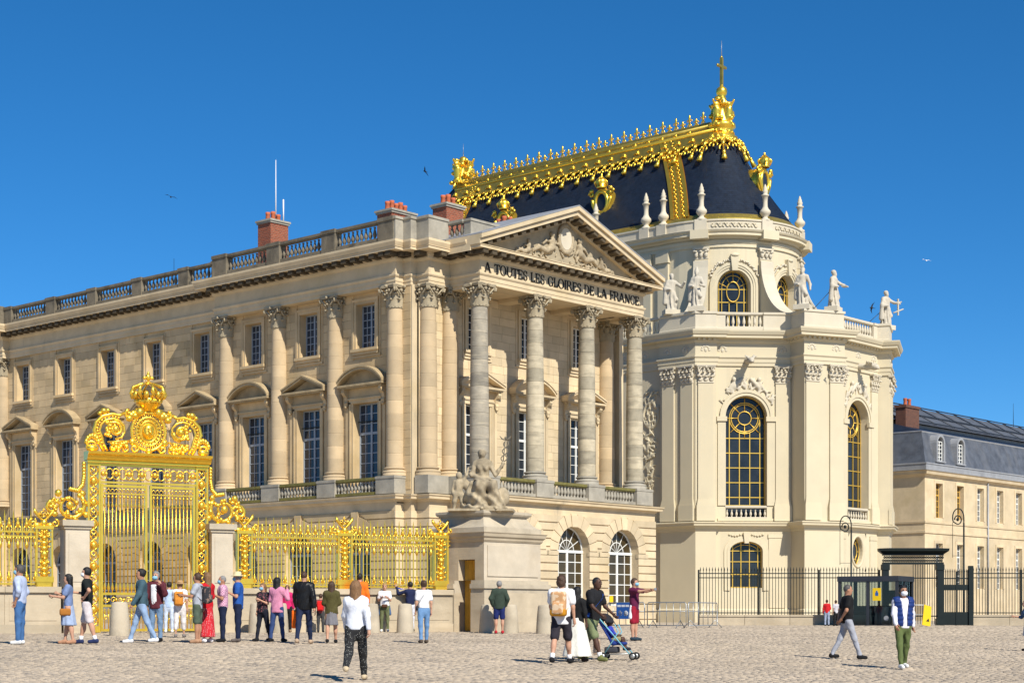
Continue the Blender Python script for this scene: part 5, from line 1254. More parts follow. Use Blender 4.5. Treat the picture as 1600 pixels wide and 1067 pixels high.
for s in (-1,1):
    m=MB()
    m.tube([(s*x,0,z) for x,z in ((1.42,5.72),(1.55,5.95),(1.62,6.15),(1.72,6.36),(1.66,6.62),(1.45,6.82),(1.15,6.9),(.92,6.86),(.78,6.95))],[.055,.06,.065,.065,.065,.065,.06,.055,.06],6)
    m.tube([(s*x,0,z) for x,z in ((1.30,5.74),(1.43,5.97),(1.48,6.18),(1.55,6.36),(1.5,6.55),(1.36,6.70),(1.12,6.76),(.92,6.7),(.78,6.55),(.76,6.35),(.85,6.18),(1.05,6.12))],.042,6)
    for k in range(16):
        t=k/15; q=[(1.36,5.8),(1.49,6.0),(1.55,6.2),(1.63,6.38),(1.58,6.58),(1.42,6.74),(1.15,6.83),(.95,6.79)]; u=t*7; i=min(int(u),6); u-=i
        m.ell((s*(q[i][0]*(1-u)+q[i+1][0]*u),0,q[i][1]*(1-u)+q[i+1][1]*u),(.045,.05,.045),5,4)
    m.tube(spiral(s*1.05,6.42,.26,PI,1.6,-.02,18,.12,s),.06,5); m.ell((s*1.05,-.04,6.42),(.12,.09,.12),7,5)
    for k in range(14): m.ell((s*(.95+.42*RNG.random()),-.03,6.18+.5*RNG.random()),(.06,.06,.055),6,4)
    for k in range(5): m.ell((s*(1.28-.02*k),-.03,6.22+.1*k),(.08,.07,.06),6,4)
    m.obj('volute_panel',gd,OV)
    m=MB()
    m.tube([(s*.62,0,6.08),(s*1.3,0,6.02)],.035,4); m.tube([(s*.72,0,6.05),(s*.85,0,5.74)],.03,4); m.tube([(s*1.22,0,6.02),(s*1.15,0,5.74)],.03,4)
    for k in range(22): m.ell((s*(.7+.55*RNG.random()),-.04-.05*RNG.random(),5.72+.3*RNG.random()),(.085,.08,.075),6,4)
    m.tube(spiral(s*.45,5.86,.16,PI/2,1.4,-.02,14,.15,s),.045,5); m.tube(spiral(s*.72,5.83,.13,PI/2,1.3,-.02,12,.15,-s),.04,5); m.ell((s*.52,-.03,6.05),(.12,.08,.12),7,5)
    m.obj('foliage',gd,OV)
    m=MB(); m.tube(spiral(s*1.78,5.88,.2,-PI/2,1.3,0,14,.15,s),.05,5)
    for k in range(7): a=PI*(.1+.13*k); m.ell((s*(1.78+.2*math.cos(a)),-.02,5.92+.26*math.sin(a)),(.07,.07,.1),6,5)
    m.ell((s*1.78,-.03,5.8),(.2,.1,.12),7,5); m.obj('palmette',gd,OV)
    MB().ell((s*1.42,-.02,6.98),(.13,.1,.1),7,5).ell((s*1.3,-.02,7.0),(.08,.08,.08),6,4).ell((s*1.55,-.02,6.9),(.08,.08,.07),6,4).obj('flower',gd,OV)
MB().ell((0,-.04,5.78),(.13,.1,.1),8,5).ell((0,-.04,5.68),(.08,.08,.1),7,5).obj('pendant',gd,OV)
# ---------------- statue pedestal ----------------
pxw,pyw=uv2w(-26.61,-25.0)
PD=thing('statue_pedestal','massive pale stone pedestal with ochre door and moulded cornice under the seated statue','pedestal',(pxw,pyw,GB),_pr)
pw,pd_=2.95,2.75
def ring(name,prof,mat,gap=None):
    pl=[(0,pd_),(0,0),(pw,0),(pw,pd_)]; MB().sweep(pl,prof,closed=True).obj(name,mat,PD)
DV0,DV1,DZ=.42,1.2,2.5
m=MB(); 
m.box(-.22,pw+.22,-.22,DV0-.0,0,1.35).box(-.22,pw+.22,DV1,pd_+.22,0,1.35).box(.5,pw+.22,DV0,DV1,0,1.35); m.obj('plinth',wl,PD)
m=MB().box(-.2,pw+.2,-.2,DV0,1.35,1.5).box(-.26,pw+.26,-.26,DV0,1.5,1.66).box(-.2,pw+.2,-.2,DV0,1.66,1.78).box(-.2,pw+.2,DV1,pd_+.2,1.35,1.5).box(-.26,pw+.26,DV1,pd_+.26,1.5,1.66).box(-.2,pw+.2,DV1,pd_+.2,1.66,1.78).box(.5,pw+.2,DV0,DV1,1.35,1.78); m.obj('base_moulding',M['dirty'],PD)
m=MB(); rect_wall(m,-pd_,0,1.78,3.1,[(-DV1,-DV0,1.78,DZ)],.5); m.obj('die',wl,PD,(0,0,0),RA)
m=MB(); m.add([(0,0,1.78),(pw,0,1.78),(pw,0,3.1),(0,0,3.1)],[(0,1,2,3)]); m.add([(pw,0,1.78),(pw,pd_,1.78),(pw,pd_,3.1),(pw,0,3.1)],[(0,1,2,3)]); m.add([(0,pd_,1.78),(pw,pd_,1.78),(pw,pd_,3.1),(0,pd_,3.1)],[(3,2,1,0)]); m.obj('die',M['pier'],PD)
MB().box(.16,pw-.16,-.035,.01,1.92,2.98).obj('panel',M['pier'],PD)
MB().box(.35,.42,DV0,DV1,0,DZ).obj('door_jamb',wl,PD)
dr=MB()
for k in range(4): dr.box(.28,.34,DV0+.03+.18*k,DV0+.03+.18*k+.174,.05,DZ-.02)
o=dr.obj('door',M['door'],PD); MB().tube([(.26,DV0+.1,1.05),(.26,DV0+.1,1.2)],.015,5).obj('door_handle',M['iron'],o)
ring('cornice',[(-.4,3.1),(.02,3.1),(.06,3.16),(.07,3.22),(.13,3.28),(.15,3.38),(.18,3.42),(-.4,3.46)],M['wall_low'])
ring('attic',[(-.5,3.42),(.02,3.42),(.02,3.60),(-.08,3.64),(-.2,3.74),(-.33,3.92),(-.36,4.02),(-.26,4.04),(-.22,4.1),(-.22,4.18),(-.9,4.2)],M['dirty'])
MB().box(.3,pw-.3,.3,pd_-.3,4.0,4.2).obj('top_slab',M['dirty'],PD)
# ---------------- sculpture ----------------
def folds(P,amp,fr,tilt=3.):
    a=np.arctan2(P[...,1],P[...,0]); return amp*np.sin(fr*a+tilt*np.sin(2.1*P[...,2]+a))
def seated(P):
    L=lambda *q: cap(P,*q)
    d=L((-.02,0,1.12),(.0,-.02,1.62),.24,.25); d=smin(d,L((-.22,-.02,1.68),(.22,-.02,1.68),.12,.12),.12)
    d=smin(d,L((0,-.02,1.7),(-.02,-.04,1.86),.085,.08),.05); d=smin(d,ell(P,(-.03,-.06,2.0),(.13,.155,.175)),.03); d=smin(d,ell(P,(-.02,.04,2.06),(.16,.15,.13)),.04); d=smin(d,ell(P,(-.05,-.21,1.98),(.03,.04,.04)),.03)
    for s in (-1,1): d=smin(d,ell(P,(s*.11,-.22,1.5),(.1,.09,.1)),.06)
    d=smin(d,L((.24,-.04,1.66),(.46,-.12,1.28),.095,.08),.06); d=smin(d,L((.46,-.12,1.28),(.70,-.2,1.62),.075,.055),.04); d=smin(d,ell(P,(.72,-.21,1.68),(.065,.06,.08)),.03)
    d=smin(d,L((-.25,-.04,1.66),(-.38,-.16,1.28),.10,.085),.06); d=smin(d,L((-.38,-.16,1.28),(.08,-.5,1.02),.08,.06),.05); d=smin(d,ell(P,(.12,-.52,1.0),(.09,.06,.05)),.03)
    c=L((-.12,-.05,.95),(-.12,-.62,.88),.27,.23); c=smin(c,L((.15,-.05,.95),(.28,-.6,.86),.27,.23),.15)
    c=smin(c,L((-.14,-.62,.85),(-.05,-.55,.12),.22,.26),.12); c=smin(c,L((.30,-.6,.84),(.48,-.62,.1),.20,.22),.12)
    c=smin(c,ell(P,(-.25,-.2,.45),(.45,.45,.45)),.2); c=smin(c,ell(P,(.25,-.1,.35),(.5,.5,.38)),.2); c=smin(c,ell(P,(.05,-.3,.1),(.78,.6,.14)),.15)
    Q=P-np.array([.1,-.3,0]); f=.045*np.sin(13*Q[...,0]+6*Q[...,2]+2.5*np.sin(4*Q[...,2]+3*Q[...,1]))+.025*np.sin(22*Q[...,0]-9*Q[...,2])
    c=c+f*(P[...,2]<1.05)
    d=d+.010*np.sin(30*P[...,0]+14*P[...,2])*(P[...,2]<1.6)
    d=smin(d,c,.06)
    for x in (.48,-.02): d=smin(d,ell(P,(x,-.86,.06),(.07,.14,.06)),.03)
    d=smin(d,cap(P,(.32,-.75,.95),(.66,-.6,.25),.06,.05),.05); d=smin(d,ell(P,(.7,-.1,.5),(.24,.3,.35)),.1)
    return d
def child(P):
    L=lambda *q: cap(P,*q)
    d=L((-.84,-.2,.66),(-.84,-.2,.98),.13,.15); d=smin(d,ell(P,(-.82,-.22,1.24),(.115,.12,.14)),.04)
    for s in (-1,1):
        d=smin(d,L((-.84+s*.08,-.2,.62),(-.84+s*.13,-.24,.34),.10,.08),.05); d=smin(d,L((-.84+s*.13,-.24,.34),(-.84+s*.15,-.2,.05),.075,.055),.04); d=smin(d,ell(P,(-.84+s*.16,-.27,.04),(.06,.12,.045)),.03)
    d=smin(d,L((-.98,-.2,1.04),(-1.06,-.22,.72),.06,.05),.04); d=smin(d,L((-.7,-.2,1.04),(-.56,-.25,1.25),.06,.05),.04); d=smin(d,L((-.56,-.25,1.25),(-.5,-.2,1.5),.05,.045),.03)
    d=smin(d,cap(P,(-1.0,-.2,.62),(-.68,-.25,.55),.09,.08),.05)
    d=smin(d,cap(P,(-.62,-.1,1.0),(-.36,-.1,.7),.14,.2),.1)
    return d
sxw,syw=pxw+.55,pyw+1.9
ST=thing('seated_statue','weathered stone seated woman raising a caduceus beside a standing nude child','statue',(sxw-.62,syw-.45,GB+4.2))
sdfobj('figure',seated,(-1.0,-1.15,-.08),(1.15,.6,2.35),.028,M['statue_warm'],ST)
sdfobj('child_figure',child,(-1.25,-.6,-.06),(-.1,.3,1.75),.034,M['statue_warm'],ST)
MB().prism([(-1.2,-.9),(1.05,-.95),(1.15,.45),(-1.15,.5)],-.02,.06,'z').obj('base',M['statue_warm'],ST)
m=MB(); m.tube([(.70,-.22,1.5),(.80,-.24,2.5)],.022,6)
for s in (-1,1): m.tube([(.73+.10*(t)+s*.11*math.sin(t*9.0)*(1-.3*t),-.22,1.72+.72*t) for t in np.linspace(0,1,22)],.022,5); m.tube([(.80,-.24,2.48),(.80+s*.12,-.24,2.52),(.80+s*.2,-.24,2.62)],[.03,.03,.012],4); 
m.ell((.805,-.24,2.55),(.045,.045,.05),6,5); m.obj('caduceus',M['dark_stone'],ST)
def robed(seed,mitre=False,arm=0):
    rr=np.random.default_rng(seed); lean=rr.uniform(-.08,.08); fx=rr.uniform(0,6)
    def fn(P):
        L=lambda *q: cap(P,*q)
        c=L((0,0,.1),(lean,0,1.0),.36,.27); c=smin(c,L((lean,0,1.0),(lean*.5,.0,1.75),.25,.26),.15)
        a=np.arctan2(P[...,1],P[...,0]); c=c+(.045*np.sin(8*a+fx+2*np.sin(2*P[...,2]))+.03*np.sin(15*a+5*P[...,2]))*np.clip(1.7-P[...,2],.15,1)
        c=smin(c,cap(P,(-.3,-.1,1.6),(.28,-.22,.7),.12,.14),.1)
        d=smin(c,L((-.25,0,1.82),(.25,0,1.82),.13,.13),.15)
        d=smin(d,L((0,0,1.85),(0,-.03,2.05),.09,.085),.05); d=smin(d,ell(P,(0,-.05,2.2),(.14,.165,.19)),.03); d=smin(d,ell(P,(0,-.15,2.08),(.09,.1,.13)),.05); d=smin(d,ell(P,(0,.0,2.27),(.155,.16,.14)),.04)
        if mitre: d=smin(d,cap(P,(0,-.02,2.35),(0,-.02,2.62),.14,.03),.03)
        ar=[((.62,-.3,1.5),(.75,-.6,1.75)),((.5,-.1,1.35),(.3,-.45,1.35)),((.55,-.25,1.6),(.95,-.45,1.55)),((.48,.05,1.3),(.55,-.2,.95))][arm]
        d=smin(d,L((.28,0,1.8),ar[0],.12,.10),.08); d=smin(d,L(ar[0],ar[1],.10,.06),.05); d=smin(d,ell(P,ar[1],(.07,.07,.08)),.03)
        d=smin(d,L((-.28,0,1.8),(-.46,-.08,1.35),.12,.11),.08); d=smin(d,L((-.46,-.08,1.35),(-.2,-.4,1.3),.10,.07),.06); d=smin(d,cap(P,(-.42,-.05,1.4),(-.45,.02,.5),.13,.16),.12)
        d=smin(d,ell(P,(0,-.02,.03),(.46,.4,.1)),.05)
        return d
    return surfnet(fn,(-.85,-.85,-.08),(1.05,.6,2.75),.05)
RS=[(-10.72,-2.1,1,0,False,'robed stone statue leaning towards a mitred one on the chapel parapet beside the pediment',R(10)),(-10.55,-4.3,2,1,True,'stone bishop statue with tall mitre on the chapel parapet beside the pediment',R(-15)),
    (-6.0,-10.6,3,3,False,'robed stone statue below the curved buttress on the chapel parapet',R(-25)),(-3.7,-11.8,4,2,False,'bearded stone statue holding out an open book on the chapel parapet',R(60)),(6.0,-10.7,5,2,False,'lone stone statue holding a cross at the outer end of the chapel parapet',R(35))]
for a,b,sd,arm,mi,lb,rz in RS:
    b-=1.0
    V,Fq=robed(sd,mi,arm); x,y=cx_+a*_uB[0]+b*_uA[0],cy_+a*_uB[1]+b*_uA[1]
    T=thing('roof_statue',lb,'statue',(x,y,22.45),rz)
    mk('figure',npmesh('figure',V,Fq,M['statue']),T,(0,0,.3),0,(1.12,1.12,1.18))
    MB().box(-.6,.6,-.5,.5,0,.36).obj('plinth',M['chapel_pale'],T)
    if sd==5: MB().box(.85,.97,-.5,-.4,1.2,2.5).tube([(.4,-.45,1.35),(1.5,-.45,1.75)],.06,5).tube([(.45,-.45,2.15),(1.3,-.45,2.3)],.06,5).obj('cross',M['statue'],T)
    if sd==4: MB().box(.75,1.25,-.75,-.35,1.98,2.06).obj('book',M['statue'],T)
    if sd in (4,5): MB().tube([(-.25,.1,1.6),(-1.6 if sd==5 else -1.5,1.0,.1)],.025,5).obj('stay_rod',M['dark_metal'],T)
# ---------------- bollards ----------------
bm_=lathe_mesh([(.29,-.08),(.29,.05),(.265,.5),(.225,.90),(.20,.95),(.0,.97)],M['dirty'],16,'bollard')
BL=[(187,993,'wide stone bollard standing before the crowned gate leaf'),(402,988,'stone bollard behind the woman in the black floral top'),(437,988,'stone bollard beside the man in the black leather jacket'),(580,988,'stone bollard between the woman in polka dot trousers and the woman in olive trousers'),
    (633,986.5,'stone bollard beside the man waving a blue scarf'),(762,986.5,'stone bollard between the ochre door and the man in the green hooded jacket'),(797,986.5,'stone bollard beside the man in the green hooded jacket, under the pedestal panel'),(851,986.5,'stone bollard at the outer corner of the pedestal behind the backpack man')]
for x,y,lb in BL:
    X,Y,Z_=at_px(x,y); Y=min(Y,56.0 if x>700 else (52.0+(x-187)*.0083)); X=(x-800)/F*Y; Z_=float(gz(X,Y))
    tag(mk('bollard',bm_,None,(X,Y,Z_),x*.3),lb,'bollard','stone bollards along the gate')
# ---------------- dark iron fence, portal, booth ----------------
YF=90.; IR=M['iron']
def X_(px,Y=YF): return (px-800)/F*Y
def iron_fence(x0,x1,label,z0,wall):
    T=thing('iron_fence',label,'fence',(x0,YF,-.6),0,'dark iron railings'); L=x1-x0
    if wall: 
        n=max(1,round(L/2.2))
        for k in range(n): MB().box(k*L/n+.01,(k+1)*L/n-.01,-.25,.25,0,.50).box(k*L/n+.01,(k+1)*L/n-.01,-.3,.3,.5,.6).obj('plinth_stone',M['dark_stone'] if x0>25 else M['wall_low'],T)
    b=MB().box(-.014,.014,-.014,.014,z0,2.95).lathe([(.02,2.93),(.032,3.0),(.003,3.16)],n=5).mesh('bar',IR)
    n=int(L/.158)
    for k in range(n): mk('bar',b,T,((k+.5)*L/n,0,0))
    for z in (z0+.08,2.55,2.78): MB().box(0,L,-.025,.025,z,z+.05).obj('rail',IR,T)
    n=max(1,round(L/2.9))
    for k in range(n+1): MB().box(k*L/n-.035,k*L/n+.035,-.05,.25,0.0,3.0).obj('post',IR,T)
    return T
iron_fence(X_(1092),X_(1374),'dark iron railing with spear tips in front of the chapel apse',.6,True)
iron_fence(X_(1514),X_(1760),'dark iron railing with spear tips in front of the far service wing',.6,True)
T=thing('portal','dark green iron gateway with pierced lintel beside the glass booth','gateway',(X_(1418),YF-1.2,-.6))
for x in (-1.45,1.42): MB().box(x-.16,x+.16,-.16,.16,0,3.25).box(x-.2,x+.2,-.2,.2,0,.4).box(x-.2,x+.2,-.2,.2,2.95,3.25).obj('post',IR,T)
MB().box(-1.6,1.6,-.14,.14,3.25,3.36).box(-1.6,1.6,-.14,.14,3.72,3.82).sweep([(-1.62,.2),(-1.62,-.16),(1.62,-.16),(1.62,.2)],[(0,3.8),(.08,3.86),(.2,3.95),(.22,4.08),(-.3,4.12)]).obj('lintel',IR,T)
m=MB()
for k in range(26):
    for z,q in ((3.45,0),(3.62,.06)): x=-1.55+k*.122+q; m.tube([(x+.04*math.cos(2*PI*t/8),0,z+.055*math.sin(2*PI*t/8)) for t in range(8)],.034,4,closed=True)
m.obj('pierced_frieze',IR,T)
for k in range(11): MB().box(.0+k*.125,.028+k*.125,-.02,.02,.1,3.25).obj('bar',IR,T)
MB().box(0,1.3,-.025,.025,2.5,2.56).box(0,1.3,-.025,.025,.5,.56).obj('rail',IR,T)
T=thing('iron_gate','dark iron double gate with solid lower panels between the gateway and the railing','gate',(X_(1468),YF-.4,-.6)); L=X_(1514)-X_(1468)
for k in range(17): MB().box(k*L/17+.02,k*L/17+.05,-.02,.02,.1,2.3+.65*math.sin(PI*(k+.5)/17)**.5*.0+.55).lathe([(.02,2.85),(.03,2.9),(.003,3.05)],k*L/17+.035,0,5).obj('bar',IR,T)
MB().box(0,L,-.03,.03,.05,.75).box(0,L,-.035,.035,1.9,2.2).box(0,L,-.035,.035,2.5,2.56).box(L*.48,L*.52,-.06,.06,0,2.9).obj('panel',IR,T)
MB().box(L-.14,L+.1,-.12,.12,0,3.2).obj('post',IR,T)
BO=thing('entrance_booth','flat roofed glass security booth with dark metal frame beside the gateway','booth',(X_(1378),86.5,-.62),R(-30))
dm_=M['dark_metal']; W_,D_=3.05,2.6
for x,y in ((-W_,0),(0,0),(0,D_),(-W_,D_),(-W_/2,0)): MB().box(x-.07,x+.07,y-.07,y+.07,0,2.35).obj('post',dm_,BO)
MB().box(-W_-.1,.1,-.1,D_+.1,2.35,2.62).obj('roof',dm_,BO); MB().box(-W_,0,-.03,.03,.0,.1).box(-.03,.03,0,D_,0,.1).obj('sill',dm_,BO)
MB().box(-W_,0,0,D_,-.05,.02).obj('floor',dm_,BO)
gl=bpy.data.materials.new('clear_glass'); gl.use_nodes=True; n_=gl.node_tree; n_.nodes.clear(); o_=n_.nodes.new('ShaderNodeOutputMaterial'); tr=n_.nodes.new('ShaderNodeBsdfTransparent'); tr.inputs[0].default_value=(.62,.68,.68,1); gs=n_.nodes.new('ShaderNodeBsdfGlossy'); gs.inputs['Roughness'].default_value=.03; mx=n_.nodes.new('ShaderNodeMixShader'); fr_=n_.nodes.new('ShaderNodeFresnel'); fr_.inputs[0].default_value=1.5
n_.links.new(fr_.outputs[0],mx.inputs[0]); n_.links.new(tr.outputs[0],mx.inputs[1]); n_.links.new(gs.outputs[0],mx.inputs[2]); n_.links.new(mx.outputs[0],o_.inputs[0])
for x0,x1 in ((-W_+.07,-W_/2-.07),(-W_/2+.07,-.07)): MB().box(x0,x1,-.01,.01,.1,2.35).obj('glass_panel',gl,BO)
MB().box(-.01,.01,.07,D_-.07,.1,2.35).obj('glass_panel',gl,BO); MB().box(-.025,.025,D_/2-.04,D_/2+.04,.1,2.35).obj('mullion',dm_,BO); MB().box(-W_,-.0,D_-.05,D_,.1,1.1).obj('rear_panel',dm_,BO)
MB().box(-1.35,-.25,.5,1.2,0,1.05).obj('counter',M['lead'],BO); MB().box(-.9,-.4,1.3,1.5,1.2,1.9).obj('screen',M['black'],BO)
e=MB().box(-.42,.02,-.035,-.02,1.35,2.0).obj('notice',M['yellow'],BO,(-.85,0,0)); MB().box(-.28,-.12,-.04,-.03,1.6,1.78).ell((-.2,-.035,1.82),(.05,.01,.05),6,4).obj('pictogram',M['blue_sign'],e)
MB().lathe([(.0,0),(.13,0),(.13,.01),(.0,.01)],n=14,smooth=False).obj('sticker',M['lead'],BO,(-.55,-.03,.45)).rotation_euler=(R(90),0,0)
# leaning yellow board and stand
X,Y,Z_=X_(1447,84),84.,-.6
T=thing('floor_sign','tilted yellow warning board standing by the dark iron gate','sign',(X,Y,Z_),R(12))
MB().prism([(-.22,.1),(.22,.02),(.28,1.0),(-.1,1.12)],-.02,.02).obj('panel',M['yellow'],T); MB().prism([(-.02,.28),(.16,.25),(.12,.42)],-.026,-.02).obj('symbol',M['black'],T); MB().box(-.25,-.2,.0,.4,0,.05).box(.2,.25,0,.4,0,.05).obj('foot',M['black'],T)
T=thing('crowd_barrier','low steel rail behind the yellow board','barrier',(X-.3,86.,Z_))
MB().tube([(-.9,0,0),(-.9,0,1.1),(.9,0,1.1),(.9,0,0)],.025,6).obj('frame',M['steel'],T); MB().box(-.9,.9,-.01,.01,.6,.63).obj('rail',M['steel'],T)
# ---------------- steel crowd barriers ----------------
def barrier(p,q,label):
    dx,dy=q[0]-p[0],q[1]-p[1]; L=math.hypot(dx,dy); z=float(gz(np.array(p[0]),np.array(p[1])))
    T=thing('crowd_barrier',label,'barrier',(p[0],p[1],z),math.atan2(dy,dx),'steel crowd barriers by the arcade')
    MB().tube([(0.05,0,.12),(.05,0,1.02),(.12,0,1.1),(L-.12,0,1.1),(L-.05,0,1.02),(L-.05,0,.12),(.05,0,.12)],.024,6).obj('frame',M['steel'],T)
    MB().tube([(.05,0,.72),(L-.05,0,.72)],.018,5).obj('rail',M['steel'],T)
    b=MB().tube([(0,0,.13),(0,0,1.1)],.016,5).mesh('bar',M['steel'])
    for k in range(1,6): mk('bar',b,T,(k*L/6,0,0))
    for x in (.35,L-.35): MB().tube([(x,-.32,.0),(x,0,.34),(x,.32,0)],.022,5).obj('foot',M['steel'],T)
bx=[X_(948,74),X_(1010,72.5),X_(1075,71),X_(1121,75)]
barrier((bx[0],74.),(bx[1]-.03,72.6),'steel crowd barrier carrying the blue notice'); barrier((bx[1],72.5),(bx[2]-.03,71.1),'steel crowd barrier with splayed foot behind the outstretched arms'); barrier((bx[2],71.),(bx[3],75.),'end steel crowd barrier nearest the chapel railing')
T=thing('notice_board','blue notice with white print hung on the steel barrier','sign',(X_(974,72.9),72.9,-.6),math.atan2(-1.4,bx[1]-bx[0]))
MB().box(-.36,.36,-.03,.0,.42,1.12).obj('panel',M['blue_sign'],T)
for k in range(3): MB().box(-.30+.22*k,-.12+.22*k,-.036,-.03,.94,1.03).obj('print',M['white'],T)
for x in (-.16,.16): MB().lathe([(0,-.006),(.12,-.006),(.12,0),(0,0)],n=14).obj('print',M['white'],T,(x,-.03,.66)).rotation_euler=(R(90),0,0)
# ---------------- crook lamps ----------------
def lamp(px,Y,top,label,s=1):
    X=X_(px,Y); T=thing('street_lamp',label,'lamp post',(X,Y,-.6),0,'crook shaped lamp posts'); h=top
    MB().tube([(0,0,0),(0,0,.5),(0,0,h-.8)],[.07,.06,.045],7).obj('pole',IR,T)
    MB().tube([(0,0,h-.82)]+[(-.31+.31*math.cos(t),0,h-.5+.5*math.sin(t)) for t in np.linspace(0,PI*1.15,16)]+[(-.33+.19*math.cos(t),0,h-.62+.24*math.sin(t)) for t in np.linspace(PI*1.3,PI*3.0,14)],.034,6).obj('crook',IR,T)
    MB().tube([(-.62,0,h-.75),(-.62,0,h-2.7)],.016,4).obj('chain',IR,T); MB().ell((-.34,0,h-.6),(.08,.08,.1),7,5).obj('lantern',IR,T); MB().tube([(0,0,h-2.6),(-.62,0,h-2.6)],.014,4).obj('stay',IR,T)
lamp(1330,93,6.05,'dark crook shaped lamp post before the round oval window of the chapel'); lamp(1506,93,6.45,'dark crook shaped lamp post before the far service wing')
# little yellow notice in the arcade door
nx_,ny_=uv2w(11.4,-.32); T=tag(mk('door_notice',MB().box(-.17,.17,-.01,.01,0,.42).mesh('door_notice',M['yellow']),None,(nx_,ny_,.72),_pr),'small yellow paper notice on the arcade window glass','notice')
# ---------------- swifts in the sky ----------------
for px,py,d,a,lb in ((267,308,110,.4,'tiny dark bird high over the wing chimney'),(664,268,120,1.2,'tiny dark bird in the sky above the brick chimney stack'),(1362,481,120,2.0,'tiny dark bird between the two outer chapel statues'),(1447,407,140,.2,'tiny pale bird in the sky over the far service wing')):
    m=MB().ell((0,0,0),(.05,.17,.05),6,5)
    for s in (-1,1): m.add([(0,.08,0),(s*.22,.03,.08),(s*.44,-.14,.05),(s*.2,-.05,.08),(0,-.06,0),(0,.08,-.02),(s*.22,.03,.06),(s*.44,-.14,.04),(s*.2,-.05,.06)],[(0,1,3,4),(1,2,3),(5,6,8),(6,7,8)])
    m.add([(0,-.15,0),(.05,-.28,0),(0,-.22,.01),(-.05,-.28,0)],[(0,1,2,3)])
    tag(mk('bird',m.mesh('bird',M['black'] if px!=1447 else M['white']),None,((px-800)/F*d,d,(YH-py)*d/F),rot=(.5,a*.6,a)),lb,'bird','birds in the sky')
# ---------------- people ----------------
_cm={}
def cloth(c,kind=None,rough=.85):
    key=(c,kind)
    if key in _cm: return _cm[key]
    nm='fabric_%02d'%len(_cm)
    if kind is None: m=material(nm,c,rough,var=.14,scale=9,bump=.35,bscale=22,spec=.2)
    else:
        m=bpy.data.materials.new(nm); m.use_nodes=True; N=m.node_tree.nodes; L=m.node_tree.links; b=N['Principled BSDF']; b.inputs['Roughness'].default_value=.85
        tc=N.new('ShaderNodeTexCoord'); c1,c2,sc=kind[1],kind[2],kind[3]
        if kind[0]=='dots':
            v=N.new('ShaderNodeTexVoronoi'); v.inputs['Scale'].default_value=sc; v.inputs['Randomness'].default_value=.35; L.new(tc.outputs['Object'],v.inputs['Vector'])
            r=N.new('ShaderNodeMath'); r.operation='LESS_THAN'; r.inputs[1].default_value=kind[4]; L.new(v.outputs['Distance'],r.inputs[0]); f=r.outputs[0]
        elif kind[0]=='check':
            v=N.new('ShaderNodeTexChecker'); v.inputs['Scale'].default_value=sc; L.new(tc.outputs['Object'],v.inputs['Vector']); f=v.outputs['Fac']
        else:
            v=N.new('ShaderNodeTexNoise'); v.inputs['Scale'].default_value=sc; L.new(tc.outputs['Object'],v.inputs['Vector']); r=N.new('ShaderNodeMath'); r.operation='GREATER_THAN'; r.inputs[1].default_value=kind[4]; L.new(v.outputs['Fac'],r.inputs[0]); f=r.outputs[0]
        x=N.new('ShaderNodeMix'); x.data_type='RGBA'; x.inputs[6].default_value=(*c1,1); x.inputs[7].default_value=(*c2,1); L.new(f,x.inputs[0]); L.new(x.outputs[2],b.inputs['Base Color'])
    _cm[key]=m; return m
SK={'l':material('skin_light',(.50,.275,.18),.6,var=.08,scale=12),'t':material('skin_tan',(.40,.20,.12),.6,var=.08,scale=12),'d':material('skin_dark',(.075,.035,.022),.55,var=.1,scale=12)}
HR={'black':(.010,.009,.009),'brown':(.06,.03,.016),'lbrown':(.20,.105,.045),'blond':(.36,.21,.09),'grey':(.22,.21,.20),'dgrey':(.07,.065,.06)}
ARM={'down':((.17,.03,-.98),(.06,-.16,-.98)),'pocket':((.32,.22,-.92),(-.28,-.38,-.88)),'back':((.22,.32,-.92),(-.55,.30,-.72)),'bent':((.16,-.12,-.98),(-.42,-.78,.40)),'phone':((.18,-.38,-.9),(-.22,-.95,.12)),'face':((.34,-.42,-.84),(-.26,-.36,.89)),
 'raise':((.45,-.72,-.25),(.10,-.45,.88)),'ext':((.12,-.96,-.12),(-.05,-.98,.16)),'hip':((.62,.38,-.70),(-.62,-.50,-.55)),'push':((.20,-.32,-.92),(-.06,-.78,-.62)),'fwd':((.14,-.32,-.94),(.0,-.52,-.85)),'rear':((.18,.34,-.92),(.10,.12,-.98)),'out':((.70,-.35,-.55),(.45,-.6,.6))}
def vn(v): v=np.asarray(v,float); return v/np.linalg.norm(v)
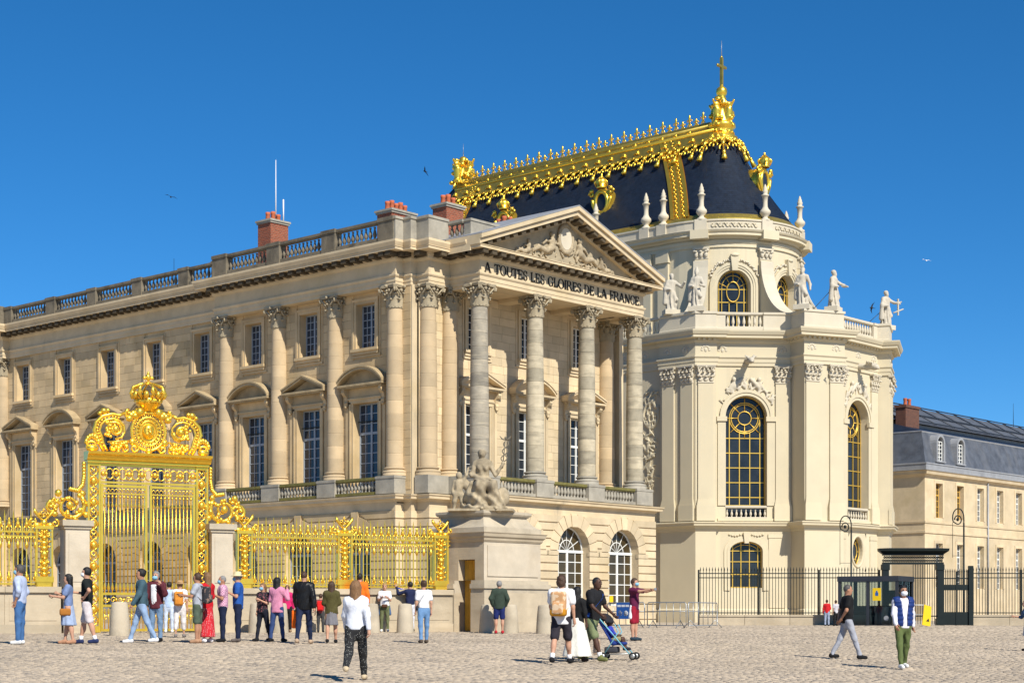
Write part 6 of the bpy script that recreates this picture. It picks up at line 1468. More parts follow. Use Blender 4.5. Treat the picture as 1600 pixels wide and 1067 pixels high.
def skeleton(p):
    f=p.get('sex','m')=='f'; s=p.get('stride',0.); J={}
    sh=.165 if f else .192; hp=.095
    lean=p.get('lean',0.)
    for k,sd in ((-1,1),(1,-1)):
        a=s*sd*p.get('lead',1); b=p.get('knee',(0,0))[0 if k<0 else 1]+ (max(0,-a)*.55)
        H=np.array([k*hp,0,.92]); kn=H+.43*np.array([k*.03,-math.sin(a),-math.cos(a)]); an=kn+.41*np.array([k*.01,-math.sin(a-b),-math.cos(a-b)])
        J['hip',k],J['knee',k],J['ank',k]=H,kn,an
    dz=.085-min(J['ank',-1][2],J['ank',1][2])
    for q in list(J): J[q]=J[q]+np.array([0,0,dz])
    J['z']=dz; o=np.array([0,0,dz])
    tl=lambda y,z: np.array([0,-lean*(z-.95)+y,z])+o
    J['pel'],J['wst'],J['chs'],J['nck'],J['hd']=tl(0,.97),tl(0,1.12),tl(0,1.33),tl(.01,1.47),tl(-.015,1.635)
    for k in (-1,1):
        S=tl(.005,1.425)+np.array([k*sh,0,0]); u,fo=[vn(np.array([k*q[0],q[1],q[2]])) for q in ARM[p['arms'][0 if k<0 else 1]]]
        J['sho',k]=S; J['elb',k]=S+.285*u; J['wri',k]=S+.285*u+.25*fo; J['hdir',k]=fo
    return J,f
def hands(J,k):
    w,d=J['wri',k],vn(J['hdir',k]); n=vn(np.cross(d,[k*.3,1,.2])); sdv=vn(np.cross(n,d)); V=[];Fq=[]
    def tb(pts,rs,n_=5):
        mb=MB(); mb.tube(pts,rs,n_,flat=(.3,.5,.8)); 
        base=sum(len(x) for x in V); V.append(np.concatenate(mb.v)); Fq.extend([tuple(i+base for i in q) for q in mb.f if len(q)==4])
    for i,(o,l) in enumerate(((-.030,.066),(-.010,.078),(.011,.072),(.030,.055))):
        a=w+d*.075+sdv*o; tb([a,a+d*l*.5+n*.008,a+d*l*.82+n*.032,a+d*l*.78+n*.05],[.0098,.009,.008,.005])
    a=w+d*.02-sdv*.03; tb([a,a+d*.03-sdv*.026+n*.01,a+d*.062-sdv*.028+n*.026],[.012,.011,.006])
    return np.concatenate(V),np.array(Fq)
def person(p):
    X,Y,Z_=at_px(p['x'],p['y']) if 'Y' not in p else ((p['x']-800)/F*p['Y'],p['Y'],0)
    fy=58.5+(p['x']-705)*.0103-.75
    if p['x']<705 and Y>fy: Y=fy; X=(p['x']-800)/F*Y
    if 705<=p['x']<860 and Y>55: Y=55.; X=(p['x']-800)/F*Y
    Z_=float(gz(np.array(X),np.array(Y))); h=(p['y']-p['top'])*Y/F; sc=h/1.765
    T=thing('person',p['label'],'person',(X,Y,Z_+.012),R(p.get('yaw',0)),p.get('group')); T.scale=(sc,)*3
    J,f=skeleton(p); vs=.023 if F/Y>60 else .027
    sk=SK[p.get('skin','l')]; o=np.array([0,0,J['z']]); hd=J['hd']; fat=p.get('fat',1.)
    tw=(.150 if f else .168)*fat; ww=(.118 if f else .148)*fat; hw_=(.155 if f else .150)*fat
    pts=np.array([J[q] for q in J if isinstance(J[q],np.ndarray) and q[0]!='hdir']); lo=pts.min(0)-(.26,.26,.12); hi=pts.max(0)+(.26,.26,.18); lo[2]=-.03
    sc_=np.array([1,1.42,1.])
    def torso(P,e):
        d=cap(P,J['pel'],J['wst'],hw_*.92+e,ww+e,sc_); d=smin(d,cap(P,J['wst'],J['chs'],ww+e,tw+e,sc_),.06)
        d=smin(d,cap(P,J['sho',-1]*.86+J['chs']*.14,J['sho',1]*.86+J['chs']*.14,.058+e,.058+e),.09)
        if f: 
            for k in (-1,1): d=smin(d,ell(P,J['chs']+(k*.07,-.095,-.02),(.065+e,.06+e,.065+e)),.05)
        return d
    def body(P):
        d=torso(P,-.018)
        d=smin(d,cap(P,J['nck']-(0,0,.05),hd-(0,-.01,.05),.056,.052),.05)
        d=smin(d,ell(P,hd+(0,0,.01),(.076,.096,.118)),.03); d=smin(d,ell(P,hd+(0,-.035,-.075),(.05,.055,.05)),.04)
        d=smin(d,cap(P,hd+(0,-.09,.015),hd+(0,-.112,-.018),.012,.017),.02)
        for k in (-1,1):
            d=smin(d,ell(P,hd+(k*.078,.012,-.005),(.014,.026,.034)),.012)
            d=smin(d,cap(P,J['sho',k],J['elb',k],.052,.042),.04); d=smin(d,cap(P,J['elb',k],J['wri',k],.042,.027),.02)
            dd=vn(J['hdir',k]); d=smin(d,cap(P,J['wri',k]+dd*.02,J['wri',k]+dd*.075,.030,.033),.02)
            cv=0 if p.get('cut','long') in ('short','skirt','dress') else .014; d=smin(d,cap(P,J['hip',k],J['knee',k],.082-cv,.056-cv),.05); d=smin(d,cap(P,J['knee',k],J['ank',k],.056-cv,.036-cv*.5),.03)
            if not cv: c=J['knee',k]*.68+J['ank',k]*.32+(0,.018,0); d=smin(d,ell(P,c,(.048,.053,.10)),.05)
            d=smin(d,cap(P,J['ank',k]+(0,.02,-.04),J['ank',k]+(k*.015,-.13,-.055),.036,.028),.03)
        return d
    V,Fq=surfnet(body,lo,hi,vs)
    for k in (-1,1):
        v,q=hands(J,k); Fq=np.concatenate([Fq,q+len(V)]); V=np.concatenate([V,v])
    mk('body',npmesh('body',V,Fq,sk),T)
    def wr(P,a=.006): return a*np.sin(26*P[...,2]+9*np.sin(14*P[...,0])+7*P[...,1])+a*.6*np.sin(41*P[...,0]+23*P[...,2])
    top=p.get('shirt')
    if top is not None:
        slv=p.get('sleeve','s'); hem=p.get('hem',.86)+J['z']; ex=p.get('loose',.014)
        def sh(P):
            d=torso(P,ex)
            d=smin(d,cap(P,J['pel']-(0,0,.12),J['wst'],hw_+ex+.006,ww+ex,sc_),.05)
            for k in (-1,1):
                e=J['elb',k]
                if slv=='s': e2=J['sho',k]*.38+e*.62; d=smin(d,cap(P,J['sho',k],e2,.068+ex*.5,.066+ex*.6),.05)
                elif slv in ('l','m'):
                    d=smin(d,cap(P,J['sho',k]*.9+J['chs']*.1,e,.054+ex*.8,.048+ex*.8),.05); w2=J['wri',k] if slv=='l' else e*.6+J['wri',k]*.4
                    d=smin(d,cap(P,e,w2,.046+ex*.8,.036+ex*.7),.03)
            d=np.maximum(d+wr(P),hem-P[...,2]); return np.maximum(d,-ell(P,J['nck']+(0,-.02,.075),(.072,.075,.06)))
        mk('shirt',npmesh('shirt',*surfnet(sh,lo,hi,vs),mat=top),T)
    if p.get('vest'):
        def vs_(P):
            d=torso(P,.046); d=smin(d,cap(P,J['pel']-(0,0,.06),J['wst'],hw_+.05,ww+.046,sc_),.05); d=d+.008*np.sin(70*P[...,2]); d=np.maximum(d,(J['pel'][2]-.06)-P[...,2])
            w_=.040+.045*np.clip((P[...,2]-1.1)/.35,0,1); gapd=np.maximum(np.abs(P[...,0])-w_,P[...,1]-.0); d=np.maximum(d,-gapd)
            for k in (-1,1): d=np.maximum(d,-ell(P,J['sho',k]+(k*.075,0,-.02),(.06,.12,.12)))
            return np.maximum(d,-ell(P,J['nck']+(0,-.03,.06),(.09,.1,.08)))
        mk('vest',npmesh('vest',*surfnet(vs_,lo,hi,vs*.85),mat=p['vest']),T)
    if p.get('panel'):
        def pn(P): 
            d=torso(P,ex_+.012 if False else .048); return np.maximum(np.maximum(d,np.abs(P[...,0]+.01)-.075),np.maximum(P[...,1]+.03,np.maximum(.90+J['z']-P[...,2],P[...,2]-1.43-J['z'])))
        mk('undershirt',npmesh('undershirt',*surfnet(pn,lo,hi,vs),mat=p['panel']),T)
    leg=p.get('legs'); kind=p.get('cut','long')
    if leg is not None:
        if kind in ('long','slim','short','capri'):
            ex=.006 if kind=='slim' else .014
            def tr(P):
                d=cap(P,J['pel']-(0,0,.07),J['pel']+(0,0,.07),hw_+.0,hw_*.88,sc_)
                for k in (-1,1):
                    kn,an=J['knee',k],J['ank',k]
                    if kind=='short': d=smin(d,cap(P,J['hip',k],J['hip',k]*.12+kn*.88,.098,.092),.05)
                    else:
                        d=smin(d,cap(P,J['hip',k],kn,.088+ex,.062+ex),.05); e=an if kind!='capri' else kn*.45+an*.55
                        d=smin(d,cap(P,kn,e,.060+ex,.044+ex),.03)
                return np.maximum(d+wr(P,.005),P[...,2]-(1.06+J['z']))
            mk('trousers',npmesh('trousers',*surfnet(tr,lo,hi,vs),mat=leg),T)
        else:
            zb={'skirt':.52,'long_skirt':.13,'dress':.46}[kind]+J['z']; fl={'skirt':.20,'long_skirt':p.get('flare',.27),'dress':.23}[kind]
            def sk_(P):
                t=np.clip((J['pel'][2]+.1-P[...,2])/(J['pel'][2]+.1-zb),0,1); r=ww*.98+(fl-ww)*t**.8+.012*np.sin(9*np.arctan2(P[...,1],P[...,0])+3*P[...,2])*t
                my=(J['ank',-1][1]+J['ank',1][1])*.5*t+p.get('drift',0)*t
                d=np.sqrt((P[...,0]-p.get('driftx',0)*t)**2+((P[...,1]-my)*1.18)**2)-r
                sh_=np.maximum(d,-(d+.03)); sh_=np.where(P[...,2]>J['pel'][2]-.1,d,sh_)
                return np.maximum(np.maximum(d,zb-P[...,2]),P[...,2]-(1.08+J['z']))*.85
            mk('skirt',npmesh('skirt',*surfnet(sk_,lo-np.array((.2,.2,0)),hi+np.array((.2,.2,0)),vs),mat=leg),T)
    if p.get('shoe') is not None:
        for k in (-1,1):
            a=J['ank',k]
            def sf(P):
                d=cap(P,a+(0,.03,-.035),a+(k*.012,-.14,-.045),.050,.042); d=smin(d,cap(P,a,a+(0,.0,.02),.046,.044),.04) if p.get('boot') else smin(d,ell(P,a+(0,0,-.01),(.045,.055,.035)),.04)
                return np.maximum(d,(a[2]-.085)-P[...,2])
            v,q=surfnet(sf,a-(.12,.26,.12),a+(.12,.14,.12),.018)
            mk('shoe',npmesh('shoe',v,q,p['shoe']),T)
            if p.get('sock') is not None: MB().tube([a+(0,.005,-.02),a*.75+J['knee',k]*.25],[.045,.050],8).obj('sock',p['sock'],T)
    hc=p.get('hair'); 
    if hc:
        st=p.get('style','short'); hm=_cm.setdefault(('hair',hc),material('hair_'+hc,HR[hc],.55,var=.3,scale=30,bump=.6,bscale=60,spec=.4))
        def hf(P):
            e=.010 if st!='buzz' else -.002
            d=ell(P,hd+(0,.014,.030),(.084+e,.098+e,.104+e)); face=np.maximum(P[...,1]-(hd[1]-.030),P[...,2]-(hd[2]+.075)); d=np.maximum(d,-face)
            if st=='curly': d=d+.012*np.sin(55*P[...,0])*np.sin(60*P[...,2])*np.sin(50*P[...,1]); d=smin(d,ell(P,hd+(0,.05,-.03),(.09,.07,.08)),.03)
            if st in ('long','mid'):
                ze=.36 if st=='long' else .20
                d=smin(d,cap(P,hd+(0,.06,.02),hd+(0,.085,-ze),.078,.060,np.array([.85,1.35,1.])),.04)
                for k in (-1,1): d=smin(d,cap(P,hd+(k*.07,.03,.02),hd+(k*.075,.05,-ze*.6),.032,.026),.03)
                d=d+.004*np.sin(60*P[...,0]+8*P[...,2])
            if st=='pony': d=smin(d,cap(P,hd+(.03,.09,.0),hd+(.03,.12,-.26),.045,.032),.03)
            if st=='bun': d=smin(d,ell(P,hd+(0,.085,.06),(.05,.05,.05)),.02)
            return d
        mk('hair',npmesh('hair',*surfnet(hf,hd-(.2,.2,.5),hd+(.2,.26,.2),.017),mat=hm),T)
    fm=MB()
    for k in (-1,1): fm.ell(hd+(k*.031,-.088,.022),(.014,.008,.009),6,4); fm.ell(hd+(k*.032,-.092,.042),(.020,.006,.005),6,4)
    if not p.get('mask'): fm.ell(hd+(0,-.092,-.058),(.026,.008,.006),6,4)
    fm.obj('face_details',M['black'] if p.get('skin')!='l' else cloth((.05,.025,.02)),T)
    if p.get('mask'): 
        sdfobj('face_mask',lambda P: np.maximum(ell(P,hd+(0,-.045,-.038),(.074,.085,.062)),P[...,1]-(hd[1]-.045)),hd-(.12,.2,.14),hd+(.12,.05,.06),.014,p['mask'],T)
    if p.get('hat'):
        MB().lathe([(.10,hd[2]+.045),(.17,hd[2]+.035),(.172,hd[2]+.043),(.104,hd[2]+.062),(.10,hd[2]+.13),(.07,hd[2]+.155),(0,hd[2]+.16)],hd[0],hd[1],18).obj('hat',p['hat'],T)
    if p.get('tied'):
        def td(P):
            d=cap(P,J['pel']+(0,0,.06),J['pel']+(0,0,.02),hw_*.99,hw_*1.02,sc_); d=np.maximum(d,np.abs(P[...,2]-(J['pel'][2]+.04))-.04)
            for k in (-1,1): d=smin(d,cap(P,J['pel']+(k*hw_*.9,.03,0),J['pel']+(k*hw_*1.15,.04,-.32),.05,.06),.04)
            return d
        mk('tied_jacket',npmesh('tied_jacket',*surfnet(td,lo,hi,vs),mat=p['tied']),T)
    p['_T'],p['_J'],p['_sc']=T,J,sc
    return T
def attach(p,name,label,cat,fn,lo,hi,mat,h=.02,group=None):       # a carried thing, standing in the wearer's space
    T=p['_T']; V,Fq=surfnet(fn,lo,hi,h)
    o=mk(name,npmesh(name,V,Fq,mat),None,T.location.copy(),T.rotation_euler.z,(p['_sc'],)*3); return tag(o,label,cat,group)
def rbox(P,c,b,r): q=np.abs(P-np.asarray(c))-np.asarray(b)+r; return np.linalg.norm(np.maximum(q,0),axis=-1)+np.minimum(q.max(-1),0)-r
def backpack(p,label,mat,mat2=None,s=1.):
    c=p['_J']['chs']+(0,.235,-.12)
    def fn(P):
        d=rbox(P,c,(.14*s,.085*s,.22*s),.06); d=smin(d,rbox(P,c+(0,.09*s,-.09*s),(.105*s,.04,.10*s),.035),.02)
        for k in (-1,1):
            d=smin(d,cap(P,c+(k*.09,-.07,.2*s),c+(k*.10,-.20,.25),.018,.018),.02); d=smin(d,cap(P,c+(k*.10,-.20,.25),c+(k*.115,-.33,.14),.02,.02),.01); d=smin(d,cap(P,c+(k*.12,-.06,-.18*s),c+(k*.17,-.2,-.04),.014,.014),.01)
        return d
    o=attach(p,'backpack',label,'backpack',fn,c-(.3,.42,.35),c+(.3,.22,.42),mat,.019)
    if mat2: 
        V,Fq=surfnet(lambda P: rbox(P,c+(0,.012,-.155*s),(.147*s,.098*s,.07*s),.05),c-(.3,.2,.35),c+(.3,.25,.1),.02); mk('lower_panel',npmesh('lower_panel',V,Fq,mat2),o)
BLUEMASK=cloth((.22,.45,.60)); WHM=cloth((.72,.74,.76))
C=cloth; jeans=C((.055,.135,.30)); ljeans=C((.24,.34,.50)); navy=C((.012,.018,.045)); blk=C((.012,.012,.013)); wht=C((.74,.74,.75)); wsh=C((.70,.70,.68)); bsh=C((.012,.012,.014)); nsh=C((.02,.03,.09))
PP=[
 dict(x=31,y=1007,top=883,yaw=-92,arms=('pocket','pocket'),shirt=C((.40,.46,.62)),sleeve='m',hem=.90,legs=jeans,shoe=wsh,hair='dgrey',mask=BLUEMASK,skin='t',fat=1.12,label='man in light blue shirt and blue jeans facing away from the queue, hands in pockets'),
 dict(x=107,y=1006,top=897,sex='f',yaw=-82,arms=('bent','phone'),shirt=C((.17,.23,.40)),sleeve='s',hem=.95,legs=C((.30,.37,.52)),cut='dress',hair='black',style='mid',stride=.12,shoe=C((.42,.22,.13)),label='woman in blue and white summer dress lifting one hand'),
 dict(x=136,y=1006,top=886,yaw=-86,arms=('phone','hip'),shirt=C((.013,.016,.015)),hem=.84,legs=C((.58,.52,.52)),cut='short',shoe=nsh,sock=wht,hair='black',mask=WHM,stride=.2,label='man in black T-shirt and pale shorts with one hand on his hip'),
 dict(x=221,y=1005,top=887,yaw=-72,arms=('rear','fwd'),shirt=C((.05,.095,.12)),sleeve='l',hem=.90,loose=.024,legs=ljeans,cut='slim',shoe=wht,hair='black',style='bun',skin='t',stride=.30,label='man in dark denim jacket, light jeans and white trainers walking past the gate'),
 dict(x=244,y=1003,top=893,yaw=-12,arms=('fwd','face'),shirt=C((.10,.022,.03)),sleeve='l',hem=.82,loose=.026,panel=wht,legs=C((.15,.24,.37)),cut='slim',shoe=bsh,boot=1,hair='grey',mask=BLUEMASK,label='man in open maroon shirt over white T-shirt adjusting his blue face mask'),
 dict(x=264,y=988,top=909,sex='f',yaw=185,arms=('bent','bent'),shirt=C((.38,.48,.66)),sleeve='l',legs=C((.50,.57,.68)),cut='slim',shoe=wsh,hair='black',lean=.12,label='person in pale blue top and pale trousers bending towards the gate bars'),
 dict(x=281,y=996,top=908,sex='f',yaw=182,arms=('down','phone'),shirt=wht,legs=C((.66,.62,.60)),cut='capri',shoe=C((.2,.18,.17)),hair='lbrown',hat=C((.40,.25,.12)),stride=.1,fat=1.08,label='woman in white T-shirt and cropped trousers carrying an orange backpack'),
 dict(x=309,y=1005,top=896,yaw=-94,arms=('phone','phone'),shirt=C((.36,.38,.43)),legs=C((.075,.10,.07)),cut='short',shoe=C((.38,.22,.13)),hair='brown',skin='t',label='man in grey T-shirt and green shorts reading his phone with a dark backpack'),
 dict(x=324,y=1004,top=895,sex='f',yaw=-125,arms=('bent','down'),shirt=C((.48,.012,.02)),sleeve='m',legs=C((.5,.01,.02),('dots',(.50,.012,.022),(.75,.6,.6),38,.22)),cut='long_skirt',flare=.22,shoe=wht,hair='lbrown',style='long',label='blonde woman in red blouse and long red dotted skirt'),
 dict(x=348,y=1003,top=900,yaw=-78,arms=('bent','bent'),shirt=C((.6,.4,.5),('check',(.66,.44,.52),(.42,.16,.30),30)),sleeve='s',hem=.9,legs=navy,shoe=bsh,hair='grey',style='buzz',mask=BLUEMASK,skin='t',fat=1.15,label='grey haired man in pink checked shirt and navy trousers'),
 dict(x=372,y=1003,top=895,yaw=-84,arms=('bent','bent'),shirt=C((.02,.085,.32)),hem=.83,legs=navy,shoe=C((.12,.10,.09)),hair='grey',hat=C((.66,.53,.30)),mask=BLUEMASK,fat=1.1,label='man in bright blue T-shirt and straw hat holding a camera'),
 dict(x=411,y=1002,top=911,sex='f',yaw=-35,arms=('down','bent'),shirt=C((.02,.015,.018),('noise',(.018,.014,.018),(.30,.08,.10),22,.60)),sleeve='s',legs=C((.012,.014,.024)),cut='slim',shoe=bsh,hair='lbrown',style='pony',mask=BLUEMASK,stride=.18,label='woman in black floral blouse and black trousers with blue mask'),
 dict(x=433,y=1003,top=902,sex='f',yaw=160,arms=('face','bent'),shirt=C((.60,.24,.36)),sleeve='l',hem=.80,loose=.024,legs=C((.03,.055,.15)),cut='slim',shoe=bsh,hair='black',style='long',stride=.16,label='woman in pink sweater with very long black hair'),
 dict(x=449,y=987,top=914,sex='f',yaw=185,arms=('down','bent'),shirt=C((.55,.02,.12)),sleeve='l',legs=blk,cut='slim',shoe=C((.3,.2,.12)),hair='brown',label='short haired person in magenta top beside a stone bollard'),
 dict(x=475,y=1006,top=891,yaw=176,arms=('rear','fwd'),shirt=C((.010,.010,.011),None,.38),sleeve='l',hem=.84,loose=.03,legs=C((.014,.022,.055)),cut='slim',shoe=C((.42,.30,.20)),hair='brown',style='buzz',stride=.28,label='tall man in black leather jacket walking away with an orange shopping bag'),
 dict(x=501,y=988,top=928,yaw=180,arms=('down','down'),shirt=C((.20,.05,.05)),legs=C((.05,.05,.05)),shoe=bsh,hair='brown',label='child with red backpack between the leather jacket and the olive jacket'),
 dict(x=518,y=1005,top=908,sex='f',yaw=184,arms=('bent','bent'),shirt=C((.075,.065,.022)),sleeve='l',hem=.85,loose=.032,legs=C((.17,.165,.18)),cut='skirt',shoe=bsh,hair='brown',style='long',stride=.2,label='woman in olive bomber jacket and grey skirt with long brown hair'),
 dict(x=562,y=987,top=896,yaw=172,arms=('down','down'),shirt=C((.80,.16,.015)),sleeve='l',loose=.03,legs=navy,shoe=bsh,hair='black',label='man in orange jacket half hidden behind the woman in polka dot trousers'),
 dict(x=556,y=1063,top=905,sex='f',yaw=178,arms=('rear','fwd'),shirt=C((.66,.68,.74)),sleeve='l',hem=.90,loose=.012,legs=C((.01,.01,.01),('dots',(.010,.010,.011),(.55,.55,.5),40,.19)),shoe=C((.58,.46,.30)),hair='lbrown',style='long',stride=.30,knee=(0,.5),lead=1,fat=1.1,label='woman in white jacket and black polka dot trousers walking towards the fence'),
 dict(x=601,y=985,top=910,sex='f',yaw=4,arms=('bent','bent'),shirt=wht,hem=.92,legs=C((.13,.145,.07)),cut='slim',shoe=wsh,hair='blond',tied=C((.07,.13,.25)),fat=1.08,label='woman in white T-shirt and olive trousers with a denim jacket round her waist'),
 dict(x=641,y=984,top=906,yaw=-140,arms=('out','raise'),shirt=C((.014,.02,.06)),sleeve='l',hem=.95,legs=C((.60,.61,.66)),cut='slim',shoe=bsh,hair='black',label='person in dark top and white trousers holding up a blue cloth'),
 dict(x=662,y=1005,top=907,sex='f',yaw=-160,arms=('down','down'),shirt=wht,hem=.98,legs=C((.13,.25,.44)),cut='slim',shoe=C((.10,.075,.055)),hair='brown',style='bun',stride=.12,label='woman in white T-shirt and high waisted jeans watching the fence'),
 dict(x=780,y=986,top=904,yaw=182,arms=('pocket','pocket'),shirt=C((.035,.052,.038)),sleeve='l',hem=.82,loose=.034,legs=C((.012,.02,.10)),cut='short',shoe=C((.40,.02,.03)),hair='grey',label='man in dark green hooded jacket and navy shorts facing the pedestal'),
 dict(x=877,y=1037,top=897,yaw=165,arms=('down','fwd'),shirt=wht,hem=.80,loose=.022,legs=C((.03,.026,.034)),cut='short',shoe=bsh,sock=wht,hair='brown',style='curly',stride=.30,label='curly haired man in white T-shirt and dark shorts with tan backpack'),
 dict(x=902,y=1034,top=917,sex='f',yaw=150,arms=('down','down'),shirt=blk,sleeve='m',legs=C((.72,.70,.62)),cut='long_skirt',flare=.36,driftx=-.0,skin='d',shoe=C((.03,.02,.018)),hair='black',style='long',stride=.14,label='woman in black top and wide white pleated skirt'),
 dict(x=925,y=1033,top=899,yaw=55,arms=('push','push'),shirt=C((.014,.014,.016)),hem=.88,loose=.018,legs=C((.17,.20,.10)),cut='short',skin='d',shoe=C((.16,.17,.06)),sock=wht,boot=1,hair='black',style='buzz',stride=.34,lean=.16,fat=1.12,label='man in black T-shirt and green shorts pushing a stroller'),
 dict(x=991,y=1001,top=904,yaw=62,arms=('ext','ext'),shirt=C((.10,.012,.045)),legs=C((.28,.012,.03)),cut='short',shoe=C((.03,.05,.07)),hair='brown',mask=BLUEMASK,tied=wht,label='man in maroon T-shirt and red shorts stretching both arms out to take a picture'),
 dict(x=1324,y=1030,top=911,yaw=95,arms=('back','back'),shirt=C((.011,.011,.012)),legs=C((.33,.34,.38)),cut='slim',shoe=bsh,hair='dgrey',style='buzz',skin='t',stride=.32,fat=1.06,label='man in black T-shirt and grey trousers strolling with hands behind his back'),
 dict(x=1411,y=1045,top=914,yaw=8,arms=('fwd','rear'),shirt=C((.72,.70,.74)),sleeve='l',hem=.86,vest=C((.014,.035,.15),None,.45),legs=C((.10,.13,.045)),cut='slim',shoe=wsh,hair='black',skin='t',mask=WHM,stride=.22,label='man in quilted navy vest, white shirt and olive trousers wearing a white mask'),
 dict(x=1292,y=979,top=938,Y=84.,yaw=165,arms=('bent','down'),shirt=C((.55,.015,.02)),sleeve='l',legs=C((.30,.35,.45)),shoe=bsh,hair='brown',label='distant person in red jacket waiting beside the glass booth'),
 dict(x=1306,y=979,top=939,Y=85.,sex='f',yaw=200,arms=('bent','down'),shirt=C((.5,.48,.5)),sleeve='s',legs=blk,shoe=bsh,hair='brown',label='distant person in pale top half hidden behind the black T-shirt man'),
 dict(x=1606,y=1017,top=938,sex='f',yaw=-88,arms=('phone','down'),shirt=C((.05,.10,.20)),sleeve='m',legs=C((.3,.4,.5),('noise',(.12,.22,.38),(.60,.62,.62),14,.5)),cut='skirt',shoe=bsh,hair='brown',lean=.1,label='person in blue patterned clothes partly outside the right edge of the square'),
]
PP[-1]['label']='person in blue patterned skirt walking in before the far railing'
for p in PP: person(p)
def who(t): return next(p for p in PP if t in p['label'])
backpack(who('orange backpack'),'orange leather backpack on the woman in white by the gate',C((.58,.22,.03)))
backpack(who('dark backpack'),'black and brown backpack on the man in grey T-shirt',C((.035,.025,.025),('noise',(.02,.02,.025),(.20,.13,.10),12,.56)))
backpack(who('tan backpack'),'tan floral backpack with ochre base on the curly haired man',C((.5,.3,.14),('noise',(.50,.27,.12),(.62,.46,.30),10,.5)),C((.50,.22,.015)),1.1)
backpack(who('red backpack'),'bright red backpack on the child between two adults',C((.65,.015,.015)))
def bag(p,name,label,c,b,r,mat,strap=None,flap=None):
    c=np.asarray(c,float)
    def fn(P):
        d=rbox(P,c,b,r)
        if strap is not None:
            for s0,s1 in zip(strap,strap[1:]): d=np.minimum(d,cap(P,s0,s1,.010,.010))
        return d
    pts=np.array([c-np.array(b),c+np.array(b)]+([np.array(s) for s in strap] if strap is not None else [])); return attach(p,name,label,'bag',fn,pts.min(0)-.05,pts.max(0)+.05,mat,.017)
q=who('summer dress'); J=q['_J']; bag(q,'handbag','brown saddle handbag on the hip of the woman in the summer dress',(.17,-.06,.80),(.05,.14,.09),.045,C((.36,.14,.025)),[(.17,0,.88),(.02,-.13,1.15),(-.14,-.02,1.42)])
q=who('leather jacket'); w_=q['_J']['wri',1]; bag(q,'shopping_bag','bright orange carrier bag held by the man in the leather jacket',w_+(.03,-.02,-.33),(.06,.16,.22),.03,C((.85,.15,.012)),[w_+(.02,-.10,-.12),w_+(.02,-.02,-.06),w_+(.02,.06,-.12)])
q=who('denim jacket round'); J=q['_J']; bag(q,'waist_bag','brown waist bag worn by the woman in olive trousers',J['pel']+(0,-.17,-.02),(.11,.045,.06),.035,C((.09,.04,.022)))
q=who('high waisted'); J=q['_J']; bag(q,'shoulder_bag','small dark shoulder bag on the woman in jeans',J['pel']+(.20,-.02,.02),(.035,.09,.07),.03,C((.03,.03,.035)),[J['pel']+(.2,0,.07),J['chs']+(.05,.16,.02),J['nck']+(-.09,.03,-.01)])
q=who('green shorts pushing'); J=q['_J']; bag(q,'shoulder_strap','blue strap slung across the man pushing the stroller',J['pel']+(-.19,0,.02),(.03,.06,.05),.02,C((.015,.06,.28)),[J['pel']+(-.18,-.06,.05),J['chs']+(-.02,-.19,-.02),J['chs']+(.07,-.17,.08),J['nck']+(.09,-.02,-.01)])
q=who('holding a camera'); J=q['_J']; c=(J['wri',-1]+J['wri',1])/2+(0,-.06,.06); attach(q,'camera','small black camera in the hands of the man in the straw hat','camera',lambda P: np.minimum(rbox(P,c,(.07,.03,.045),.01),cap(P,c,c+(0,-.08,0),.03)),c-.2,c+.2,M['black'],.014)
q=who('red dotted'); c=q['_J']['wri',1]+(0,-.02,-.12); attach(q,'paper','folded white paper in the hand of the woman in red','paper',lambda P: rbox(P,c,(.012,.09,.07),.006),c-.15,c+.15,wht,.012)
q=who('reading his phone'); c=(q['_J']['wri',-1]+q['_J']['wri',1])/2+(0,-.12,.03); attach(q,'phone','dark phone held by the man in grey T-shirt','phone',lambda P: rbox(P,c,(.04,.075,.012),.008),c-.12,c+.12,M['black'],.01)
q=who('take a picture'); c=(q['_J']['wri',-1]+q['_J']['wri',1])/2+(0,-.13,.02); attach(q,'phone','phone held out at arm length by the man in maroon','phone',lambda P: rbox(P,c,(.075,.012,.04),.008),c-.12,c+.12,M['steel'],.01)
q=who('blue cloth'); a,b=q['_J']['wri',-1],q['_J']['wri',1]
def clothfn(P):
    t=np.clip(((P-a)@(b-a))/((b-a)@(b-a)),0,1); c=a+t[...,None]*(b-a); z=c[...,2]-P[...,2]+.03-.05*np.sin(PI*t)
    dd=np.linalg.norm((P-c)[...,:2],axis=-1)-.018-.012*np.sin(12*t+9*z)
    return np.maximum(np.maximum(dd,-z),z-.30-.06*np.sin(9*t))*.7
attach(q,'cloth','bright blue cloth held up against the plinth wall','cloth',clothfn,np.minimum(a,b)-(.15,.15,.5),np.maximum(a,b)+(.15,.15,.15),C((.012,.04,.42)),.02)
# ---------------- stroller with child ----------------
X,Y,Z_=at_px(962,1031)
SW=thing('stroller','blue folding stroller with grey bag on its handles pushed across the cobbles','stroller',(X,Y,Z_+.012),R(-14)); al=M['steel']; blu=C((.018,.04,.20)); lb=C((.20,.50,.60))
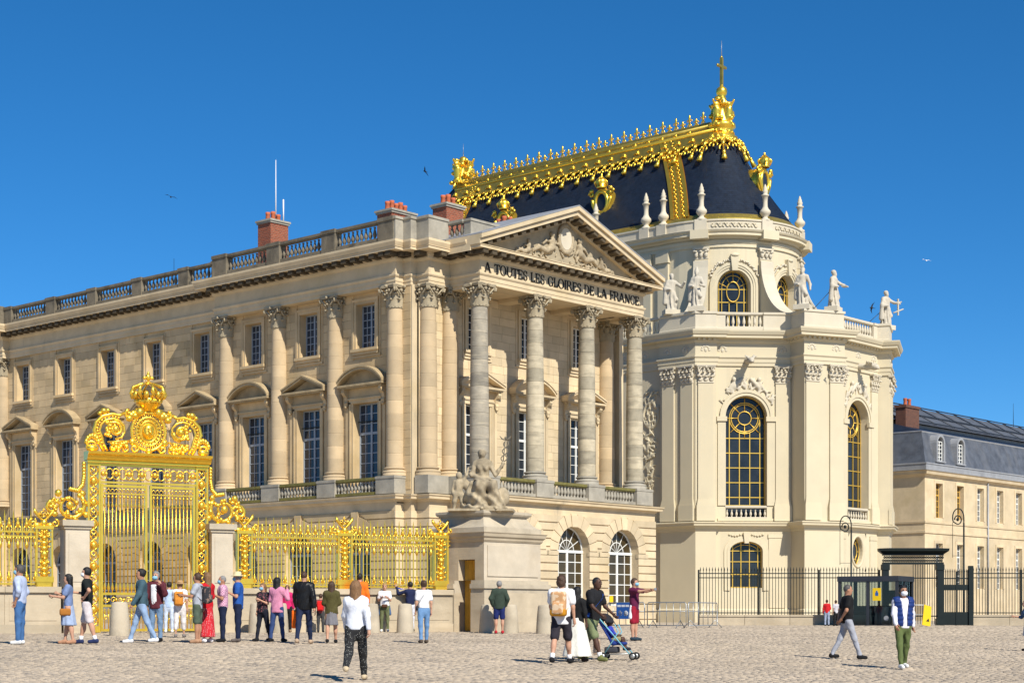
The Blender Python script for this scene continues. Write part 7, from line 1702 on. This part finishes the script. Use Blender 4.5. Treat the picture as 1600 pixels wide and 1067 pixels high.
# side view: travels towards +x
for y in (-.22,.22):
    MB().tube([(-.52,y,1.02),(-.40,y,1.0),(-.30,y,.88),(.36,y,.12)],.014,6).obj('side_tube',lb,SW); MB().tube([(-.22,y,.12),(.10,y,.62),(.02,y,.78)],.013,6).obj('side_tube',lb,SW)
    MB().tube([(-.53,y,1.02),(-.42,y,1.01)],.022,6).obj('handle',M['black'],SW)
    MB().tube([(-.22,y,.12),(.36,y,.14)],.011,5).obj('lower_tube',al,SW)
for x in (-.25,.42):
    MB().tube([(x,-.26,.12),(x,.26,.12)],.011,5).obj('axle',al,SW)
    for y in (-.22,.22):
        e=part_empty('wheel',SW,(x,y,.085))
        for s in (-.028,.028):
            MB().tube([(.068*math.cos(2*PI*k/14),s,.068*math.sin(2*PI*k/14)) for k in range(14)],.017,6,closed=True).obj('tyre',M['black'],e); MB().lathe([(0,-.008),(.05,-.008),(.055,0),(.05,.008),(0,.008)],n=12).obj('rim',al,e,(0,s,0)).rotation_euler=(R(90),0,0)
def seat(P):
    d=cap(P,(-.02,-.17,.38),(-.02,.17,.38),.05); d=smin(d,rbox(P,(.08,0,.36),(.16,.19,.035),.03),.04)
    q=P-np.array([-.20,0,.62]); c,s=math.cos(.55),math.sin(.55); x=q[...,0]*c+q[...,2]*s*-1*-1; xx=q[...,0]*c+q[...,2]*s; zz=-q[...,0]*s+q[...,2]*c
    d=smin(d,np.maximum(np.maximum(np.abs(xx)-.025,np.abs(q[...,1])-.19),np.abs(zz)-.32),.05); return d
sdfobj('seat',seat,(-.62,-.3,.25),(.35,.3,1.0),.022,blu,SW)
sdfobj('hood',lambda P: np.maximum(np.maximum(np.abs(np.linalg.norm((P-np.array([-.28,0,.82]))*np.array([1,1,1.1]),axis=-1)-.22)-.014,.80-P[...,2]),np.abs(P[...,1])-.21),(-.6,-.28,.75),(.05,.28,1.1),.022,C((.02,.02,.025)),SW)
sdfobj('basket',lambda P: rbox(P,(-.08,0,.22),(.15,.17,.07),.03),(-.3,-.25,.1),(.15,.25,.34),.025,C((.05,.05,.06)),SW)
bgl=tag(mk('changing_bag',None),'grey fabric bag hanging from the stroller handles','bag') if False else None
V,Fq=surfnet(lambda P: smin(rbox(P,(0,0,0),(.10,.15,.13),.06),cap(P,(0,0,.1),(0,0,.18),.03),.05),(-.2,-.25,-.22),(.2,.25,.26),.022)
tag(mk('changing_bag',npmesh('changing_bag',V,Fq,C((.36,.36,.35))),None,(X-.50,Y+.12,Z_+.84),R(-14)),'grey fabric bag hanging from the stroller handles','bag')
V,Fq=surfnet(lambda P: rbox(P,(0,0,0),(.07,.10,.17),.03),(-.15,-.2,-.25),(.15,.2,.25),.022)
tag(mk('carrier_bag',npmesh('carrier_bag',V,Fq,C((.55,.40,.28)))  ,None,(X-.42,Y-.06,Z_+.30),R(-14)),'beige carrier bag behind the stroller wheels','bag')
CT=thing('child','small child in blue top and khaki shorts sitting in the stroller','person',(X,Y,Z_+.012),R(-14))
def kid(P):
    d=cap(P,(-.06,0,.47),(-.14,0,.68),.085,.075); d=smin(d,ell(P,(-.14,0,.84),(.085,.075,.095)),.02); d=smin(d,ell(P,(-.055,0,.83),(.02,.018,.018)),.02); d=smin(d,cap(P,(-.14,0,.70),(-.14,0,.78),.035),.03)
    for s in (-1,1):
        d=smin(d,cap(P,(-.05,s*.06,.45),(.15,s*.08,.46),.055,.045),.03); d=smin(d,cap(P,(.15,s*.08,.46),(.22,s*.08,.27),.040,.030),.03); d=smin(d,cap(P,(.21,s*.08,.25),(.29,s*.08,.25),.03,.025),.02)
        d=smin(d,cap(P,(-.13,s*.09,.66),(-.03,s*.13,.54),.035,.03),.03); d=smin(d,cap(P,(-.03,s*.13,.54),(.08,s*.07,.54),.028,.024),.02)
        d=smin(d,ell(P,(.10,s*.06,.54),(.03,.02,.02)),.015)
        for k in range(4): d=np.minimum(d,cap(P,(.11,s*(.045+.012*k),.545),(.14,s*(.04+.012*k),.535),.008,.006))
    return d
sdfobj('body',kid,(-.28,-.22,.2),(.36,.22,.98),.018,SK['d'],CT)
sdfobj('shirt',lambda P: smin(smin(cap(P,(-.06,0,.47),(-.14,0,.67),.10,.09),cap(P,(-.13,.09,.66),(-.05,.125,.56),.048,.045),.03),cap(P,(-.13,-.09,.66),(-.05,-.125,.56),.048,.045),.03),(-.28,-.22,.3),(.1,.22,.82),.018,C((.035,.05,.35)),CT)
sdfobj('shorts',lambda P: smin(cap(P,(-.05,.06,.45),(.10,.08,.455),.068,.062),cap(P,(-.05,-.06,.45),(.10,-.08,.455),.068,.062),.03),(-.18,-.2,.3),(.22,.2,.58),.018,C((.30,.26,.13)),CT)
sdfobj('hair',lambda P: np.maximum(ell(P,(-.15,0,.86),(.09,.082,.095)),-np.maximum(-.12-P[...,0],P[...,2]-.88)),(-.28,-.12,.72),(-.02,.12,.98),.014,C((.012,.011,.011)),CT)
for s in (-1,1): sdfobj('shoe',lambda P,s=s: cap(P,(.21,s*.08,.245),(.30,s*.08,.24),.042,.034),(.12,s*.08-.08,.17),(.38,s*.08+.08,.32),.016,C((.02,.02,.03)),CT)
